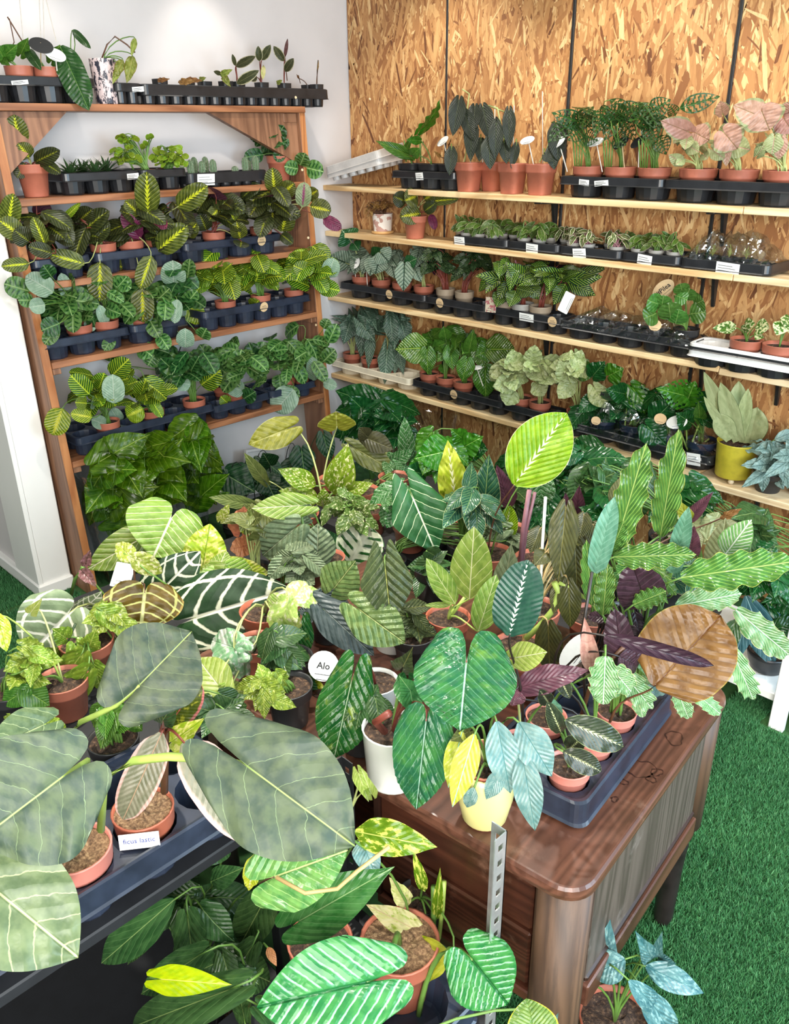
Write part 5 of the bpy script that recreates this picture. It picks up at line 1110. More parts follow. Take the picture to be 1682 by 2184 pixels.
P('potted_prayer_plant', 'rabbit-track prayer plant, rack lowest shelf, above the end of the long tray', 'potted plant', 'rabbit-track prayer plants on the rack lowest shelf', (0.26, -1.234, 0.605), [('round', 'terracotta', 0.052, 0.105, 'soil', 0.12)],
 [('kerch',(201,-1364,928,184,-1396,879,82,-57,8),81),
 ('kerch',(205,-1332,850,269,-1311,773,72,-54,44),91),
 ('kerch',(204,-1333,912,288,-1291,836,68,-60,42),94),
 ('palegrey',(280,-1256,785,250,-1330,805,92,-32,22),66),
 ('lemon',(317,-1220,784,405,-1173,855,50,-86,-7),103),
 ('kerch',(43,-1495,894,88,-1492,994,77,-53,-34),73)], [('kerchdark',22,(0.269,-1.253,0.846),(0.145,0.116,0.129),0.105,0.074,53)])
tray((0.216, -1.014, 0.598), PI/2, 3, 2, 0.0974, 0.066, 0.0472, 'navy_plastic', 'short dark tray in the middle of the rack lowest shelf', None, stickers=(), rim=0.019, name='plant_tray')
P('potted_prayer_plant', 'rabbit-track prayer plant, rack lowest shelf, at the back of the short tray', 'potted plant', 'rabbit-track prayer plants on the rack lowest shelf', (0.167, -1.014, 0.605), [('round', 'terracotta', 0.048, 0.105, 'soil', 0.12)],
 [('kerch',(162,-1061,833,156,-1110,918,93,-34,-13),78),
 ('palegrey',(233,-991,731,225,-1041,707,86,-32,39),88)], [('kerch',18,(0.182,-1.027,0.797),(0.131,0.105,0.131),0.106,0.074,54)])
P('potted_prayer_plant', 'rabbit-track prayer plant, rack lowest shelf, at the front of the short tray', 'potted plant', 'rabbit-track prayer plants on the rack lowest shelf', (0.264, -1.014, 0.605), [('round', 'terracotta', 0.048, 0.105, 'soil', 0.12)],
 [('kerch',(293,-1028,784,348,-1015,910,70,-68,-23),94),
 ('palegrey',(319,-1002,706,286,-1078,749,93,-32,15),78),
 ('kerchdark',(317,-1004,672,382,-981,714,36,-93,-6),74),
 ('lemon',(269,-1052,639,267,-1097,693,96,-22,-15),61)], [('kerch',22,(0.309,-0.998,0.803),(0.14,0.112,0.14),0.104,0.072,55)])
tray((0.224, -0.71, 0.598), PI/2, 3, 2, 0.0887, 0.066, 0.043, 'navy_plastic', 'dark tray with moulded lettering beside the rack right post, lowest shelf', None, stickers=(), rim=0.019, name='plant_tray')
P('potted_prayer_plant', 'rabbit-track prayer plant, rack lowest shelf, with a wide grey leaf hanging at the front', 'potted plant', 'rabbit-track prayer plants on the rack lowest shelf', (0.269, -0.71, 0.605), [('round', 'terracotta', 0.043, 0.105, 'soil', 0.12)],
 [('palegrey',(351,-740,663,298,-822,562,71,-68,18),127),
 ('kerch',(303,-774,653,358,-705,626,80,-53,26),82),
 ('kerch',(267,-754,724,292,-771,662,71,-54,44),77),
 ('kerchdark',(197,-824,772,197,-867,893,87,-47,-16),90)], [('kerch',20,(0.262,-0.745,0.791),(0.135,0.108,0.135),0.11,0.076,56)])
P('potted_prayer_plant', 'rabbit-track prayer plant, rack lowest shelf, against the right post', 'potted plant', 'rabbit-track prayer plants on the rack lowest shelf', (0.269, -0.621, 0.605), [('round', 'terracotta', 0.043, 0.105, 'soil', 0.12)],
 [('palegrey',(337,-594,681,357,-617,806,77,-60,-23),69),
 ('kerch',(394,-566,940,418,-555,986,61,-78,-15),58),
 ('kerch',(407,-552,872,446,-527,963,65,-75,-7),72),
 ('kerch',(388,-571,780,438,-536,839,58,-82,1),77),
 ('palegrey',(385,-575,674,438,-536,653,64,-70,31),55),
 ('kerch',(293,-639,799,288,-686,887,88,-43,-19),82)], [('kerch',20,(0.301,-0.617,0.785),(0.137,0.11,0.149),0.111,0.077,57)])
P('sleeved_plant', 'leafy green plant in a clear sleeve standing beside the rack left post', 'potted plant', 'leafy plants wrapped in clear sleeves under the rack', (0.32, -1.741, 0.001), [('round', 'black_pot', 0.06, 0.11, 'soil', 0.12)],
 [], [('sleeve',14,(0.358,-1.703,0.395),(0.129,0.103,0.18),0.206,0.162,60),('sleeve',9,(0.398,-1.704,0.524),(0.101,0.08,0.126),0.201,0.162,70)])
film_sleeve(bpy.data.objects['sleeved_plant'],0.075,0.1,0.52,0)
P('sleeved_plant', 'leafy green plant in a clear sleeve in the middle under the rack', 'potted plant', 'leafy plants wrapped in clear sleeves under the rack', (0.32, -1.565, 0.001), [('round', 'black_pot', 0.06, 0.11, 'soil', 0.12)],
 [], [('sleeve',14,(0.351,-1.534,0.388),(0.133,0.106,0.186),0.212,0.168,61),('sleeve',9,(0.39,-1.537,0.52),(0.104,0.083,0.13),0.208,0.168,71)])
film_sleeve(bpy.data.objects['sleeved_plant.001'],0.075,0.1,0.5,1)
P('sleeved_plant', 'tall leafy plant in a clear sleeve at the right end of the sleeved row', 'potted plant', 'leafy plants wrapped in clear sleeves under the rack', (0.32, -1.361, 0.001), [('round', 'black_pot', 0.06, 0.11, 'soil', 0.12)],
 [], [('sleeve',14,(0.343,-1.338,0.376),(0.138,0.11,0.193),0.22,0.174,62),('sleeve',9,(0.379,-1.343,0.511),(0.108,0.086,0.135),0.216,0.174,72)])
film_sleeve(bpy.data.objects['sleeved_plant.002'],0.075,0.1,0.48,2)
P('potted_philodendron', 'dark heart-leaved plant with thin pale veins under the rack, beside the sleeved plants', 'potted plant', 'dark velvety heart-leaved plants with wire hoops under the rack', (0.4, -1.174, 0.001), [('round', 'black_pot', 0.06, 0.11, 'soil', 0.12)],
 [('darkheart',(420,-1196,370,528,-1130,299,66,-59,46),172),
 ('darkheart',(395,-1221,382,398,-1261,278,80,-55,23),129),
 ('darkheart',(359,-1258,394,417,-1242,325,71,-52,48),107)], [('darkheart',4,(0.359,-1.13,0.274),(0.101,0.081,0.115),0.133,0.102,80)])
wire_hoop((0.399, -1.203, 0.225),(0.461, -1.141, 0.224),(0.443, -1.159, 0.434),'black wire hoop support among the dark heart-leaved plants under the rack')
P('potted_philodendron', 'dark heart-leaved plant with thin pale veins under the rack, before the leaning white tray', 'potted plant', 'dark velvety heart-leaved plants with wire hoops under the rack', (0.4, -1.009, 0.001), [('round', 'black_pot', 0.06, 0.11, 'soil', 0.12)],
 [('darkheart',(407,-1044,392,441,-1053,286,79,-54,29),101),
 ('darkheart',(441,-1010,309,492,-1001,224,74,-54,39),133),
 ('darkheart',(460,-991,380,465,-1028,450,92,-32,-24),109)], [('darkheart',4,(0.358,-0.966,0.248),(0.104,0.083,0.118),0.137,0.105,81)])
wire_hoop((0.393, -1.044, 0.233),(0.45, -0.987, 0.232),(0.433, -1.004, 0.446),'black wire hoop support among the dark heart-leaved plants under the rack')
P('potted_philodendron', 'dark heart-leaved plant with thin pale veins under the rack, beside the rack right post', 'potted plant', 'dark velvety heart-leaved plants with wire hoops under the rack', (0.4, -0.776, 0.001), [('round', 'black_pot', 0.06, 0.11, 'soil', 0.12)],
 [('darkheart',(439,-780,382,468,-793,252,77,-60,23),128),
 ('darkheart',(399,-820,315,395,-867,241,74,-59,33),92),
 ('darkheart',(517,-701,458,560,-700,336,75,-61,26),91)], [('darkheart',4,(0.356,-0.735,0.203),(0.108,0.086,0.123),0.142,0.109,82)])
wire_hoop((0.364, -0.84, 0.199),(0.414, -0.791, 0.198),(0.399, -0.806, 0.421),'black wire hoop support among the dark heart-leaved plants under the rack')
leaning_tray([(0.1, -0.922, 0.095), (0.1, -0.65, 0.051), (0.1, -0.606, 0.321), (0.1, -0.883, 0.334)])
tray((0.235, -0.098, 1.612), .12, 6, 4, .055, .045, .023, 'grey_tray_plastic', 'grey empty cell tray at the bottom of the tilted pair by the white wall', None, tilt=(0.1,-0.2))
tray((0.235, -0.1, 1.642), .12, 6, 4, .055, .045, .023, 'grey_tray_plastic', 'pale grey empty cell tray lying tilted on its twin by the white wall', None, tilt=(0.15000000000000002,-0.23))
tray((0.678, -0.117, 1.55), 0, 3, 1, 0.1251, 0.071, 0.0607, 'black_plastic', 'black tray of square black pots on the topmost wall shelf', None, stickers=((-0.008, 'white', 0.045, 0.032),), rim=0.019, name='plant_tray')
P('potted_seedling', 'square black pot with a drooping pale green leaf, topmost wall shelf', 'potted plant', 'square black pots on the topmost wall shelf', (0.553, -0.117, 1.558), [('sq', 'black_pot', 0.06, 0.1, 'soil', 0.12)],
 [('heartgreen',(560,-152,1696,476,-279,1757,82,-57,-5),56),
 ('heartgreen',(548,-164,1706,596,-158,1784,55,-78,-28),30)], [], stemrod=[(((0.533,-0.137,1.665),(0.527,-0.143,1.755)),0.0035,'stem_green')])
P('potted_seedling', 'square black pot with a tall rolled upright leaf, topmost wall shelf', 'potted plant', 'square black pots on the topmost wall shelf', (0.678, -0.117, 1.558), [('sq', 'black_pot', 0.06, 0.1, 'soil', 0.12)],
 [('monstera',(662,-176,1803,742,-138,1920,76,25,-60),133),
 ('monstera',(656,-182,1756,636,-245,1760,95,-31,-3),38),
 ('heartgreen',(637,-201,1698,680,-200,1727,26,-89,-37),55)], [], stemrod=[(((0.642,-0.154,1.667),(0.639,-0.157,1.774)),0.004,'stem_green')])
P('potted_seedling', 'square black pot nearly bare beside the dark velvet plants, topmost wall shelf', 'potted plant', 'square black pots on the topmost wall shelf', (0.803, -0.117, 1.558), [('sq', 'black_pot', 0.06, 0.1, 'soil', 0.12)],
 [('dry',(786,-177,1689,784,-221,1715,89,-25,-37),16)], [])
P('potted_velvet_climber', 'first square terracotta pot of dark velvet leaves, beside the black pots', 'potted plant', 'dark velvet-leaved climbers in square terracotta pots', (0.918, -0.14, 1.55), [('sq', 'terracotta', 0.06, 0.118, 'soil', 0.12)],
 [('darkvelvet',(902,-198,1909,905,-237,1774,67,-71,22),71,{'S':(0.883,-0.175,1.888)}),
 ('darkvelvet',(941,-159,1824,961,-182,1673,63,-75,19),64,{'S':(0.922,-0.135,1.803)}),
 ('darkvelvet',(882,-218,1719,897,-245,1618,65,-71,29),57,{'S':(0.862,-0.196,1.737)}),
 ('darkvelvet',(919,-181,1864,969,-174,1755,57,-80,21),60,{'S':(0.9,-0.157,1.843)})], [], stemrod=[(((0.903,-0.155,1.671),(0.916,-0.142,1.773),(0.907,-0.151,1.864),(0.913,-0.145,1.936),(0.891,-0.166,1.954)),0.003,'stem_pale'),(((0.922,-0.136,1.665),(0.916,-0.141,1.891)),0.0015,'stake_white')])
P('potted_velvet_climber', 'second terracotta pot of dark velvet leaves, set back from its neighbours', 'potted plant', 'dark velvet-leaved climbers in square terracotta pots', (0.991, -0.06, 1.55), [('sq', 'terracotta', 0.06, 0.118, 'soil', 0.12)],
 [('darkvelvet',(947,-147,1885,965,-171,1792,61,-73,31),59,{'S':(0.928,-0.124,1.864)}),
 ('darkvelvet',(972,-122,1881,1015,-121,1755,58,-79,19),71,{'S':(0.954,-0.098,1.86)}),
 ('darkvelvet',(968,-126,1755,985,-152,1672,61,-71,35),52,{'S':(0.948,-0.103,1.773)}),
 ('darkvelvet',(1009,-85,1827,1038,-98,1699,59,-78,21),60,{'S':(0.99,-0.061,1.805)})], [], stemrod=[(((0.972,-0.079,1.67),(0.962,-0.089,1.791),(0.953,-0.099,1.891)),0.003,'stem_pale'),(((0.991,-0.06,1.664),(0.988,-0.063,1.89)),0.0015,'stake_white')])
P('potted_velvet_climber', 'third square terracotta pot with long hanging dark velvet leaves', 'potted plant', 'dark velvet-leaved climbers in square terracotta pots', (1.157, -0.14, 1.55), [('sq', 'terracotta', 0.06, 0.118, 'soil', 0.12)],
 [('darkvelvet',(1103,-238,1756,1128,-254,1647,59,-76,26),69,{'S':(1.083,-0.215,1.774)}),
 ('darkvelvet',(1157,-183,1863,1180,-202,1724,59,-78,21),53,{'S':(1.139,-0.158,1.843)}),
 ('darkvelvet',(1147,-193,1747,1175,-207,1668,54,-77,33),50,{'S':(1.128,-0.169,1.764)}),
 ('darkvelvet',(1122,-218,1817,1141,-242,1686,61,-76,23),61,{'S':(1.104,-0.194,1.796)}),
 ('darkvelvet',(1182,-158,1737,1189,-193,1650,61,-71,34),39,{'S':(1.163,-0.135,1.755)})], [], stemrod=[(((1.145,-0.153,1.675),(1.129,-0.169,1.755),(1.105,-0.193,1.878),(1.078,-0.22,1.887),(1.132,-0.166,1.86)),0.003,'stem_pale'),(((1.156,-0.142,1.669),(1.153,-0.145,1.885)),0.0015,'stake_white')])
P('potted_velvet_climber', 'fourth square terracotta pot of dark velvet leaves with a tall cane', 'potted plant', 'dark velvet-leaved climbers in square terracotta pots', (1.297, -0.135, 1.55), [('sq', 'terracotta', 0.06, 0.118, 'soil', 0.12)],
 [('darkvelvet',(1350,-124,1806,1379,-137,1678,54,-82,21),75,{'S':(1.334,-0.098,1.785)}),
 ('darkvelvet',(1340,-134,1729,1370,-146,1648,49,-81,31),56,{'S':(1.321,-0.11,1.746)}),
 ('darkvelvet',(1321,-153,1703,1363,-153,1678,19,-93,31),38,{'S':(1.302,-0.129,1.72)})], [], stemrod=[(((1.291,-0.141,1.676),(1.309,-0.123,1.72),(1.325,-0.107,1.806)),0.003,'stem_pale'),(((1.3,-0.131,1.671),(1.288,-0.144,1.932)),0.0015,'stake_white')])
tray((1.647, -0.108, 1.55), 0, 3, 1, 0.1438, 0.071, 0.0688, 'black_plastic', 'black tray of lacy-leaved plants on the topmost wall shelf', None, stickers=((-0.104, 'white', 0.045, 0.022), (-0.027, 'white', 0.06, 0.02)), rim=0.019, name='plant_tray')
P('potted_skeleton_monstera', 'lacy skeleton-leaved plant beside the dark velvet climbers', 'potted plant', 'lacy skeleton-leaved plants on the topmost wall shelf', (1.503, -0.108, 1.558), [('round', 'terracotta', 0.062, 0.105, 'soil', 0.12)],
 [('skeleton',(1492,-161,1817,1426,-270,1854,83,-55,-13),67),
 ('skeleton',(1498,-155,1812,1544,-152,1860,34,-90,-26),67),
 ('skeleton',(1493,-160,1796,1474,-221,1756,81,-47,34),67),
 ('skeleton',(1501,-152,1771,1556,-139,1755,26,-96,10),63)], [('skeleton',9,(1.468,-0.171,1.805),(0.084,0.067,0.07),0.14,0.072,1332)], stemrod=[(((1.466,-0.145,1.654),(1.455,-0.156,1.755)),0.003,'stem_green'),(((1.471,-0.139,1.654),(1.464,-0.147,1.755)),0.003,'stem_green'),(((1.477,-0.134,1.653),(1.473,-0.138,1.755)),0.003,'stem_green'),(((1.482,-0.129,1.653),(1.482,-0.129,1.755)),0.003,'stem_green')])
P('potted_skeleton_monstera', 'lacy skeleton-leaved plant in the middle cup of its tray', 'potted plant', 'lacy skeleton-leaved plants on the topmost wall shelf', (1.647, -0.108, 1.558), [('round', 'terracotta', 0.062, 0.105, 'soil', 0.12)],
 [('skeleton',(1658,-138,1834,1623,-216,1869,84,-49,-24),73),
 ('skeleton',(1645,-151,1842,1720,-119,1872,42,-91,-6),73),
 ('skeleton',(1624,-173,1803,1613,-227,1842,77,-47,-43),65),
 ('skeleton',(1638,-159,1771,1687,-152,1739,26,-94,20),65)], [('skeleton',9,(1.63,-0.153,1.811),(0.082,0.065,0.068),0.136,0.07,1396)], stemrod=[(((1.605,-0.15,1.657),(1.593,-0.162,1.755)),0.003,'stem_green'),(((1.61,-0.145,1.656),(1.601,-0.153,1.755)),0.003,'stem_green'),(((1.615,-0.14,1.656),(1.61,-0.144,1.755)),0.003,'stem_green'),(((1.62,-0.134,1.656),(1.619,-0.136,1.755)),0.003,'stem_green')])
P('potted_skeleton_monstera', 'lacy skeleton-leaved plant with the tallest arching leaf, beside the pink plants', 'potted plant', 'lacy skeleton-leaved plants on the topmost wall shelf', (1.79, -0.108, 1.558), [('round', 'terracotta', 0.062, 0.105, 'soil', 0.12)],
 [('skeleton',(1777,-164,1847,1841,-142,1888,38,-92,-9),71),
 ('skeleton',(1852,-88,1861,1963,-19,1896,53,-85,0),62),
 ('skeleton',(1773,-168,1817,1817,-166,1755,35,-91,22),72),
 ('skeleton',(1779,-161,1814,1751,-233,1847,84,-47,-28),67),
 ('skeleton',(1807,-134,1770,1845,-138,1708,34,-90,27),68),
 ('skeleton',(1843,-98,1839,1836,-147,1876,70,-49,-52),42)], [('skeleton',9,(1.757,-0.17,1.809),(0.079,0.063,0.066),0.132,0.068,1472)], stemrod=[(((1.753,-0.145,1.659),(1.74,-0.158,1.755)),0.003,'stem_green'),(((1.758,-0.14,1.659),(1.749,-0.149,1.755)),0.003,'stem_green'),(((1.763,-0.135,1.659),(1.757,-0.141,1.755)),0.003,'stem_green'),(((1.768,-0.13,1.659),(1.766,-0.132,1.755)),0.003,'stem_green')])
tray((2.111, -0.104, 1.55), 0, 3, 1, 0.1513, 0.071, 0.0725, 'black_plastic', 'black tray with moulded lettering under the pink plants, topmost wall shelf', None, stickers=(), rim=0.019, name='plant_tray')
P('potted_syngonium', 'smaller pink and green arrow-leaved plant beside the lacy plants', 'potted plant', 'pink arrow-leaved plants on the topmost wall shelf', (1.96, -0.104, 1.558), [('round', 'terracotta', 0.068, 0.105, 'soil', 0.12)],
 [('pinksyn',(1934,-173,1785,1880,-269,1819,83,-52,-18),75),
 ('pinksyn',(1958,-149,1777,2005,-144,1755,18,-97,15),91),
 ('paleSyn',(1936,-170,1763,1948,-201,1726,39,-64,66),49),
 ('paleSyn',(1926,-181,1687,1909,-240,1711,88,-37,-31),43),
 ('paleSyn',(1944,-162,1737,1984,-165,1718,5,-97,25),49),
 ('paleSyn',(1931,-176,1695,1929,-220,1678,81,-23,54),36),
 ('paleSyn',(1982,-124,1709,2007,-142,1695,-22,-78,58),43)], [('paleSyn',11,(1.91,-0.111,1.731),(0.074,0.059,0.057),0.06,0.047,1585)])
P('potted_syngonium', 'pink arrow-leaved plant with one large open leaf in front', 'potted plant', 'pink arrow-leaved plants on the topmost wall shelf', (2.111, -0.104, 1.558), [('round', 'terracotta', 0.068, 0.105, 'soil', 0.12)],
 [('pinksyn',(2089,-211,1777,2133,-195,1730,39,-92,5),110),
 ('pinksyn',(2063,-195,1841,2068,-233,1876,51,-54,-66),53),
 ('paleSyn',(2096,-161,1740,2156,-144,1726,29,-96,5),73),
 ('paleSyn',(2053,-205,1726,2098,-203,1698,18,-96,20),48),
 ('pinksyn',(2085,-173,1741,2103,-197,1675,35,-84,41),38)], [('paleSyn',11,(2.053,-0.12,1.732),(0.072,0.057,0.055),0.058,0.045,1665)])
P('potted_syngonium', 'largest pink arrow-leaved plant with wide leaves above its pot', 'potted plant', 'pink arrow-leaved plants on the topmost wall shelf', (2.263, -0.104, 1.558), [('round', 'terracotta', 0.068, 0.105, 'soil', 0.12)],
 [('pinksyn',(2199,-210,1828,2147,-305,1860,82,-52,-21),90),
 ('pinksyn',(2211,-226,1838,2238,-214,1786,40,-92,-2),127),
 ('pinksyn',(2256,-153,1817,2293,-159,1776,16,-95,27),91),
 ('paleSyn',(2252,-200,1762,2252,-199,1714,38,-92,-1),61),
 ('pinksyn',(2268,-183,1755,2270,-181,1699,38,-93,-2),52),
 ('pinksyn',(2262,-147,1838,2280,-171,1871,14,-76,-63),75),
 ('paleSyn',(2207,-202,1713,2233,-219,1742,1,-86,-52),37)], [('paleSyn',11,(2.207,-0.117,1.733),(0.069,0.055,0.053),0.056,0.044,1760)])
tagplate((0.756, -0.13, 1.751),(0.85, 0, 0.4),(0.35, -0.75, 0.55),0.072,'oval','paper_white','white oval tag leaning out beside the black pots','stake_white',(0.794, -0.13, 1.669),'white oval plant tags on the topmost wall shelf',None,tcol='ink',asp=0.5,tsize=0.3)
tagplate((0.948, -0.1, 1.726),(0.85, 0, 0.5),(0.35, -0.75, 0.55),0.072,'oval','paper_white','white oval tag half hidden by dark velvet leaves','stake_white',(0.963, -0.1, 1.67),'white oval plant tags on the topmost wall shelf',None,tcol='ink',asp=0.5,tsize=0.3)
tagplate((1.211, -0.12, 1.754),(0.95, 0, 0.15),(0.35, -0.75, 0.55),0.072,'oval','paper_white','white oval tag above the fourth square terracotta pot','stake_white',(1.253, -0.12, 1.666),'white oval plant tags on the topmost wall shelf',None,tcol='ink',asp=0.5,tsize=0.3)
tagplate((1.369, -0.13, 1.746),(0.85, 0, 0.45),(0.35, -0.75, 0.55),0.072,'oval','paper_white','white oval tag on a white stake beside the lacy plants','stake_white',(1.421, -0.13, 1.661),'white oval plant tags on the topmost wall shelf',None,tcol='ink',asp=0.5,tsize=0.3)
tagplate((1.541, -0.13, 1.748),(0.95, 0, 0.2),(0.35, -0.75, 0.55),0.072,'oval','paper_white','white oval tag in the middle lacy plant pot','stake_white',(1.581, -0.13, 1.664),'white oval plant tags on the topmost wall shelf',None,tcol='ink',asp=0.5,tsize=0.3)
tagplate((1.647, -0.12, 1.746),(0.8, 0, 0.45),(0.35, -0.75, 0.55),0.072,'oval','tag_black','black oval tag on a wooden stake among the lacy plants','stake_wood',(1.673, -0.12, 1.665),'white oval plant tags on the topmost wall shelf',None,tcol='ink',asp=0.5,tsize=0.3)
tagplate((1.72, -0.12, 1.75),(0.8, 0, 0.45),(0.35, -0.75, 0.55),0.072,'oval','tag_black','black oval tag on a white stake among the lacy plants','stake_white',(1.73, -0.12, 1.666),'white oval plant tags on the topmost wall shelf',None,tcol='ink',asp=0.5,tsize=0.3)
P('saucered_planter', 'white and blush leaf-print pot on a tan saucer holding a dried plant', 'potted plant', None, (0.32, -0.09, 1.329), [('cyl', 'pink_leaf_print', 0.052, 0.095, 'soil', 0.1)],
 [], [('dry',47,(0.335,-0.104,1.454),(0.072,0.058,0.03),0.035,0.019,140),('dry',22,(0.293,-0.145,1.426),(0.03,0.024,0.054),0.042,0.014,141)])
MB().lathe([(.050,0),(.056,.002),(.057,.012),(.050,.013)],26,(0,0,0)).obj('saucer','tan_saucer',bpy.data.objects['saucered_planter'],True)
P('potted_prayer_plant', 'lone prayer plant in a terracotta pot on the second wall shelf', 'potted plant', None, (0.588, -0.135, 1.329), [('round', 'terracotta', 0.058, 0.102, 'soil', 0.12)],
 [('maranta',(614,-152,1520,595,-214,1502,92,-34,21),87),
 ('maranta',(640,-126,1505,691,-117,1533,27,-94,-20),83),
 ('maranta',(625,-141,1443,579,-230,1432,88,-47,13),88),
 ('marantadark',(578,-188,1496,558,-251,1523,93,-35,-12),74),
 ('maranta',(648,-118,1495,772,-35,1507,55,-83,6),44),
 ('marantadark',(640,-126,1453,699,-109,1492,37,-92,-16),57),
 ('marantaback',(660,-105,1436,696,-111,1372,55,-74,38),40)], [])
tray((1.024, -0.105, 1.329), 0, 4, 2, 0.0721, 0.03, 0.035, 'black_plastic', 'first low tray of waxy plants, nearest the lone prayer plant', 'low black trays of small waxy plants on the second wall shelf', stickers=((-0.11, 'white', 0.06, 0.036),), rim=0.02, name='plant_tray')
P('potted_hoya', 'small green waxy-leaved plant in the first low tray, second wall shelf', 'potted plant', 'small waxy-leaved plants in low trays on the second wall shelf, tray 1', (0.915, -0.141, 1.336), [('round', 'grey_pot', 0.03, 0.042, 'soil', 0.12)],
 [], [('hoya',16,(0.915,-0.141,1.396),(0.052,0.042,0.033),0.063,0.025,150)])
P('potted_hoya', 'small green waxy-leaved plant in the first low tray, second wall shelf', 'potted plant', 'small waxy-leaved plants in low trays on the second wall shelf, tray 1', (0.821, -0.07, 1.336), [('round', 'grey_pot', 0.03, 0.042, 'soil', 0.12)],
 [], [('hoya',16,(0.821,-0.07,1.396),(0.053,0.043,0.034),0.065,0.026,151)])
P('potted_hoya', 'small green waxy-leaved plant in the first low tray, second wall shelf', 'potted plant', 'small waxy-leaved plants in low trays on the second wall shelf, tray 1', (0.988, -0.141, 1.336), [('round', 'grey_pot', 0.03, 0.042, 'soil', 0.12)],
 [], [('hoya',16,(0.988,-0.141,1.396),(0.051,0.041,0.032),0.062,0.025,152)])
P('potted_hoya', 'small green waxy-leaved plant in the first low tray, second wall shelf', 'potted plant', 'small waxy-leaved plants in low trays on the second wall shelf, tray 1', (0.915, -0.069, 1.336), [('round', 'grey_pot', 0.03, 0.042, 'soil', 0.12)],
 [], [('hoya',16,(0.915,-0.069,1.396),(0.053,0.042,0.033),0.064,0.026,153)])
P('potted_hoya', 'small green waxy-leaved plant in the first low tray, second wall shelf', 'potted plant', 'small waxy-leaved plants in low trays on the second wall shelf, tray 1', (1.06, -0.141, 1.336), [('round', 'grey_pot', 0.03, 0.042, 'soil', 0.12)],
 [], [('hoya',16,(1.06,-0.141,1.396),(0.051,0.041,0.032),0.062,0.025,154)])
P('potted_hoya', 'small green waxy-leaved plant in the first low tray, second wall shelf', 'potted plant', 'small waxy-leaved plants in low trays on the second wall shelf, tray 1', (1.06, -0.069, 1.336), [('round', 'grey_pot', 0.03, 0.042, 'soil', 0.12)],
 [], [('hoya',16,(1.06,-0.069,1.396),(0.051,0.041,0.032),0.062,0.025,155)])
tray((1.311, -0.097, 1.329), 0, 3, 2, 0.0805, 0.03, 0.0375, 'black_plastic', 'second low tray of waxy plants along the shelf', 'low black trays of small waxy plants on the second wall shelf', stickers=((0.002, 'white', 0.06, 0.036),), rim=0.02, name='plant_tray')
P('potted_hoya', 'small green waxy-leaved plant in the second low tray, second wall shelf', 'potted plant', 'small waxy-leaved plants in low trays on the second wall shelf, tray 2', (1.231, -0.137, 1.336), [('round', 'grey_pot', 0.03, 0.042, 'soil', 0.12)],
 [], [('hoya',16,(1.231,-0.137,1.396),(0.049,0.039,0.031),0.06,0.024,170)])
P('potted_hoya', 'small green waxy-leaved plant in the second low tray, second wall shelf', 'potted plant', 'small waxy-leaved plants in low trays on the second wall shelf, tray 2', (1.132, -0.069, 1.336), [('round', 'grey_pot', 0.03, 0.042, 'soil', 0.12)],
 [], [('hoya',16,(1.132,-0.069,1.396),(0.051,0.041,0.032),0.062,0.025,171)])
P('potted_hoya', 'small green waxy-leaved plant in the second low tray, second wall shelf', 'potted plant', 'small waxy-leaved plants in low trays on the second wall shelf, tray 2', (1.311, -0.137, 1.336), [('round', 'grey_pot', 0.03, 0.042, 'soil', 0.12)],
 [], [('hoya',16,(1.311,-0.137,1.396),(0.049,0.039,0.031),0.059,0.024,172)])
P('potted_hoya', 'small green waxy-leaved plant in the second low tray, second wall shelf', 'potted plant', 'small waxy-leaved plants in low trays on the second wall shelf, tray 2', (1.311, -0.057, 1.336), [('round', 'grey_pot', 0.03, 0.042, 'soil', 0.12)],
 [], [('hoya',16,(1.311,-0.057,1.396),(0.049,0.039,0.031),0.06,0.024,173)])
tray((1.586, -0.112, 1.329), 0, 4, 2, 0.0658, 0.03, 0.0319, 'black_plastic', 'third low tray, holding cream-edged waxy plants', 'low black trays of small waxy plants on the second wall shelf', stickers=((-0.041, 'white', 0.06, 0.036),), rim=0.02, name='plant_tray')
P('potted_hoya', 'cream-edged waxy-leaved plant in the third low tray, second wall shelf', 'potted plant', 'small waxy-leaved plants in low trays on the second wall shelf, tray 3', (1.487, -0.145, 1.336), [('round', 'grey_pot', 0.03, 0.042, 'soil', 0.12)],
 [], [('hoyavar',16,(1.487,-0.145,1.396),(0.047,0.037,0.03),0.057,0.023,190)])
P('potted_hoya', 'cream-edged waxy-leaved plant in the third low tray, second wall shelf', 'potted plant', 'small waxy-leaved plants in low trays on the second wall shelf, tray 3', (1.392, -0.057, 1.336), [('round', 'grey_pot', 0.03, 0.042, 'soil', 0.12)],
 [], [('hoyavar',16,(1.392,-0.057,1.396),(0.048,0.039,0.031),0.059,0.024,191)])
P('potted_hoya', 'cream-edged waxy-leaved plant in the third low tray, second wall shelf', 'potted plant', 'small waxy-leaved plants in low trays on the second wall shelf, tray 3', (1.553, -0.145, 1.336), [('round', 'grey_pot', 0.03, 0.042, 'soil', 0.12)],
 [], [('hoyavar',16,(1.553,-0.145,1.396),(0.046,0.037,0.029),0.056,0.022,192)])
P('potted_hoya', 'cream-edged waxy-leaved plant in the third low tray, second wall shelf', 'potted plant', 'small waxy-leaved plants in low trays on the second wall shelf, tray 3', (1.487, -0.079, 1.336), [('round', 'grey_pot', 0.03, 0.042, 'soil', 0.12)],
 [], [('hoyavar',16,(1.487,-0.079,1.396),(0.047,0.038,0.03),0.058,0.023,193)])
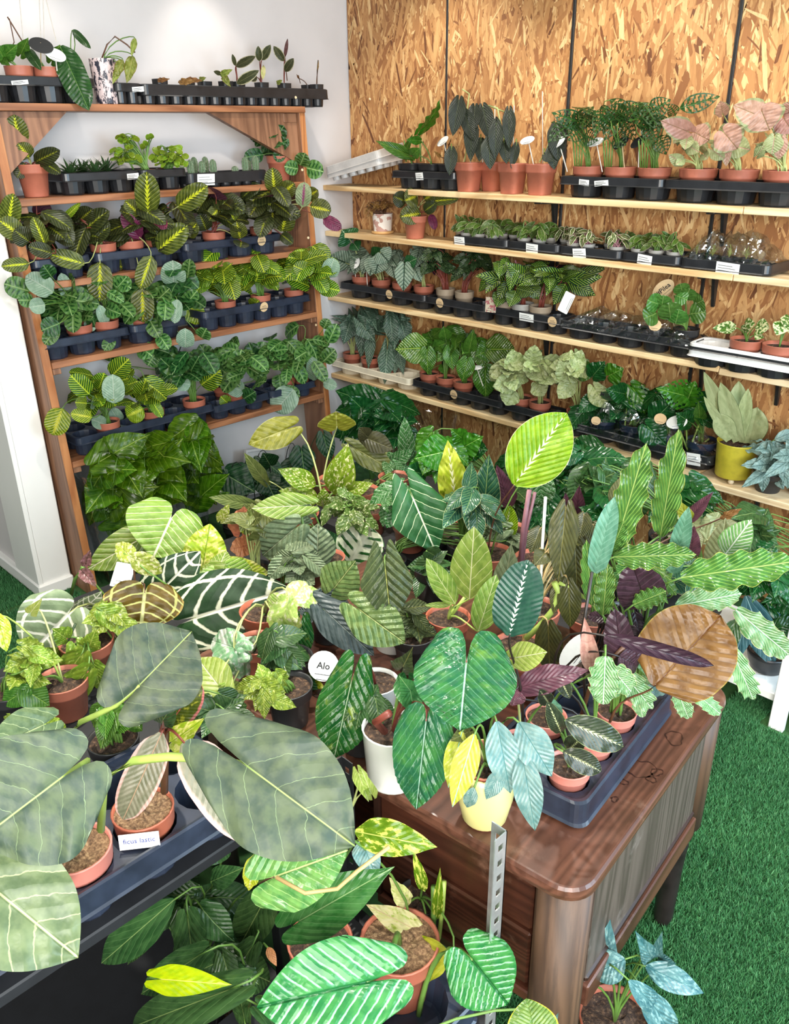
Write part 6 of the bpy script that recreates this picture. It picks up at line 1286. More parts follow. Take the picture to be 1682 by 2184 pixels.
P('potted_hoya', 'cream-edged waxy-leaved plant in the third low tray, second wall shelf', 'potted plant', 'small waxy-leaved plants in low trays on the second wall shelf, tray 3', (1.684, -0.145, 1.336), [('round', 'grey_pot', 0.03, 0.042, 'soil', 0.12)],
 [], [('hoyavar',16,(1.684,-0.145,1.395),(0.045,0.036,0.028),0.055,0.022,194)])
P('potted_hoya', 'cream-edged waxy-leaved plant in the third low tray, second wall shelf', 'potted plant', 'small waxy-leaved plants in low trays on the second wall shelf, tray 3', (1.618, -0.079, 1.336), [('round', 'grey_pot', 0.03, 0.042, 'soil', 0.12)],
 [], [('hoyavar',16,(1.618,-0.079,1.396),(0.046,0.037,0.029),0.056,0.022,195)])
tray((1.851, -0.103, 1.329), 0, 3, 2, 0.0743, 0.03, 0.036, 'black_plastic', 'fourth low tray of waxy plants, beside the clear film box', 'low black trays of small waxy plants on the second wall shelf', stickers=((-0.017, 'white', 0.06, 0.036),), rim=0.02, name='plant_tray')
P('potted_hoya', 'small green waxy-leaved plant in the fourth low tray, second wall shelf', 'potted plant', 'small waxy-leaved plants in low trays on the second wall shelf, tray 4', (1.776, -0.14, 1.336), [('round', 'grey_pot', 0.03, 0.042, 'soil', 0.12)],
 [], [('hoya',16,(1.776,-0.14,1.396),(0.044,0.035,0.028),0.054,0.022,210)])
P('potted_hoya', 'small green waxy-leaved plant in the fourth low tray, second wall shelf', 'potted plant', 'small waxy-leaved plants in low trays on the second wall shelf, tray 4', (1.684, -0.079, 1.336), [('round', 'grey_pot', 0.03, 0.042, 'soil', 0.12)],
 [], [('hoya',16,(1.684,-0.079,1.396),(0.046,0.037,0.029),0.055,0.022,211)])
P('potted_hoya', 'small green waxy-leaved plant in the fourth low tray, second wall shelf', 'potted plant', 'small waxy-leaved plants in low trays on the second wall shelf, tray 4', (1.851, -0.14, 1.336), [('round', 'grey_pot', 0.03, 0.042, 'soil', 0.12)],
 [], [('hoya',16,(1.851,-0.14,1.396),(0.044,0.035,0.028),0.053,0.021,212)])
P('potted_hoya', 'small green waxy-leaved plant in the fourth low tray, second wall shelf', 'potted plant', 'small waxy-leaved plants in low trays on the second wall shelf, tray 4', (1.776, -0.066, 1.336), [('round', 'grey_pot', 0.03, 0.042, 'soil', 0.12)],
 [], [('hoya',16,(1.776,-0.066,1.396),(0.045,0.036,0.028),0.055,0.022,213)])
P('potted_hoya', 'small green waxy-leaved plant in the fourth low tray, second wall shelf', 'potted plant', 'small waxy-leaved plants in low trays on the second wall shelf, tray 4', (1.925, -0.14, 1.336), [('round', 'grey_pot', 0.03, 0.042, 'soil', 0.12)],
 [], [('hoya',16,(1.925,-0.14,1.396),(0.043,0.034,0.027),0.052,0.021,214)])
P('potted_hoya', 'small green waxy-leaved plant in the fourth low tray, second wall shelf', 'potted plant', 'small waxy-leaved plants in low trays on the second wall shelf, tray 4', (1.851, -0.066, 1.336), [('round', 'grey_pot', 0.03, 0.042, 'soil', 0.12)],
 [], [('hoya',16,(1.851,-0.066,1.396),(0.044,0.035,0.028),0.054,0.022,215)])
tray((2.139, -0.087, 1.329), 0, 5, 3, 0.0616, 0.03, 0.0299, 'black_plastic', 'film-wrapped black tray of tufted air plants on the second wall shelf', None, stickers=((0.02, 'white', 0.085, 0.04),), rim=0.022, name='plant_tray')
tuft((2.016, -0.149, 1.336),'tufted yellowish air plant under clear film on the second wall shelf',0)
tuft((2.077, -0.149, 1.336),'tufted yellowish air plant under clear film on the second wall shelf',1)
tuft((2.139, -0.149, 1.336),'tufted yellowish air plant under clear film on the second wall shelf',2)
tuft((2.201, -0.149, 1.336),'tufted yellowish air plant under clear film on the second wall shelf',3)
film_box('clear_film_cover',(1.986, -0.189, 1.362),(2.303, -0.03, 1.452),'clear crumpled film cover with a white label over the air plant tray')
tray((0.394, -0.105, 1.0), 0, 4, 1, 0.149, 0.071, 0.06, 'black_plastic', 'black tray of silver-veined shield-leaved plants on the third wall shelf', None, stickers=((0.07, 'tan', 0.045, 0.045),), rim=0.019, name='plant_tray')
P('potted_alocasia', 'dark-veined shield-leaved plant with a large green leaf high by the white wall', 'potted plant', 'silvery dark-veined shield-leaved plants on the third wall shelf', (0.171, -0.105, 1.008), [('round', 'terracotta', 0.052, 0.1, 'soil', 0.12)],
 [('dragongreen',(154,-165,1295,149,-212,1345,89,-38,-27),133),
 ('dragongreen',(170,-148,1272,208,-152,1241,37,-75,55),72),
 ('dragon',(134,-185,1180,98,-263,1220,91,-41,0),111)], [('dragon',9,(0.132,-0.101,1.159),(0.083,0.066,0.07),0.108,0.084,200)])
P('potted_alocasia', 'shield-leaved plant at the back of its row on the third wall shelf', 'potted plant', 'silvery dark-veined shield-leaved plants on the third wall shelf', (0.32, -0.105, 1.008), [('round', 'terracotta', 0.052, 0.1, 'soil', 0.12)],
 [('dragon',(313,-154,1204,322,-188,1129,71,-61,35),85),
 ('dragongreen',(322,-146,1227,377,-133,1264,34,-92,-19),84)], [('dragon',9,(0.266,-0.117,1.173),(0.081,0.065,0.069),0.106,0.082,201)])
P('potted_alocasia', 'silvery shield-leaved plant with one broad leaf facing the room', 'potted plant', 'silvery dark-veined shield-leaved plants on the third wall shelf', (0.469, -0.105, 1.008), [('round', 'terracotta', 0.052, 0.1, 'soil', 0.12)],
 [('dragon',(425,-220,1221,418,-241,1156,71,-68,15),101),
 ('dragon',(432,-213,1254,468,-191,1211,67,-72,19),105),
 ('dragon',(454,-162,1195,486,-172,1132,60,-69,42),79)], [('dragon',9,(0.414,-0.118,1.187),(0.079,0.063,0.067),0.103,0.08,202)])
P('potted_alocasia', 'shield-leaved plant with a hanging silver leaf over the tray rim', 'potted plant', 'silvery dark-veined shield-leaved plants on the third wall shelf', (0.618, -0.105, 1.008), [('round', 'terracotta', 0.052, 0.1, 'soil', 0.12)],
 [('dragon',(593,-215,1203,596,-226,1091,69,-71,9),90),
 ('dragon',(609,-157,1187,650,-158,1132,53,-75,41),63),
 ('dragongreen',(585,-181,1220,637,-170,1246,24,-96,-12),67)], [('dragon',9,(0.58,-0.1,1.2),(0.077,0.062,0.065),0.101,0.078,203)])
tagplate((0.164, -0.14, 1.178),(0.8, 0, -0.1),(0.45, -0.8, 0.3),0.07,'oval','paper_white','round white plant tag standing in front by the white wall, third wall shelf','stake_white',(0.163, -0.14, 1.083),None,'Alo',tcol='ink',asp=0.95,tsize=0.3)
tagplate((0.224, -0.12, 1.174),(0.8, 0, 0.3),(0.45, -0.8, 0.3),0.06,'oval','paper_white','tilted white plant tag beside the round one, third wall shelf','stake_white',(0.231, -0.12, 1.088),None,'Alo',tcol='ink',asp=0.7,tsize=0.3)
tray((0.892, -0.121, 1.0), 0, 3, 1, 0.1179, 0.071, 0.0572, 'black_plastic', 'black tray of fine dark-leaved plants on the third wall shelf', None, stickers=((-0.09, 'tan', 0.045, 0.045),), rim=0.019, name='plant_tray')
P('potted_calathea', 'dark fine-leaved plant in a taupe pot next to the silvery plants', 'potted plant', 'fine-leaved dark calatheas on the third wall shelf', (0.774, -0.121, 1.008), [('round', 'taupe_pot', 0.046, 0.105, 'soil', 0.12)],
 [], [('caldarkfine',29,(0.756,-0.168,1.218),(0.086,0.068,0.103),0.097,0.044,210)])
P('potted_calathea', 'dark fine-leaved plant in a taupe pot next to the striped plants', 'potted plant', 'fine-leaved dark calatheas on the third wall shelf', (0.892, -0.121, 1.008), [('round', 'taupe_pot', 0.046, 0.105, 'soil', 0.12)],
 [], [('caldarkfine',29,(0.93,-0.111,1.228),(0.084,0.067,0.101),0.095,0.043,211)])
tray((1.284, -0.131, 1.0), 0, 4, 1, 0.0961, 0.071, 0.0466, 'black_plastic', 'black tray of lime-striped plants on the third wall shelf', None, stickers=((0.021, 'white', 0.075, 0.034), (0.155, 'tan', 0.045, 0.045)), rim=0.019, name='plant_tray')
P('potted_calathea', 'lime-striped plant with broad arching leaves beside the dark plants', 'potted plant', 'lime-striped calatheas on the third wall shelf', (1.14, -0.131, 1.008), [('round', 'taupe_pot', 0.05, 0.095, 'soil', 0.12)],
 [('beauty',(1168,-146,1190,1089,-268,1226,85,-53,8),70),
 ('beauty',(1152,-162,1230,1133,-223,1275,89,-42,-20),73),
 ('beauty',(1147,-167,1150,1150,-206,1084,62,-66,43),70),
 ('beauty',(1174,-139,1210,1152,-204,1115,65,-69,32),74)], [('beauty',14,(1.149,-0.15,1.199),(0.118,0.094,0.08),0.12,0.058,220)])
P('potted_calathea', 'lime-striped plant in a grey pot with a closed pink leaf spear', 'potted plant', 'lime-striped calatheas on the third wall shelf', (1.236, -0.131, 1.008), [('round', 'grey_pot', 0.05, 0.095, 'soil', 0.12)],
 [('beauty',(1237,-173,1220,1317,-135,1263,41,-91,5),68),
 ('beauty',(1259,-151,1210,1218,-234,1284,83,-53,-14),72),
 ('beauty',(1232,-178,1171,1308,-144,1155,43,-88,20),69),
 ('beauty',(1232,-178,1161,1231,-221,1097,62,-65,43),73),
 ('beauty',(1256,-153,1200,1337,-114,1125,56,-81,18),69)], [('beauty',14,(1.26,-0.136,1.208),(0.116,0.093,0.079),0.118,0.057,221)], stemrod=[(((1.232,-0.135,1.135),(1.223,-0.144,1.215),(1.207,-0.161,1.284)),0.0035,'stem_pink')])
P('potted_calathea', 'lime-striped plant with the widest dark-tipped leaves, next to the clear film', 'potted plant', 'lime-striped calatheas on the third wall shelf', (1.332, -0.131, 1.008), [('round', 'taupe_pot', 0.05, 0.095, 'soil', 0.12)],
 [('beauty',(1412,-94,1219,1337,-212,1264,85,-53,3),71),
 ('beauty',(1426,-80,1219,1546,-1,1231,53,-83,15),67),
 ('beauty',(1426,-79,1209,1530,-17,1154,56,-81,15),67),
 ('beauty',(1420,-86,1199,1406,-142,1117,60,-70,38),72),
 ('beauty',(1432,-73,1228,1558,10,1269,52,-84,14),51)], [('beauty',14,(1.378,-0.114,1.218),(0.114,0.091,0.078),0.115,0.056,222)])
tagplate((1.108, -0.19, 1.087),(.95,0,.05),(.2,-.95,.1),.06,'rect','print_pink','printed card with pink flowers hanging on the lime-striped plant tray',None,(1.108, -0.19, 1.057),asp=1.1)
tagplate((1.489, -0.17, 1.141),(.4,0,.9),(.35,-.9,.1),.09,'rect','paper_white','pale care card tucked in the clear film beside the lime-striped plants',None,(1.489, -0.17, 1.096),asp=.5)
tray((1.778, -0.132, 1.0), 0, 5, 1, 0.1153, 0.066, 0.0559, 'black_plastic', 'black tray in crumpled clear film, holding one round-leaved plant, third wall shelf', None, stickers=(), rim=0.019, name='plant_tray')
P('potted_pilea', 'round-leaved plant in clear film with a tan oval name tag, third wall shelf', 'potted plant', None, (2.008, -0.132, 1.008), [('round', 'black_pot', 0.05, 0.095, 'soil', 0.12)],
 [('pilea',(1945,-238,1198,1924,-301,1221,94,-34,-8),69),
 ('pilea',(1938,-245,1167,1920,-306,1153,83,-35,43),77),
 ('pilea',(1977,-206,1145,1980,-245,1212,54,-71,-45),87),
 ('pilea',(2010,-172,1214,2030,-195,1262,27,-82,-50),66),
 ('pilea',(2034,-148,1197,2070,-154,1219,-7,-99,-15),76),
 ('pilea',(1982,-201,1232,2028,-197,1220,15,-95,26),59),
 ('pilea',(2025,-157,1162,2081,-144,1176,20,-97,13),80),
 ('pilea',(1991,-192,1128,2010,-215,1186,33,-84,-44),80),
 ('pilea',(1949,-234,1181,1965,-260,1238,38,-79,-47),69),
 ('pilea',(1999,-183,1240,2004,-221,1279,58,-55,-60),59)], [])
tagplate((1.904, -0.15, 1.239),(0.75, 0.1, 0.75),(0.35, -0.9, 0.15),0.095,'oval','paper_tan','tan oval name tag standing above the round-leaved plant','stake_wood',(1.95, -0.11, 1.109),None,'#Pilea',tcol='ink',asp=0.62,tsize=0.27)
tagplate((1.912, -0.195, 1.11),(.95,.1,0),(.3,-.9,.2),.050,'oval','paper_tan','tan round sticker on the clear film before the round-leaved plant',None,(1.912, -0.195, 1.09),asp=.85)
film_box('clear_film_cover',(1.488, -0.203, 1.052),(2.074, -0.06, 1.125),'clear crumpled film over the tray of the round-leaved plant, third wall shelf',seed=3)
tray((2.311, -0.156, 0.992), 0, 4, 1, 0.1176, 0.075, 0.057, 'white_tray_plastic', 'white tray with black cups of variegated trailing plants, third wall shelf', None, stickers=(), rim=0.036, name='plant_tray')
P('potted_pothos', 'cream-variegated trailing plant in terracotta set in the white tray', 'potted plant', 'cream-variegated trailing plants in the white tray', (2.252, -0.156, 0.999), [('round', 'terracotta', 0.058, 0.105, 'soil', 0.12)],
 [('pothos',(2225,-226,1153,2187,-307,1157,89,-41,22),43),
 ('pothos',(2256,-195,1165,2291,-202,1171,-21,-97,12),40),
 ('pothos',(2286,-164,1157,2328,-165,1154,1,-97,23),56),
 ('pothos',(2253,-198,1141,2280,-213,1172,-7,-92,-40),33),
 ('pothos',(2295,-155,1128,2298,-195,1114,51,-26,82),36)], [])
P('potted_pothos', 'cream-variegated trailing plant at the far end of the white tray', 'potted plant', 'cream-variegated trailing plants in the white tray', (2.37, -0.156, 0.999), [('round', 'terracotta', 0.058, 0.105, 'soil', 0.12)],
 [('pothos',(2379,-189,1182,2381,-230,1148,40,-57,72),55),
 ('pothos',(2389,-179,1206,2401,-209,1172,23,-68,70),45),
 ('pothos',(2404,-164,1181,2433,-178,1140,19,-89,42),48)], [])
tray((2.311, -0.156, 0.992), 0, 4, 1, 0.1176, .068, .0705, 'black_plastic', 'black tray nested under the white tray on the third wall shelf', rim=.006)
tray((0.298, -0.107, 0.575), 0, 4, 1, 0.1446, 0.066, 0.065, 'cream_tray_plastic', 'cream moulded tray of dark long-leaved plants on the lowest wall shelf', None, stickers=(), rim=0.019, name='plant_tray')
P('potted_alocasia', 'dark long-leaved plant nearest the white wall in the cream tray', 'potted plant', 'dark puckered long-leaved plants in the cream tray', (0.081, -0.107, 0.582), [('round', 'terracotta', 0.052, 0.105, 'soil', 0.12)],
 [('dragonlong',(98,-133,853,94,-180,746,73,-64,25),101),
 ('dragonlong',(142,-89,852,160,-113,654,73,-67,15),76),
 ('dragonlong',(79,-152,828,65,-209,784,80,-48,36),76)], [('dragonlong',9,(0.065,-0.081,0.802),(0.1,0.08,0.1),0.159,0.067,240)])
P('potted_alocasia', 'dark long-leaved plant with a wide silvery leaf in the cream tray', 'potted plant', 'dark puckered long-leaved plants in the cream tray', (0.226, -0.107, 0.582), [('round', 'terracotta', 0.052, 0.105, 'soil', 0.12)],
 [('dragonlong',(218,-158,874,290,-128,780,66,-69,29),109),
 ('dragonlong',(251,-124,799,261,-157,629,71,-68,17),60),
 ('dragonlong',(269,-106,848,257,-161,904,91,-38,-17),99)], [('dragonlong',9,(0.217,-0.074,0.823),(0.098,0.078,0.098),0.156,0.065,241)])
P('potted_alocasia', 'dark long-leaved plant with a hanging leaf over the end of the cream tray', 'potted plant', 'dark puckered long-leaved plants in the cream tray', (0.371, -0.107, 0.582), [('round', 'terracotta', 0.052, 0.105, 'soil', 0.12)],
 [('dragonlong',(399,-121,917,429,-134,778,69,-69,21),82),
 ('dragonlong',(438,-82,893,484,-78,778,67,-70,25),97),
 ('dragonlong',(385,-135,747,396,-167,579,70,-69,18),94),
 ('dragonlong',(428,-92,746,466,-96,629,68,-69,25),64),
 ('dragonlong',(411,-109,722,435,-128,629,67,-67,31),59)], [('dragonlong',9,(0.378,-0.057,0.844),(0.096,0.077,0.096),0.152,0.064,242)])
tray((0.901, -0.123, 0.575), 0, 5, 1, 0.1123, 0.071, 0.0545, 'black_plastic', 'black tray of cream-streaked heart-leaved plants on the lowest wall shelf', None, stickers=((-0.002, 'tan', 0.045, 0.045),), rim=0.019, name='plant_tray')
P('potted_philodendron', 'heart-leaved plant with one big cream-streaked leaf beside the cream tray', 'potted plant', 'heart-leaved plants on the lowest wall shelf', (0.677, -0.123, 0.582), [('round', 'terracotta', 0.052, 0.105, 'soil', 0.12)],
 [('brasil',(681,-190,824,597,-288,821,74,-63,24),152),
 ('heartgreen',(708,-177,808,711,-174,694,69,-73,0),93),
 ('heartgreen',(720,-123,823,780,-104,853,27,-96,3),78),
 ('heartgreen',(745,-97,728,774,-111,689,47,-67,57),56),
 ('heartgreen',(711,-131,881,764,-121,922,28,-95,-13),60)], [('heartgreen',9,(0.658,-0.1,0.797),(0.098,0.078,0.086),0.103,0.08,250)])
P('potted_philodendron', 'green heart-leaved plant set back between its streaked neighbours', 'potted plant', 'heart-leaved plants on the lowest wall shelf', (0.789, -0.123, 0.582), [('round', 'terracotta', 0.052, 0.105, 'soil', 0.12)],
 [('heartgreen',(822,-133,830,851,-147,733,63,-73,29),82),
 ('heartgreen',(845,-110,864,904,-93,881,24,-96,11),68),
 ('heartgreen',(805,-150,887,817,-181,950,70,-59,-42),67)], [('heartgreen',9,(0.79,-0.08,0.815),(0.096,0.077,0.084),0.102,0.078,251)])
P('potted_philodendron', 'heart-leaved plant with cream and green leaves facing two ways', 'potted plant', 'heart-leaved plants on the lowest wall shelf', (0.901, -0.123, 0.582), [('round', 'terracotta', 0.052, 0.105, 'soil', 0.12)],
 [('brasil',(1025,-70,852,1112,4,853,63,-74,23),146),
 ('heartgreen',(976,-91,859,1006,-104,753,61,-75,26),98),
 ('heartgreen',(950,-160,799,936,-174,697,61,-79,3),89),
 ('heartgreen',(1013,-96,753,1017,-92,614,63,-77,0),122),
 ('heartgreen',(937,-130,837,970,-140,954,56,-80,-22),66),
 ('heartgreen',(1008,-59,847,976,-134,821,80,-47,37),111)], [('heartgreen',9,(0.902,-0.081,0.833),(0.094,0.075,0.082),0.1,0.077,252)])
tagplate((0.984, -0.13, 0.765),(0.95, 0, 0.15),(0.3, -0.5, 0.8),0.075,'oval','paper_white','white oval tag among the heart-leaved plants, lowest wall shelf','stake_white',(1.021, -0.12, 0.702),None,None,tcol='ink',asp=0.4,tsize=0.3)
tray((1.411, -0.129, 0.575), 0, 4, 1, 0.1014, 0.071, 0.0492, 'black_plastic', 'black tray of speckled arrow-leaved plants on the lowest wall shelf', None, stickers=((0.048, 'white', 0.07, 0.034),), rim=0.019, name='plant_tray')
P('potted_syngonium', 'pale speckled arrow-leaved plant beside the heart-leaved plants', 'potted plant', 'pale speckled arrow-leaved plants on the lowest wall shelf', (1.258, -0.129, 0.582), [('round', 'terracotta', 0.052, 0.1, 'soil', 0.12)],
 [('mottle',(1247,-183,758,1199,-273,746,81,-47,34),97),
 ('mottle',(1242,-188,703,1244,-229,658,60,-59,55),94),
 ('mottle',(1252,-178,833,1253,-219,915,70,-63,-33),96)], [('mottle',14,(1.226,-0.19,0.766),(0.094,0.075,0.105),0.093,0.076,260)])
P('potted_syngonium', 'pale speckled arrow-leaved plant in the middle of its tray', 'potted plant', 'pale speckled arrow-leaved plants on the lowest wall shelf', (1.36, -0.129, 0.582), [('round', 'terracotta', 0.052, 0.1, 'soil', 0.12)],
 [('mottle',(1355,-177,830,1422,-152,858,29,-95,15),107),
 ('mottle',(1365,-167,766,1406,-167,721,44,-80,41),83),
 ('mottle',(1346,-186,872,1368,-206,952,51,-79,-34),82)], [('mottle',14,(1.363,-0.154,0.827),(0.092,0.073,0.102),0.091,0.075,261)])
P('potted_syngonium', 'speckled arrow-leaved plant on a stake next to the clear film', 'potted plant', 'pale speckled arrow-leaved plants on the lowest wall shelf', (1.563, -0.129, 0.582), [('round', 'terracotta', 0.052, 0.1, 'soil', 0.12)],
 [('mottle',(1538,-196,847,1524,-253,916,80,-53,-28),87),
 ('mottle',(1547,-187,806,1532,-245,753,61,-61,50),80),
 ('mottle',(1558,-176,867,1590,-186,964,42,-88,-23),79),
 ('heartgreen',(1579,-155,866,1638,-138,854,32,-90,30),87)], [('mottle',14,(1.54,-0.18,0.844),(0.088,0.071,0.098),0.088,0.072,262)])
tray((1.904, -0.12, 0.575), 0, 4, 1, 0.1492, 0.066, 0.0724, 'black_plastic', 'long black tray of split-leaved plants under clear film, lowest wall shelf', None, stickers=((0.24, 'white', 0.055, 0.05),), rim=0.019, name='plant_tray')
P('potted_monstera', 'film-wrapped plant with pale blotched leaves beside the speckled plants', 'potted plant', 'split-leaved plants under clear film on the lowest wall shelf', (1.681, -0.12, 0.582), [('round', 'navy_pot', 0.062, 0.1, 'soil', 0.12)],
 [('mottle',(1665,-179,807,1716,-169,734,51,-82,26),86),
 ('monsteradark',(1657,-186,867,1703,-182,933,27,-95,-13),96),
 ('monsteradark',(1699,-144,745,1753,-132,794,20,-98,2),78)], [('monsteradark',11,(1.631,-0.128,0.685),(0.105,0.084,0.094),0.113,0.089,270)])
P('potted_monstera', 'split-leaved plant with bright slim stalks in a navy pot under film', 'potted plant', 'split-leaved plants under clear film on the lowest wall shelf', (1.83, -0.12, 0.582), [('round', 'navy_pot', 0.062, 0.1, 'soil', 0.12)],
 [('monsteradark',(1806,-187,817,1766,-269,846,91,-40,11),87),
 ('monsteradark',(1820,-172,797,1944,-90,784,55,-79,27),84),
 ('split',(1831,-161,836,1916,-119,725,58,-80,13),95),
 ('monstera',(1760,-233,895,1813,-222,931,18,-98,4),94)], [('monsteradark',11,(1.788,-0.12,0.718),(0.102,0.081,0.092),0.11,0.086,271)], stemrod=[(((1.803,-0.147,0.635),(1.803,-0.147,0.727),(1.806,-0.144,0.817)),0.0035,'stem_lime'),(((1.806,-0.144,0.635),(1.825,-0.125,0.707),(1.838,-0.111,0.747)),0.0035,'stem_lime'),(((1.806,-0.144,0.635),(1.834,-0.115,0.676),(1.855,-0.094,0.706)),0.0035,'stem_lime')])
P('potted_monstera', 'dark split-leaved plant low behind the round stickers under film', 'potted plant', 'split-leaved plants under clear film on the lowest wall shelf', (1.979, -0.12, 0.582), [('round', 'navy_pot', 0.062, 0.1, 'soil', 0.12)],
 [('monsteradark',(1935,-206,712,2009,-175,642,55,-81,21),112),
 ('monsteradark',(1958,-183,750,2018,-166,836,25,-97,2),111)], [('monsteradark',11,(1.921,-0.135,0.75),(0.098,0.079,0.089),0.106,0.083,272)])
P('potted_monstera', 'split-leaved plant with a raised bright green leaf at the film-wrapped tray end', 'potted plant', 'split-leaved plants under clear film on the lowest wall shelf', (2.128, -0.12, 0.582), [('round', 'navy_pot', 0.062, 0.1, 'soil', 0.12)],
 [('split',(2084,-207,868,2011,-323,909,86,-49,13),117),
 ('split',(2085,-205,849,2113,-221,936,30,-92,-25),124),
 ('heartgreen',(2127,-164,774,2128,-205,858,51,-77,-39),50),
 ('monsteradark',(2100,-191,765,2072,-262,813,89,-43,-12),90)], [('monsteradark',11,(2.076,-0.13,0.783),(0.095,0.076,0.086),0.103,0.081,273)], stemrod=[(((2.091,-0.157,0.638),(2.076,-0.172,0.755),(2.071,-0.177,0.849)),0.0035,'stem_lime'),(((2.097,-0.151,0.638),(2.105,-0.143,0.697),(2.115,-0.133,0.754)),0.0035,'stem_lime'),(((2.091,-0.157,0.638),(2.064,-0.184,0.717),(2.054,-0.194,0.755)),0.0035,'stem_lime'),(((2.104,-0.144,0.638),(2.134,-0.114,0.667),(2.147,-0.101,0.686)),0.0035,'stem_lime')])
tagplate((1.705, -0.212, 0.686),(.95,.1,0),(.3,-.9,.2),0.042,'oval','paper_tan','tan round sticker on the film by the pale blotched plant',None,(1.705, -0.212, 0.666),asp=.85)
tagplate((1.99, -0.212, 0.758),(.95,.1,0),(.3,-.9,.2),0.05,'oval','paper_tan','tan round sticker on the film beside the printed oval card',None,(1.99, -0.212, 0.738),asp=.85)
tagplate((2.063, -0.22, 0.763),(0.9, 0.1, 0.35),(0.3, -0.9, 0.2),0.085,'oval','paper_white','white oval card printed in blue on the film of the split-leaved plants',None,(2.063, -0.22, 0.743),None,None,tcol='blue_ink',asp=0.6,tsize=0.3)
tagplate((1.738, -0.19, 0.794),(0.9, 0.1, -0.1),(0.3, -0.9, 0.2),0.07,'oval','leaf_shadegreen','clear tag lettered MONS among the film-wrapped plants',None,(1.738, -0.19, 0.774),None,'MONS',tcol='ink',asp=0.5,tsize=0.36)
film_box('clear_film_cover',(1.606, -0.208, 0.628),(2.205, -0.06, 0.75),'clear crumpled film around the long tray of split-leaved plants',seed=5)
P('ball_footed_planter', 'olive-yellow cylinder pot on wooden ball feet with broad silvery sword leaves', 'potted plant', None, (2.281, -0.155, 0.587), [('cyl', 'olive_yellow', 0.075, 0.135, 'soil', 0.14)],
 [('moonshine',(2267,-170,733,2190,-332,1008,63,-73,-26),58,{'nop':1}),
 ('moonshine',(2265,-213,753,2199,-323,917,68,-70,-19),33,{'nop':1}),
 ('moonshine',(2296,-183,734,2236,-286,968,57,-80,-21),68,{'nop':1}),
 ('moonshine',(2263,-130,731,2241,-139,944,40,-92,1),80,{'nop':1}),
 ('moonshine',(2322,-157,724,2341,-180,874,32,-93,-18),107,{'nop':1}),
 ('moonshine',(2280,-213,747,2231,-276,851,66,-73,-14),76,{'nop':1}),
 ('moonshine',(2300,-179,753,2309,-212,944,37,-91,-18),51,{'nop':1})], [])
for a in range(3): MB().lathe([(.002,0),(.009,.003),(.0115,.010),(.009,.018),(.002,.0205)],14,(.052*math.cos(2.1*a-1.2),.052*math.sin(2.1*a-1.2),-.0200)).obj('ball_foot','pale_wood_ball',bpy.data.objects['ball_footed_planter'],True)
P('potted_aglaonema', 'silvery wavy-leaved plant spilling from a black pot beside the olive-yellow pot', 'potted plant', 'silvery wavy-leaved plants at the end of the lowest wall shelf', (2.422, -0.165, 0.568), [('round', 'black_pot', 0.06, 0.075, 'soil', 0.12)],
 [('silverleaf',(2429,-200,663,2377,-295,603,51,-64,57),44),
 ('silverleaf',(2417,-212,663,2434,-238,583,31,-88,35),41),
 ('silverleaf',(2427,-203,681,2392,-281,685,83,-36,42),51),
 ('silverleaf',(2441,-188,663,2487,-185,592,40,-89,21),44),
 ('silverleaf',(2438,-192,690,2427,-245,782,53,-76,-38),57),
 ('silverleaf',(2447,-183,717,2488,-184,764,0,-100,-2),57)], [('silverleaf',32,(2.424,-0.191,0.692),(0.084,0.067,0.106),0.099,0.044,280)])
P('potted_aglaonema', 'silvery wavy-leaved plant behind its twin at the lowest wall shelf end', 'potted plant', 'silvery wavy-leaved plants at the end of the lowest wall shelf', (2.53, -0.115, 0.568), [('round', 'black_pot', 0.06, 0.075, 'soil', 0.12)],
 [('silverleaf',(2493,-194,715,2442,-288,656,51,-64,58),44),
 ('silverleaf',(2482,-206,715,2498,-232,637,29,-89,36),40),
 ('silverleaf',(2491,-197,732,2456,-274,736,84,-36,42),50),
 ('silverleaf',(2505,-182,714,2550,-180,645,37,-90,21),44),
 ('silverleaf',(2502,-186,741,2490,-240,831,52,-76,-39),56),
 ('silverleaf',(2510,-178,768,2550,-180,813,-1,-100,-3),56)], [('silverleaf',32,(2.523,-0.15,0.742),(0.083,0.066,0.104),0.097,0.043,281)])
P('potted_anthurium', 'white-veined plant with a pale silvery leaf and a brown young leaf, by the white pilaster', 'potted plant', None, (1.709, -2.375, 0.521), [('round', 'terracotta_brown', 0.07, 0.11, 'soil', 0.12)],
 [('crystalpale',(1747,-2523,783,1709,-2618,694,77,-57,28),183,{'fold':0.25}),
 ('crystalpale',(1698,-2473,753,1749,-2436,808,76,-56,-33),60),
 ('crystalbrown',(1859,-2382,827,1881,-2417,748,81,-41,41),180),
 ('crystal',(1743,-2300,735,1781,-2177,832,75,-53,38),125),
 ('brownpurple',(1721,-2464,868,1782,-2459,843,36,-46,81),33),
 ('brownpurple',(1728,-2457,876,1743,-2442,920,80,-60,-7),28)], [], stemrod=[(((1.654,-2.475,0.769),(1.688,-2.468,0.832),(1.725,-2.46,0.876)),0.0045,'stem_green')])
P('potted_anthurium', 'big dark leaf netted with thick white veins in front of pale-veined leaves', 'potted plant', None, (1.86, -2.24, 0.521), [('round', 'black_pot', 0.07, 0.11, 'soil', 0.12)],
 [('crystal',(1939,-2303,759,2069,-2115,809,66,-58,48),191),
 ('varlime',(1848,-2394,918,1788,-2398,937,28,-54,79),43),
 ('varlime',(1851,-2391,918,1856,-2329,857,100,-1,8),50)], [], stemrod=[(((1.825,-2.389,0.802),(1.85,-2.392,0.918)),0.0025,'stem_brown')])
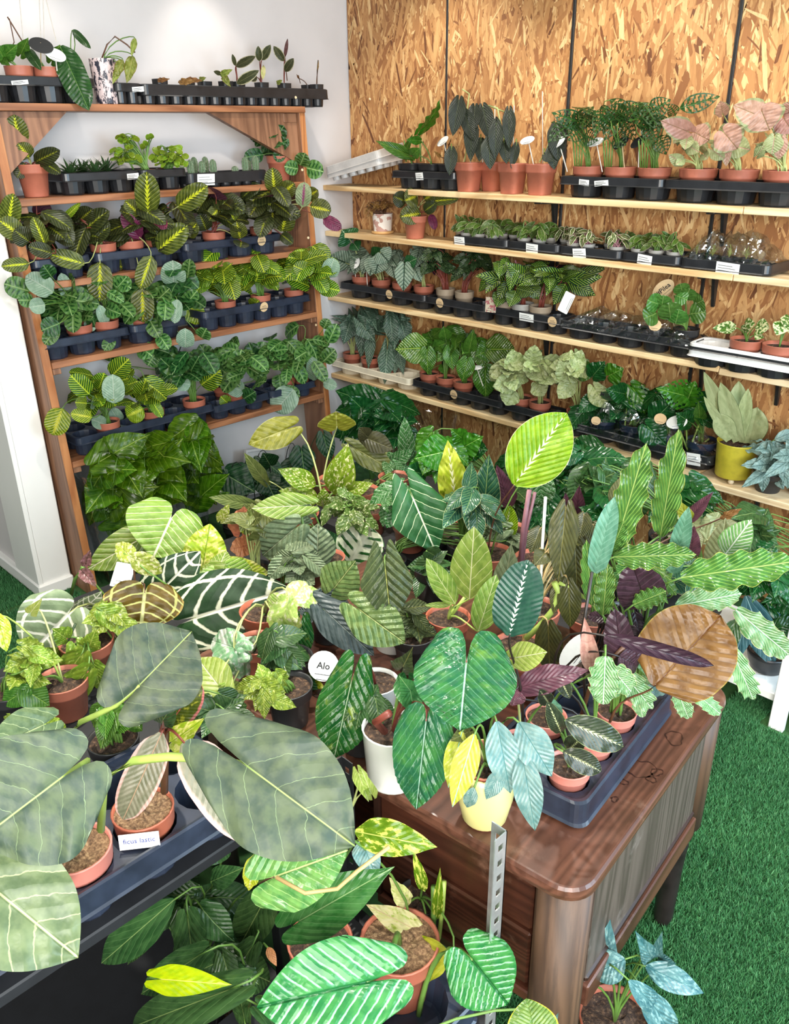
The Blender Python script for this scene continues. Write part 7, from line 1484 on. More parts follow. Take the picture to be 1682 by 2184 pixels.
P('potted_anthurium', 'broad green heart leaf with raised pale veins beside the sleeved plants', 'potted plant', None, (1.45, -2.02, 0.521), [('round', 'black_pot', 0.07, 0.11, 'soil', 0.12)],
 [('anthgreen',(1437,-2062,773,1463,-2149,686,78,-31,55),242,{'lobe':0.36}),
 ('anthgreen',(1350,-2121,700,1286,-2271,630,78,-51,38),109),
 ('limegreen',(1580,-2059,671,1552,-2003,775,77,-45,45),119),
 ('limegreen',(1619,-2048,665,1663,-1891,610,92,-13,37),84)], [])
tagplate((1.789, -2.395, 0.85),(.75,.6,-.15),(.45,-.55,.7),.046,'rect','paper_white','cream care card with a teal foot behind the brown white-veined leaf',None,(1.789, -2.395, 0.8),asp=1.3)
P('potted_caladium', 'salmon and yellow-green leaved plant beside the lime leaves', 'potted plant', None, (1.621, -1.789, 0.521), [('round', 'terracotta', 0.06, 0.1, 'soil', 0.12)],
 [('salmon',(1559,-1904,722,1594,-1911,812,71,-63,-33),83),
 ('varlime',(1517,-1946,754,1564,-1941,820,51,-80,-31),36),
 ('marbyellow',(1554,-1909,722,1615,-1890,763,26,-96,6),36),
 ('salmon',(1556,-1907,667,1611,-1894,690,12,-96,26),62),
 ('salmon',(1561,-1902,667,1556,-1949,672,89,-4,45),62),
 ('limegreen',(1638,-1825,610,1692,-1813,633,10,-96,27),42),
 ('limegreen',(1629,-1834,634,1624,-1881,658,97,2,23),37)], [])
P('potted_anthurium', 'wide pale green leaf on a tall stalk above the grey quilted leaves', 'potted plant', None, (1.721, -1.72, 0.521), [('round', 'terracotta', 0.06, 0.1, 'soil', 0.12)],
 [('anthgreen',(1721,-1804,819,1655,-1927,830,82,-41,40),78,{'lobe':0.4}),
 ('greyquilt',(1735,-1846,761,1636,-1890,658,39,-92,1),120),
 ('greyquilt',(1765,-1788,658,1755,-1770,762,75,-63,19),107),
 ('greyquilt',(1671,-1741,749,1692,-1833,824,98,10,-16),69)], [], stemrod=[(((1.724,-1.802,0.593),(1.726,-1.799,0.71),(1.721,-1.804,0.816)),0.004,'stem_green')])
P('potted_alocasia', 'olive shield leaf seen from below on a tall leaning stalk before the rack', 'potted plant', None, (1.42, -1.568, 0.521), [('round', 'terracotta', 0.06, 0.1, 'soil', 0.12)],
 [('oliveback',(1402,-1596,923,1347,-1708,887,80,-50,34),100,{'lobe':0.4,'S':(1.464,-1.506,0.631)}),
 ('olivegreen',(1291,-1623,729,1336,-1720,860,90,-13,-41),47),
 ('olivegreen',(1268,-1674,643,1245,-1811,705,97,-7,22),47),
 ('olivegreen',(1343,-1670,647,1413,-1642,694,32,-94,9),47)], [])
P('potted_alocasia', 'small olive leaf seen from below on a straight pale stalk before the rack post', 'potted plant', None, (1.38, -1.38, 0.581), [('round', 'terracotta', 0.06, 0.1, 'soil', 0.12)],
 [('oliveback',(1391,-1369,875,1413,-1389,938,69,-58,-43),131,{'S':(1.344,-1.417,0.574)})], [])
P('potted_dieffenbachia', 'cream-speckled plant with an upright pointed leaf in the middle of the bench', 'potted plant', None, (1.52, -1.38, 0.581), [('round', 'terracotta', 0.06, 0.1, 'soil', 0.12)],
 [('dieff',(1480,-1463,673,1536,-1449,870,65,-75,-13),103),
 ('dieff',(1432,-1511,708,1370,-1616,783,90,-37,23),72),
 ('dieff',(1437,-1506,656,1368,-1618,705,86,-39,32),76),
 ('dieff',(1487,-1456,673,1593,-1392,728,40,-88,24),60),
 ('olivegreen',(1403,-1540,597,1418,-1567,680,82,-48,-31),80),
 ('dieff',(1450,-1493,631,1475,-1510,713,70,-62,-35),63)], [])
P('potted_pothos', 'cream-splashed small-leaved plant low among the bench plants', 'potted plant', None, (1.635, -1.452, 0.581), [('round', 'terracotta', 0.06, 0.09, 'soil', 0.12)],
 [], [('pothosv',36,(1.642,-1.547,0.683),(0.094,0.075,0.078),0.078,0.039,301)])
P('potted_pothos', 'cream-streaked trailing plant behind the speckled upright leaf', 'potted plant', None, (1.5, -1.2, 0.581), [('round', 'terracotta', 0.06, 0.09, 'soil', 0.12)],
 [], [('pothosv',25,(1.465,-1.264,0.589),(0.101,0.081,0.075),0.085,0.044,302)])
P('potted_begonia', 'round white leaves patched with dark green behind the quilted leaves', 'potted plant', None, (1.72, -1.366, 0.581), [('round', 'black_pot', 0.06, 0.1, 'soil', 0.12)],
 [('whitepatch',(1666,-1576,525,1687,-1498,636,65,-68,35),158),
 ('whitepatch',(1756,-1428,613,1821,-1363,500,84,-52,18),135)], [])
P('potted_alocasia', 'two dark olive leaves leaning out beside the glossy split-leaved plant', 'potted plant', None, (1.4, -1.12, 0.581), [('round', 'terracotta', 0.06, 0.1, 'soil', 0.12)],
 [('darkolive',(1365,-1198,778,1449,-1155,748,52,-75,41),78),
 ('darkolive',(1361,-1202,789,1363,-1243,832,95,-22,-24),58),
 ('olivegreen',(1334,-1229,739,1458,-1146,657,67,-65,36),86),
 ('syndark',(1464,-1098,711,1479,-1126,872,71,-68,-18),64),
 ('syndark',(1430,-1132,688,1500,-1105,744,32,-94,6),58),
 ('syndark',(1424,-1138,679,1488,-1117,671,33,-84,44),59)], [('syndark',14,(1.398,-1.15,0.656),(0.09,0.072,0.063),0.08,0.052,303)])
P('sleeved_plant', 'tall glossy green plant in a clear sleeve, nearest the rack right post', 'potted plant', 'tall glossy plants in clear sleeves standing on the floor by the strand-board wall', (0.55, -0.42, 0.001), [('round', 'black_pot', 0.08, 0.13, 'soil', 0.12)],
 [('monsteradark',(547,-465,467,523,-532,610,86,-51,-9),139),
 ('monsteradark',(564,-449,479,628,-427,596,53,-84,-13),130)], [('monsteradark',25,(0.54,-0.458,0.476),(0.146,0.117,0.183),0.178,0.131,310)])
film_sleeve(bpy.data.objects['sleeved_plant.003'],.10,.16,.50,7)
P('sleeved_plant', 'tall glossy green plant in a clear sleeve, beyond its twin near the wall shelves', 'potted plant', 'tall glossy plants in clear sleeves standing on the floor by the strand-board wall', (0.8, -0.3, 0.001), [('round', 'black_pot', 0.08, 0.13, 'soil', 0.12)],
 [('monsteradark',(703,-440,448,679,-507,590,85,-52,-10),136),
 ('monsteradark',(720,-423,460,782,-404,576,51,-85,-13),127)], [('monsteradark',25,(0.696,-0.433,0.457),(0.143,0.115,0.179),0.175,0.129,311)])
film_sleeve(bpy.data.objects['sleeved_plant.004'],.10,.16,.50,8)
P('potted_monstera', 'very glossy green split-leaved plant before the strand-board wall', 'potted plant', None, (1.84, -1.05, 0.581), [('round', 'black_pot', 0.07, 0.11, 'soil', 0.12)],
 [('monstera',(1753,-1208,833,1684,-1292,811,67,-65,36),124),
 ('monstera',(1776,-1157,836,1844,-1131,887,29,-95,9),93),
 ('monsteradark',(1793,-1140,844,1856,-1119,838,32,-95,5),99),
 ('monsteradark',(1683,-1251,746,1659,-1317,775,95,-25,19),78),
 ('monstera',(1776,-1157,869,1768,-1208,913,95,-28,-15),62)], [('monstera',14,(1.732,-1.187,0.783),(0.123,0.098,0.082),0.11,0.088,320)])
P('potted_aglaonema', 'upright yellow-marbled leaf with a pale midrib behind the white-veined arrow leaf', 'potted plant', None, (1.95, -1.3, 0.581), [('round', 'terracotta', 0.06, 0.1, 'soil', 0.12)],
 [('marbyellow',(1937,-1370,745,1930,-1405,966,70,-71,-9),93),
 ('calyellow',(1913,-1309,665,1978,-1357,812,45,-77,-45),67),
 ('marbyellow',(1851,-1343,739,1878,-1458,736,71,15,69),73)], [])
P('potted_alocasia', 'dark arrow leaf with crisp white veins in the middle of the display', 'potted plant', None, (1.813, -1.444, 0.581), [('round', 'terracotta', 0.06, 0.1, 'soil', 0.12)],
 [('frydek',(1924,-1546,819,2001,-1525,654,72,-65,25),168,{'lobe':0.5})], [])
P('potted_calathea', 'slim dark upright leaves beside the large yellow-green leaf', 'potted plant', None, (2.08, -1.28, 0.581), [('round', 'terracotta', 0.06, 0.1, 'soil', 0.12)],
 [('caldark',(2053,-1378,731,2066,-1380,950,61,-80,-4),88),
 ('caldark',(1995,-1408,741,2027,-1418,860,54,-81,-21),61),
 ('caldark',(2022,-1381,662,2014,-1431,770,80,-56,-20),71),
 ('purpleback',(2064,-1268,744,2082,-1363,918,73,-57,-39),67),
 ('calyellow',(2097,-1334,658,2115,-1330,787,54,-84,-5),67)], [])
P('potted_calathea', 'tall plant whose large yellow-green leaf with a white feathered midrib stands above all', 'potted plant', None, (2.141, -1.448, 0.581), [('round', 'terracotta_brown', 0.065, 0.105, 'soil', 0.12)],
 [('calyellow',(2244,-1493,939,2310,-1371,1125,53,-78,33),158,{'S':(2.144,-1.466,0.689)}),
 ('syndark',(2245,-1379,922,2254,-1370,837,62,-79,-2),81,{'lobe':0.1})], [])
P('potted_alocasia', 'plant with thick pink stalks behind the feathered leaves', 'potted plant', None, (2.249, -1.383, 0.581), [('round', 'terracotta', 0.06, 0.1, 'soil', 0.12)],
 [('purpleback',(2320,-1299,764,2354,-1350,926,48,-80,-35),57,{'nop':1}),
 ('purpleback',(2321,-1341,808,2329,-1376,906,60,-74,-31),39,{'nop':1}),
 ('caldark',(2297,-1365,735,2328,-1377,836,40,-89,-22),52)], [], stemrod=[(((2.233,-1.43,0.662),(2.235,-1.428,0.781),(2.242,-1.42,0.901)),0.007,'stem_pink'),(((2.236,-1.426,0.662),(2.241,-1.421,0.78),(2.253,-1.409,0.894)),0.005,'stem_pink')])
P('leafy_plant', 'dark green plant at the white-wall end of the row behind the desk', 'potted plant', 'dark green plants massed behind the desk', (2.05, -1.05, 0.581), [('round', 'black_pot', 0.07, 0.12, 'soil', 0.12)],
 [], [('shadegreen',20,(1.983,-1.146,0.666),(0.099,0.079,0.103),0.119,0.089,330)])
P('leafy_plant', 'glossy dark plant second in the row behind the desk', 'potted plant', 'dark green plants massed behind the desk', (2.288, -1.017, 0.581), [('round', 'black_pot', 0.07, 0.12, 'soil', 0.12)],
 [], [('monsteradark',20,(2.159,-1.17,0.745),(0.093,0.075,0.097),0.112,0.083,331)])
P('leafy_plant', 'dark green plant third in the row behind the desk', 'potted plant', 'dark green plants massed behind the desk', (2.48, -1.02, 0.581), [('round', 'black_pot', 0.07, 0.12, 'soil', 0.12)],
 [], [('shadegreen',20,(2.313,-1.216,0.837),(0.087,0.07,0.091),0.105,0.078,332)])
P('leafy_plant', 'glossy dark plant behind the wavy-leaved plants', 'potted plant', 'dark green plants massed behind the desk', (2.482, -1.261, 0.581), [('round', 'black_pot', 0.07, 0.12, 'soil', 0.12)],
 [], [('monsteradark',20,(2.438,-1.341,0.832),(0.082,0.065,0.085),0.098,0.073,333)])
P('leafy_plant', 'glossy dark floor plant under the lowest wall shelf, below the speckled plants', 'potted plant', 'dark green plants massed behind the desk', (1.9, -0.62, 0.001), [('round', 'black_pot', 0.07, 0.12, 'soil', 0.12)],
 [], [('monsteradark',20,(1.769,-0.781,0.632),(0.113,0.091,0.118),0.136,0.101,334)])
P('leafy_plant', 'glossy dark floor plant under the film-wrapped wall tray', 'potted plant', 'dark green plants massed behind the desk', (2.06, -0.45, 0.001), [('round', 'black_pot', 0.07, 0.12, 'soil', 0.12)],
 [], [('monsteradark',20,(1.925,-0.614,0.626),(0.114,0.091,0.118),0.136,0.101,335)])
P('leafy_plant', 'dark green floor plant under the split-leaved wall plants', 'potted plant', 'dark green plants massed behind the desk', (2.4, -0.52, 0.116), [('round', 'black_pot', 0.07, 0.12, 'soil', 0.12)],
 [], [('shadegreen',20,(2.196,-0.754,0.691),(0.103,0.082,0.107),0.124,0.092,336)])
P('leafy_plant', 'glossy floor plant under the shelf joint of the lowest wall shelf', 'potted plant', 'dark green plants massed behind the desk', (2.62, -0.4, 0.116), [('round', 'black_pot', 0.07, 0.12, 'soil', 0.12)],
 [], [('monsteradark',20,(2.347,-0.703,0.634),(0.102,0.081,0.106),0.122,0.091,337)])
P('leafy_plant', 'dark green plant on the white stand under the olive-yellow pot', 'potted plant', 'dark green plants massed behind the desk', (2.832, -0.415, 0.116), [('round', 'black_pot', 0.07, 0.12, 'soil', 0.12)],
 [], [('shadegreen',20,(2.592,-0.708,0.615),(0.096,0.077,0.1),0.115,0.086,338)])
P('leafy_plant', 'glossy dark plant on the white stand beside the square post', 'potted plant', 'dark green plants massed behind the desk', (2.968, -0.455, 0.116), [('round', 'black_pot', 0.07, 0.12, 'soil', 0.12)],
 [], [('monsteradark',20,(2.684,-0.746,0.514),(0.094,0.076,0.098),0.113,0.084,339)])
P('potted_micans', 'olive velvet-leaved climber with a thick yellow-green stem, in terracotta behind the desk tray', 'potted plant', 'olive velvet-leaved climbers behind the desk tray', (2.6, -1.92, 0.701), [('round', 'terracotta', 0.062, 0.1, 'soil', 0.12)],
 [('micans',(2638,-1853,1107,2680,-1924,986,45,-70,56),58),
 ('micans',(2689,-1901,978,2703,-1902,884,57,-82,9),47),
 ('micans',(2682,-1951,899,2678,-1926,777,60,-78,-18),55),
 ('micans',(2664,-1898,962,2677,-1927,915,45,-70,56),28),
 ('micans',(2641,-1921,1037,2646,-1959,1027,54,-14,83),37)], [], stemrod=[(((2.629,-1.947,0.845),(2.653,-1.938,0.881),(2.671,-1.919,0.92),(2.676,-1.915,0.961),(2.669,-1.921,0.982)),0.0065,'stem_lime'),(((2.675,-1.916,0.982),(2.695,-1.895,0.968),(2.713,-1.877,0.946)),0.004,'stem_lime'),(((2.624,-1.896,0.832),(2.62,-1.899,1.021),(2.62,-1.9,1.145)),0.003,'stake_white')])
P('potted_micans', 'olive velvet-leaved climber tied to a pale cane beside the wavy leaves', 'potted plant', 'olive velvet-leaved climbers behind the desk tray', (2.525, -1.776, 0.701), [('round', 'terracotta', 0.062, 0.1, 'soil', 0.12)],
 [('micans',(2552,-1670,947,2579,-1685,829,54,-81,23),71),
 ('micans',(2563,-1659,1006,2575,-1689,962,44,-68,59),42),
 ('micans',(2580,-1642,982,2618,-1647,938,44,-78,45),47),
 ('micans',(2494,-1728,972,2499,-1766,928,50,-63,59),42)], [('micans',9,(2.544,-1.664,0.918),(0.063,0.051,0.07),0.076,0.043,345)], stemrod=[(((2.525,-1.654,0.833),(2.515,-1.665,0.969),(2.523,-1.657,1.027)),0.005,'stem_lime')])
P('potted_ficus', 'pale green pointed-leaved plant with cream veins in a terracotta pot on the desk', 'potted plant', None, (2.397, -1.926, 0.701), [('round', 'terracotta_brown', 0.052, 0.09, 'soil', 0.12)],
 [('ficusgreen',(2443,-1908,847,2472,-1935,1045,60,-77,-20),89),
 ('ficusgreen',(2427,-1938,841,2402,-2006,972,88,-47,-7),49),
 ('ficusgreen',(2484,-1923,788,2508,-1899,930,51,-86,6),59),
 ('ficusgreen',(2420,-1945,838,2400,-2008,856,89,-15,43),14),
 ('greyquilt',(2461,-1804,832,2528,-1878,1003,45,-74,-50),62)], [], stemrod=[(((2.399,-1.923,0.785),(2.414,-1.909,0.819),(2.422,-1.9,0.838)),0.004,'stem_lime')])
P('potted_alocasia', 'dark leathery arrow leaf over a quilted green leaf in a white pot on the desk', 'potted plant', None, (2.295, -2.001, 0.701), [('cyl', 'white_glaze', 0.05, 0.075, 'soil', 0.1)],
 [('quilted',(2387,-2113,983,2416,-2127,867,71,-66,25),108,{'lobe':0.5}),
 ('quiltgreen',(2364,-2166,898,2458,-2128,841,58,-60,55),101),
 ('quiltgreen',(2252,-2136,895,2300,-2116,970,43,-90,-3),95),
 ('slate',(2264,-2180,863,2383,-2146,784,56,-58,59),84)], [])
P('potted_syngonium', 'lime and cream arrow-leaved plant in terracotta beside the white-veined dark leaf', 'potted plant', None, (2.086, -2.208, 0.701), [('round', 'terracotta_brown', 0.06, 0.1, 'soil', 0.12)],
 [('synlime',(2228,-2233,896,2217,-2187,917,66,-17,73),54),
 ('synlime',(2235,-2255,892,2167,-2238,789,44,-79,-42),65),
 ('synlime',(2213,-2248,890,2157,-2248,857,-9,-99,14),47),
 ('synlime',(2223,-2210,887,2240,-2164,884,82,-28,50),49),
 ('synlime',(2209,-2253,848,2204,-2201,792,100,3,-6),51),
 ('synwhite',(2193,-2354,803,2132,-2273,723,86,50,-15),86),
 ('synwhite',(2195,-2352,810,2064,-2341,769,-25,-78,58),75),
 ('synwhite',(2189,-2357,794,2116,-2289,677,83,-7,-56),58),
 ('glossheart',(2204,-2200,810,2193,-2212,711,73,-68,0),67),
 ('syndark',(2114,-2248,743,2150,-2255,744,-12,-52,85),42)], [])
P('potted_philodendron', 'green creased-leaf plant in terracotta near the white pilaster end of the display', 'potted plant', None, (1.83, -2.525, 0.651), [('round', 'terracotta', 0.062, 0.1, 'soil', 0.12)],
 [('philopale',(1851,-2556,756,1885,-2549,679,88,-29,37),65),
 ('philopale',(1893,-2570,758,1823,-2612,657,59,-80,-8),63),
 ('philopale',(1935,-2584,737,1810,-2625,589,47,-87,-16),69),
 ('philopale',(1859,-2533,749,1906,-2529,817,61,-70,-37),48),
 ('philopale',(1825,-2567,775,1838,-2597,818,97,18,-15),48),
 ('philopale',(1912,-2551,733,1896,-2539,655,93,-29,-24),48),
 ('philopale',(1808,-2585,725,1821,-2615,770,97,19,-15),36)], [], stemrod=[(((1.758,-2.592,0.653),(1.78,-2.57,0.704),(1.814,-2.536,0.792)),0.003,'stem_dark')])
P('potted_philodendron', 'pair of small dark heart leaves sharing a pale stalk by the pilaster', 'potted plant', None, (1.919, -2.626, 0.651), [('round', 'terracotta', 0.055, 0.09, 'soil', 0.12)],
 [('heartgreen',(1935,-2710,764,1897,-2748,726,57,-79,23),50),
 ('heartgreen',(1938,-2707,764,1967,-2678,724,86,-19,48),60),
 ('limegreen',(1878,-2710,910,1923,-2722,858,72,-21,66),38),
 ('synpale',(1803,-2616,859,1989,-2655,981,16,-84,-52),29)], [])
P('potted_peperomia', 'small ribbed round-leaved plant between the glossy leaf and the terracotta pot', 'potted plant', None, (2.163, -2.289, 0.701), [('round', 'terracotta', 0.05, 0.085, 'soil', 0.12)],
 [('heartgreen',(2286,-2244,730,2293,-2252,779,80,-57,-20),48),
 ('glossheart',(2270,-2261,718,2296,-2249,670,83,-44,33),55),
 ('synpale',(2210,-2420,756,2127,-2418,790,33,-45,83),82),
 ('synpale',(2215,-2415,754,2192,-2353,703,90,43,10),40),
 ('burleyellow',(2268,-2234,703,2312,-2232,694,19,-59,78),31),
 ('heartgreen',(2259,-2243,647,2292,-2253,613,57,-46,68),46)], [('heartgreen',9,(2.256,-2.232,0.677),(0.035,0.028,0.032),0.041,0.033,350)])
tagplate((2.341, -2.251, 0.79),(.75,.6,-.1),(.5,-.6,.55),.064,'oval','paper_white','round white plant tag lettered Alo beside the large glossy drooping leaf',None,(2.341, -2.251, 0.765),None,'Alo',asp=.98)
P('potted_philodendron', 'single large glossy puckered heart leaf hanging before a white glazed pot', 'potted plant', None, (2.451, -2.208, 0.701), [('cyl', 'white_glaze', 0.048, 0.085, 'soil', 0.1)],
 [('glossheart',(2507,-2323,867,2511,-2376,726,66,-70,28),107,{'lobe':0.42})], [])
P('potted_philodendron', 'large pleated heart leaf and a long drooping leaf growing from a white glazed pot', 'potted plant', None, (2.605, -2.313, 0.701), [('cyl', 'white_glaze', 0.056, 0.118, 'soil', 0.1)],
 [('pleatheart',(2764,-2302,1028,2797,-2353,941,52,-63,57),162,{'lobe':0.5}),
 ('pleatheart',(2719,-2347,913,2735,-2387,761,62,-74,26),100,{'lobe':0.2}),
 ('greensmooth',(2621,-2276,878,2660,-2350,976,90,-10,-43),49),
 ('greensmooth',(2629,-2296,923,2679,-2330,889,30,-41,86),57),
 ('quilted',(2581,-2259,911,2676,-2333,1031,14,-79,-60),49)], [], stemrod=[(((2.613,-2.34,0.827),(2.616,-2.365,0.864),(2.648,-2.362,0.899)),0.007,'stem_red')])
P('potted_philodendron', 'silvery-blue narrow-leaved plant in a pale yellow glazed pot at the desk edge', 'potted plant', None, (2.79, -2.272, 0.701), [('bowl', 'yellow_glaze', 0.056, 0.125, 'none', 0.1, 'cover_pot'), ('round', 'terracotta', 0.05, 0.128, 'soil', 0.12, 'nursery_pot')],
 [('yellowgreen',(2812,-2335,932,2815,-2388,820,51,-77,38),42),
 ('yellowgreen',(2779,-2326,913,2784,-2363,823,54,-76,35),38),
 ('silverblue',(2812,-2279,925,2856,-2291,810,63,-71,32),54),
 ('silverblue',(2837,-2253,922,2902,-2244,844,62,-64,45),59),
 ('silverblue',(2860,-2272,884,2910,-2293,768,59,-72,38),47),
 ('silverblue',(2840,-2293,852,2828,-2319,798,40,-86,33),29),
 ('silverblue',(2814,-2333,823,2806,-2341,781,45,-89,8),23),
 ('olivegreen',(2755,-2278,872,2785,-2362,919,62,54,56),31)], [])
tray((2.799, -1.992, 0.701),1.6918,4,2,0.0977,.045,.038,'navy_plastic','deep blue-black tray of potted plants along the desk side',rim=.036)
P('potted_calathea', 'small dark plant with feathered midribs in a pink terracotta pot at the tray corner', 'potted plant', None, (2.865, -2.132, 0.709), [('round', 'terracotta_pink', 0.04, 0.068, 'soil', 0.12)],
 [('featherdark',(2882,-2186,913,2959,-2123,865,71,-50,49),51),
 ('featherdark',(2899,-2212,874,2951,-2174,840,70,-50,50),38),
 ('featherdark',(2868,-2172,871,2865,-2218,961,81,-53,-24),29),
 ('featherdark',(2878,-2162,833,2911,-2171,888,-7,-99,-12),35),
 ('tealback',(2860,-2180,913,2872,-2210,964,64,-59,-50),23)], [])
P('potted_calathea', 'feathered dark leaf plant in a pink pot, second along the desk tray', 'potted plant', None, (2.853, -2.035, 0.709), [('round', 'terracotta_pink', 0.04, 0.066, 'soil', 0.12)],
 [('wavylight',(2887,-2086,992,2901,-2101,908,48,-84,23),49),
 ('wavylight',(2889,-2070,965,2923,-2050,919,72,-65,24),40),
 ('purpleback',(2769,-2177,910,2870,-2104,965,8,-67,74),51),
 ('purpleback',(2778,-2182,919,2779,-2195,892,49,-78,39),41),
 ('featherdark',(2817,-2114,933,2850,-2124,906,35,-67,65),24)], [])
P('potted_calathea', 'wavy light-striped plant in a pink pot, third along the desk tray', 'potted plant', None, (2.842, -1.938, 0.709), [('round', 'terracotta_pink', 0.04, 0.066, 'soil', 0.12)],
 [('wavylight',(2861,-2003,927,2918,-1947,822,79,-60,10),41),
 ('wavylight',(2943,-1921,874,2967,-1897,799,67,-74,-3),33),
 ('wavylight',(2883,-1968,890,2907,-1958,803,59,-80,7),29),
 ('wavylight',(2860,-1962,887,2861,-2004,846,38,-64,67),29),
 ('silverblue',(2906,-1916,849,2917,-1948,845,16,-7,98),35)], [('wavylight',11,(2.857,-1.951,0.858),(0.057,0.046,0.041),0.053,0.021,360)])
P('potted_calathea', 'tall round-leaved plant with one large brown leaf back on a long stalk', 'potted plant', None, (2.756, -2.047, 0.709), [('round', 'terracotta_pink', 0.04, 0.066, 'soil', 0.12)],
 [('brownback',(2943,-2001,918,2992,-1895,1032,34,-76,56),159,{'S':(2.872,-2.015,0.806)}),
 ('darkrolled',(2894,-2107,1046,3033,-1995,998,64,-60,48),34),
 ('purpledark',(2883,-2004,908,2862,-2026,1048,59,-81,-4),54),
 ('purpledark',(2889,-2041,970,2899,-1988,929,99,-15,6),49),
 ('pinkpale',(2842,-2045,918,2826,-2062,1032,61,-79,-3),36)], [], stemrod=[(((2.815,-2.03,0.761),(2.838,-2.035,0.893),(2.888,-2.028,0.983)),0.004,'stem_brown'),(((2.828,-2.017,0.76),(2.809,-2.036,0.98),(2.809,-2.022,1.098)),0.003,'stem_black')])
P('potted_calathea', 'plant whose dark round leaf carries a jagged white feather along the midrib', 'potted plant', None, (2.768, -2.144, 0.709), [('round', 'terracotta_pink', 0.04, 0.066, 'soil', 0.12)],
 [('feather',(2782,-2215,1049,2786,-2182,1175,52,-83,20),76,{'S':(2.787,-2.168,0.846)}),
 ('synpale',(2773,-2181,982,2827,-2170,1013,0,-94,34),50),
 ('featherdark',(2817,-2137,886,2821,-2176,938,89,-33,-31),27)], [])
P('potted_calathea', 'tall wavy-edged plant with upright glossy ribbon leaves at the desk back corner', 'potted plant', None, (2.83, -1.841, 0.709), [('round', 'terracotta_pink', 0.042, 0.066, 'soil', 0.12)],
 [('wavy',(2797,-1931,1104,2831,-1925,1316,41,-91,-4),54),
 ('wavy',(2835,-1836,1111,2867,-1889,1340,40,-88,-26),45),
 ('tealback',(2785,-1971,1067,2800,-1956,1218,44,-90,4),42),
 ('tealback',(2866,-1833,1043,2893,-1863,1197,34,-91,-24),37),
 ('wavy',(2807,-1949,1099,2924,-1874,1118,43,-78,45),45),
 ('wavy',(2896,-1859,1055,3054,-1757,1108,36,-81,46),62),
 ('wavy',(2903,-1881,1008,2978,-1777,1021,63,-53,57),44,{'mat':'wavylight'}),
 ('wavy',(2801,-1955,978,2801,-1956,1088,49,-87,0),36),
 ('wavy',(2765,-1935,976,2770,-1986,1135,59,-76,-27),29),
 ('wavy',(2839,-1916,999,2880,-1876,1028,40,-76,50),34),
 ('purpledark',(2838,-1861,973,2831,-1925,1085,70,-64,-32),87),
 ('wavylight',(2974,-1781,986,3057,-1698,885,77,-63,12),51),
 ('wavylight',(2983,-1801,920,3021,-1734,782,67,-72,-16),39),
 ('wavylight',(2939,-1845,825,2979,-1776,748,89,-45,7),29),
 ('calwhite',(2916,-1726,1060,2973,-1782,1170,-4,-90,-43),55),
 ('wavy',(2787,-1927,1091,2815,-1941,1171,29,-92,-26),34)], [('wavy',11,(2.794,-1.82,0.992),(0.072,0.057,0.072),0.101,0.031,361)])
P('potted_calathea', 'plant with olive leaves and a purple-backed rolled leaf behind the wavy ribbons', 'potted plant', None, (2.628, -1.696, 0.701), [('round', 'terracotta', 0.055, 0.09, 'soil', 0.12)],
 [('purpleback',(2740,-1528,1000,2793,-1531,1093,12,-99,-10),29),
 ('olivepale',(2802,-1465,897,2818,-1506,1031,35,-88,-31),66),
 ('dry',(2798,-1484,1015,2841,-1483,1053,-5,-100,7),18),
 ('olivepale',(2631,-1651,1059,2662,-1662,1142,29,-93,-23),40),
 ('purpleback',(2760,-1522,918,2772,-1552,1014,38,-87,-32),41),
 ('caldark',(2716,-1566,989,2708,-1616,1093,62,-72,-31),51),
 ('olivepale',(2751,-1531,1011,2738,-1586,1076,79,-53,-30),31,{'mat':'oliveback'})], [])
tagplate((2.738, -1.935, 0.86),(.35,.35,.85),(.55,-.6,.45),.09,'oval','paper_white','white oval plant tag leaning among the dark stalks on the desk',None,(2.738, -1.935, 0.8),None,None,asp=.48)
P('navy_planter', 'small navy pot with drooping grey-blue leaves at the far end of the desk tray', 'potted plant', None, (2.8, -1.7, 0.701), [('cyl', 'navy_pot', 0.042, 0.08, 'soil', 0.1)],
 [('slateblue',(2843,-1714,728,2894,-1691,666,65,-71,27),28),
 ('slateblue',(2824,-1718,721,2834,-1751,707,24,-32,92),26)], [])
P('leafy_plant', 'grey-green quilted plant low beside the lime arrow-leaved plant', 'potted plant', 'mixed small plants packed between the large leaves', (1.86, -1.988, 0.521), [('round', 'black_pot', 0.05, 0.09, 'soil', 0.12)],
 [], [('greyquilt',16,(1.911,-1.965,0.743),(0.074,0.059,0.055),0.077,0.057,400)])
P('leafy_plant', 'dull olive plant low behind the salmon leaves', 'potted plant', 'mixed small plants packed between the large leaves', (1.601, -1.898, 0.521), [('round', 'black_pot', 0.05, 0.09, 'soil', 0.12)],
 [], [('olivegreen',16,(1.623,-1.896,0.756),(0.089,0.071,0.06),0.082,0.055,401)])
P('leafy_plant', 'creased light green plant under the pale silvery leaf', 'potted plant', 'mixed small plants packed between the large leaves', (1.821, -2.42, 0.521), [('round', 'black_pot', 0.05, 0.09, 'soil', 0.12)],
 [], [('philopale',18,(1.834,-2.47,0.771),(0.079,0.063,0.051),0.063,0.048,402)])
P('leafy_plant', 'grey-green plant behind the white-feathered dark leaf', 'potted plant', 'mixed small plants packed between the large leaves', (1.86, -1.58, 0.521), [('round', 'black_pot', 0.05, 0.09, 'soil', 0.12)],
 [], [('greyquilt',16,(2.122,-1.345,0.62),(0.081,0.065,0.085),0.094,0.071,403)])
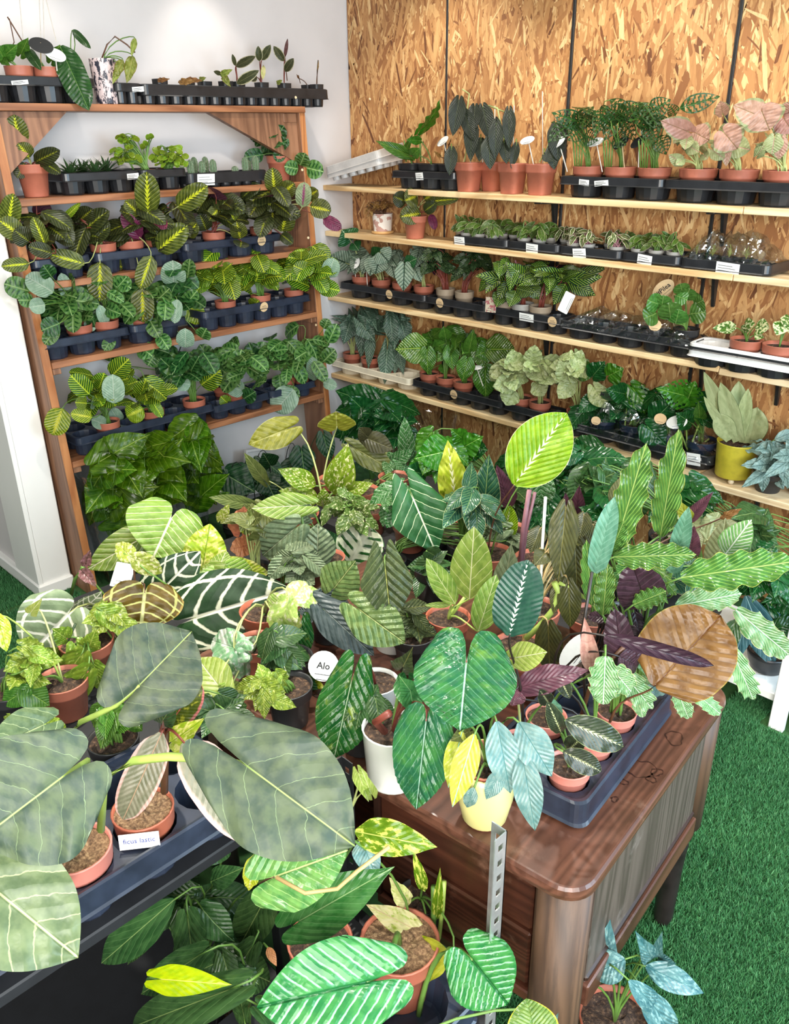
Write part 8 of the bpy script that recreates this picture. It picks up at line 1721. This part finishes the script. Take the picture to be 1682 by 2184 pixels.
P('leafy_plant', 'dark green plant in shade behind the pale pointed leaves', 'potted plant', 'mixed small plants packed between the large leaves', (2.21, -1.777, 0.701), [('round', 'black_pot', 0.05, 0.09, 'soil', 0.12)],
 [], [('shadegreen',16,(2.223,-1.792,0.772),(0.068,0.054,0.062),0.073,0.054,404)])
P('leafy_plant', 'dark green plant in shade below the lime arrow leaves', 'potted plant', 'mixed small plants packed between the large leaves', (2.264, -2.279, 0.701), [('round', 'black_pot', 0.05, 0.09, 'soil', 0.12)],
 [], [('shadegreen',16,(2.274,-2.307,0.809),(0.071,0.057,0.051),0.064,0.047,405)])
P('leafy_plant', 'light green plant behind the largest grey leaf', 'potted plant', 'mixed small plants packed between the large leaves', (2.34, -2.344, 0.701), [('round', 'black_pot', 0.05, 0.09, 'soil', 0.12)],
 [], [('philopale',13,(2.343,-2.396,0.809),(0.055,0.044,0.031),0.049,0.037,406)])
P('leafy_plant', 'olive plant in shade beside the feathered leaf', 'potted plant', 'mixed small plants packed between the large leaves', (2.431, -1.712, 0.701), [('round', 'black_pot', 0.05, 0.09, 'soil', 0.12)],
 [], [('micans',16,(2.472,-1.681,0.811),(0.067,0.054,0.067),0.079,0.045,407)])
P('leafy_plant', 'dark purple upright leaves among the wavy ribbons', 'potted plant', 'mixed small plants packed between the large leaves', (2.733, -1.853, 0.709), [('round', 'black_pot', 0.042, 0.066, 'soil', 0.12)],
 [], [('purpledark',13,(2.782,-1.832,0.895),(0.054,0.043,0.061),0.075,0.038,408)])
P('leafy_plant', 'dark green lance-leaved plant behind the wavy ribbons', 'potted plant', 'mixed small plants packed between the large leaves', (2.58, -1.44, 0.581), [('round', 'black_pot', 0.05, 0.09, 'soil', 0.12)],
 [], [('caldark',16,(2.707,-1.48,0.808),(0.096,0.076,0.081),0.107,0.045,409)])
P('leafy_plant', 'olive lance-leaved plant beside the far desk corner', 'potted plant', 'mixed small plants packed between the large leaves', (2.58, -1.19, 0.581), [('round', 'black_pot', 0.05, 0.09, 'soil', 0.12)],
 [], [('olivepale',14,(2.663,-1.226,0.812),(0.095,0.076,0.07),0.095,0.054,410)])
P('leafy_plant', 'glossy dark plant below the wall tray of split leaves', 'potted plant', 'mixed small plants packed between the large leaves', (2.175, -1.061, 0.581), [('round', 'black_pot', 0.05, 0.09, 'soil', 0.12)],
 [], [('monsteradark',16,(2.191,-1.078,0.835),(0.131,0.105,0.075),0.121,0.086,411)])
P('leafy_plant', 'slate-grey leaved plant under the quilted leaves', 'potted plant', 'mixed small plants packed between the large leaves', (2.162, -2.085, 0.701), [('round', 'black_pot', 0.05, 0.09, 'soil', 0.12)],
 [], [('slate',11,(2.179,-2.097,0.791),(0.062,0.05,0.042),0.076,0.048,412)])
P('leafy_plant', 'pale-veined green plant under the big white-netted leaf', 'potted plant', 'mixed small plants packed between the large leaves', (1.766, -2.127, 0.521), [('round', 'black_pot', 0.05, 0.09, 'soil', 0.12)],
 [], [('anthgreen',11,(1.787,-2.135,0.714),(0.096,0.077,0.054),0.099,0.074,413)])
P('leafy_plant', 'dark striped plant around the yellow-marbled leaf', 'potted plant', 'mixed small plants packed between the large leaves', (2.025, -1.438, 0.581), [('round', 'black_pot', 0.05, 0.09, 'soil', 0.12)],
 [], [('caldark',14,(2.078,-1.476,0.82),(0.098,0.078,0.077),0.113,0.051,414)])
P('leafy_plant', 'speckled arrow-leaved plant behind the white-veined arrow leaf', 'potted plant', 'mixed small plants packed between the large leaves', (1.924, -1.44, 0.581), [('round', 'black_pot', 0.05, 0.09, 'soil', 0.12)],
 [], [('syndark',14,(1.845,-1.506,0.742),(0.093,0.074,0.074),0.086,0.057,415)])
P('leafy_plant', 'light green plant by the pilaster under two heart leaves', 'potted plant', 'mixed small plants packed between the large leaves', (1.867, -2.719, 0.651), [('round', 'black_pot', 0.05, 0.09, 'soil', 0.12)],
 [], [('philopale',14,(1.912,-2.687,0.79),(0.058,0.046,0.063),0.058,0.045,416)])
P('leafy_plant', 'light green plant on the display rack behind the largest grey leaves', 'potted plant', 'mixed small plants packed between the large leaves', (2.11, -2.782, 0.651), [('round', 'black_pot', 0.05, 0.09, 'soil', 0.12)],
 [], [('philopale',16,(2.136,-2.784,0.79),(0.078,0.062,0.044),0.067,0.05,417)])
P('leafy_plant', 'green heart-leaved plant on the display rack behind the rubber plant', 'potted plant', 'mixed small plants packed between the large leaves', (2.175, -2.645, 0.651), [('round', 'black_pot', 0.05, 0.09, 'soil', 0.12)],
 [], [('heartgreen',16,(2.198,-2.65,0.79),(0.064,0.051,0.041),0.062,0.046,418)])
P('leafy_plant', 'dark green plant on the display rack behind the rubber plant top', 'potted plant', 'mixed small plants packed between the large leaves', (2.23, -2.52, 0.651), [('round', 'black_pot', 0.05, 0.09, 'soil', 0.12)],
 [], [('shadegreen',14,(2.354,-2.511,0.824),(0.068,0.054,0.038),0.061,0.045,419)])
P('leafy_plant', 'dark olive plant between the white pots behind the pleated leaf', 'potted plant', 'mixed small plants packed between the large leaves', (2.391, -2.032, 0.701), [('round', 'black_pot', 0.05, 0.09, 'soil', 0.12)],
 [], [('quilted',13,(2.383,-2.027,0.81),(0.046,0.037,0.04),0.062,0.048,420)])
P('leafy_plant', 'dark green plant tucked behind the glossy hanging leaf', 'potted plant', 'mixed small plants packed between the large leaves', (2.5, -2.295, 0.701), [('round', 'black_pot', 0.05, 0.09, 'soil', 0.12)],
 [], [('shadegreen',11,(2.533,-2.31,0.819),(0.046,0.036,0.034),0.049,0.039,421)])
P('leafy_plant', 'dark olive plant behind the large pleated leaf', 'potted plant', 'mixed small plants packed between the large leaves', (2.625, -2.111, 0.701), [('round', 'black_pot', 0.05, 0.09, 'soil', 0.12)],
 [], [('quilted',11,(2.683,-2.123,0.828),(0.046,0.037,0.035),0.053,0.039,422)])
folded_cloth((2.522, -2.271, 0.702))
P('potted_alocasia', 'slate-blue slim-leaved plant in a dark pot on the white stand', 'potted plant', None, (2.682, -0.596, 0.116), [('bowl', 'black_pot', 0.075, 0.075, 'soil', 0.15)],
 [('slateblue',(2618,-732,431,2720,-643,157,58,-81,-4),98),
 ('slateblue',(2627,-694,367,2619,-744,168,28,-93,23),62),
 ('shadelong',(2599,-722,331,2593,-770,206,29,-90,33),62),
 ('slateblue',(2670,-650,366,2742,-621,240,54,-84,11),61)], [('monsteradark',14,(2.68,-0.626,0.341),(0.08,0.064,0.14),0.123,0.077,365)])
o=MB().box(-.035,.035,-.014,.014,0,.004,.001).obj('scrap_of_paper','paper_white',loc=(2.678, -0.677, 0.116),rotz=.5,label='crumpled printed paper strip lying on the white stand',cat='paper')
tray((2.352,-2.83,.6505),PI/2,5,2,.118,.085,.053,'navy_plastic','large blue-black tray carrying the grey-leaved plant and the rubber plant',rim=.034)
P('potted_alocasia', 'very large grey-green shield-leaved plant in a pink terracotta pot with straw-like soil', 'potted plant', None, (2.411, -2.83, 0.658), [('round', 'terracotta_pink', 0.056, 0.112, 'soil_straw', 0.08)],
 [('alogrey',(2561,-2750,1117,2554,-2658,1157,75,-21,63),134,{'lobe':0.52,'up':0.9}),
 ('alogrey',(2752,-2714,1070,2890,-2660,995,55,-44,71),154,{'lobe':0.5,'nop':1}),
 ('alogrey',(2582,-2885,1053,2563,-2989,1010,73,-37,58),176,{'lobe':0.48}),
 ('alopale',(2561,-2992,942,2670,-2938,853,67,-16,72),136,{'lobe':0.3}),
 ('alopale',(2511,-2900,859,2442,-2884,735,82,-30,-49),40),
 ('alopale',(2385,-2828,996,2397,-2915,1006,79,18,58),71)], [], stemrod=[(((2.464,-2.805,0.826),(2.509,-2.802,0.954),(2.572,-2.781,1.012),(2.617,-2.751,1.028),(2.652,-2.715,1.023),(2.696,-2.699,1.031),(2.748,-2.711,1.064)),0.0062,'stem_lime')])
P('potted_rubber_plant', 'variegated rubber plant with pink-edged grey leaves and a handwritten pot label', 'potted plant', None, (2.411, -2.712, 0.658), [('round', 'terracotta_brown', 0.052, 0.112, 'soil_straw', 0.06)],
 [('ficuspink',(2547,-2688,969,2648,-2643,818,83,-31,46),79,{'nop':0,'S':(2.469,-2.682,0.927)}),
 ('ficuspink',(2503,-2704,971,2487,-2778,843,74,-62,26),56,{'S':(2.468,-2.683,0.918)}),
 ('ficusvar',(2458,-2665,943,2470,-2610,1005,71,-59,39),55,{'S':(2.468,-2.683,0.918)}),
 ('ficusvar',(2411,-2655,916,2522,-2685,1030,25,-84,-47),37,{'mat':'shadegreen'}),
 ('limegreen',(2400,-2637,859,2553,-2655,1003,4,-99,-16),45),
 ('brownpurple',(2469,-2682,946,2509,-2699,1003,67,-45,-60),6,{'nop':1})], [], stemrod=[(((2.44,-2.683,0.805),(2.454,-2.683,0.862),(2.471,-2.68,0.946)),0.0065,'stem_brown')])
lb=MB().box(-.032,.032,-.0006,.0006,-.016,.012).obj('pot_label','paper_white',bpy.data.objects['potted_rubber_plant'])
lb.matrix_local=Matrix.Translation((.0450,-.0340,.0985))@Euler((-.16,0,math.radians(53))).to_matrix().to_4x4()
text_part('ficus lastic',.0125,lb,'blue_ink',(0,-.0011,-.001),(PI/2,0,0))
tray((2.80,-2.62,0.3555),PI/2,3,1,.15,.07,.066,'navy_plastic','blue-black tray on the low steel shelving',rim=.036)
P('potted_philodendron', 'silver-striped pleated heart-leaved plant in a large terracotta pot on the low shelving', 'potted plant', None, (2.735, -2.43, 0.355), [('round', 'terracotta', 0.072, 0.13, 'soil_straw', 0.06)],
 [('mamei',(2826,-2594,621,2741,-2736,623,51,-29,81),138,{'lobe':0.42}),
 ('mamei',(2890,-2416,561,2957,-2405,508,59,-46,66),119,{'lobe':0.45,'S':(2.792,-2.444,0.334)})], [])
P('potted_philodendron', 'plant with ragged cream and yellow-green leaves and thick shoots in a black pot', 'potted plant', None, (2.685, -2.322, 0.355), [('round', 'black_pot', 0.046, 0.11, 'soil', 0.12)],
 [('burleyellow',(2813,-2392,483,2678,-2414,346,-24,-89,38),79),
 ('cream',(2746,-2375,459,2656,-2437,514,65,-33,68),45),
 ('burle',(2752,-2539,834,2866,-2480,841,27,-63,73),53,{'S':(2.709,-2.369,0.425)}),
 ('burle',(2731,-2361,546,2716,-2376,647,83,-56,4),22),
 ('cream',(2696,-2368,487,2686,-2406,582,96,-28,-2),34),
 ('burle',(2746,-2345,473,2750,-2341,603,64,-77,0),20)], [], stemrod=[(((2.741,-2.351,0.424),(2.743,-2.348,0.498),(2.743,-2.349,0.557)),0.006,'stem_green'),(((2.75,-2.342,0.424),(2.754,-2.338,0.498),(2.755,-2.336,0.569)),0.005,'stem_lime')])
P('potted_philodendron', 'large pleated green heart leaf crossed by a dry pale stalk, beside the low shelving', 'potted plant', None, (2.62, -2.52, 0.355), [('round', 'terracotta', 0.06, 0.11, 'soil', 0.12)],
 [('plowgreen',(2706,-2660,800,2769,-2569,831,46,-55,69),109,{'lobe':0.35}),
 ('greensmooth',(2647,-2578,588,2760,-2464,709,26,-81,53),90),
 ('marbyellow',(2594,-2617,731,2589,-2636,658,72,-68,13),31),
 ('silverblue',(2663,-2449,686,2740,-2484,676,1,-27,96),47),
 ('synpale',(2654,-2415,763,2726,-2499,913,81,-26,-53),23),
 ('synpale',(2640,-2429,805,2732,-2492,847,-41,0,91),26),
 ('burle',(2612,-2571,709,2654,-2571,770,13,-99,-9),31)], [], stemrod=[(((2.742,-2.681,0.844),(2.786,-2.665,0.835),(2.818,-2.633,0.843),(2.837,-2.613,0.874),(2.855,-2.567,0.899)),0.003,'stem_straw')])
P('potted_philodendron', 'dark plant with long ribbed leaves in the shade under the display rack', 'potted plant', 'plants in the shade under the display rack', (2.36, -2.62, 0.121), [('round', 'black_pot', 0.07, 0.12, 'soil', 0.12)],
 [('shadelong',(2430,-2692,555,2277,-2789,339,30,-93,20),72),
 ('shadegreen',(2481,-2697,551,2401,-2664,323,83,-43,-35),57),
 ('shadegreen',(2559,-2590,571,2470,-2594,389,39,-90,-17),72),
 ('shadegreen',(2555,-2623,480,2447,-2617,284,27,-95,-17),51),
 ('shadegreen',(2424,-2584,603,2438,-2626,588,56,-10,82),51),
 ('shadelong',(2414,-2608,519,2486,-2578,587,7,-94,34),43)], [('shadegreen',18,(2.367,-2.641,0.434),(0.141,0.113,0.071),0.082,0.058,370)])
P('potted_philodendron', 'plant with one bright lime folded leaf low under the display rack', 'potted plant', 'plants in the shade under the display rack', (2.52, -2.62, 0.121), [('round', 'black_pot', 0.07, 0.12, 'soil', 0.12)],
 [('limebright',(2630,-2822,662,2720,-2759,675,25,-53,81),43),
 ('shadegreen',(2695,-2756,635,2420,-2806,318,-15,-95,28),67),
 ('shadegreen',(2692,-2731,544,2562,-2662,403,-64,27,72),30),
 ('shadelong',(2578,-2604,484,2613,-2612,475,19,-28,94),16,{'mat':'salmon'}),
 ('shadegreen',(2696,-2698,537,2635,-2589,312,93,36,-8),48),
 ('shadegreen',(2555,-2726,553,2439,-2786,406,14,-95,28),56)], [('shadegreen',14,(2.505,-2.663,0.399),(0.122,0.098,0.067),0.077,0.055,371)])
P('potted_philodendron', 'lime-edged pleated leaf rising beside the desk corner post', 'potted plant', None, (2.86, -2.62, 0.363), [('round', 'terracotta', 0.055, 0.1, 'soil', 0.12)],
 [('limeedge',(3089,-2531,701,3056,-2508,725,29,-47,83),69),
 ('silverblue',(3069,-2452,626,3088,-2475,694,17,-91,-37),13)], [])
P('potted_philodendron', 'blue-green lance-leaved plant in terracotta standing on the turf under the desk side', 'potted plant', None, (2.985, -2.06, 0.016), [('round', 'terracotta_brown', 0.075, 0.13, 'soil', 0.12)],
 [('silverblue2',(3012,-2117,396,2967,-2163,351,11,-75,65),58),
 ('silverblue2',(3022,-2022,321,3020,-2110,472,89,-41,-22),39),
 ('silverblue2',(3032,-2013,316,3081,-2048,382,-75,-61,23),29),
 ('silverblue2',(3033,-2069,351,3132,-2026,328,40,-53,75),48),
 ('silverblue2',(3047,-2111,351,3093,-2037,181,88,-47,3),54),
 ('silverblue2',(2939,-2050,301,2986,-2144,502,36,-81,-46),50),
 ('silverblue2',(3039,-2148,394,3066,-2064,258,97,-23,5),40),
 ('silverblue2',(3021,-1996,311,3055,-2075,470,24,-85,-47),27),
 ('silverblue2',(2957,-2202,303,2941,-2189,206,31,-94,-17),45)], [])
tray((3.02,-2.055,.0005),.6,1,1,.19,.02,.085,'black_plastic','black square saucer under the lance-leaved plant on the turf',rim=.014)
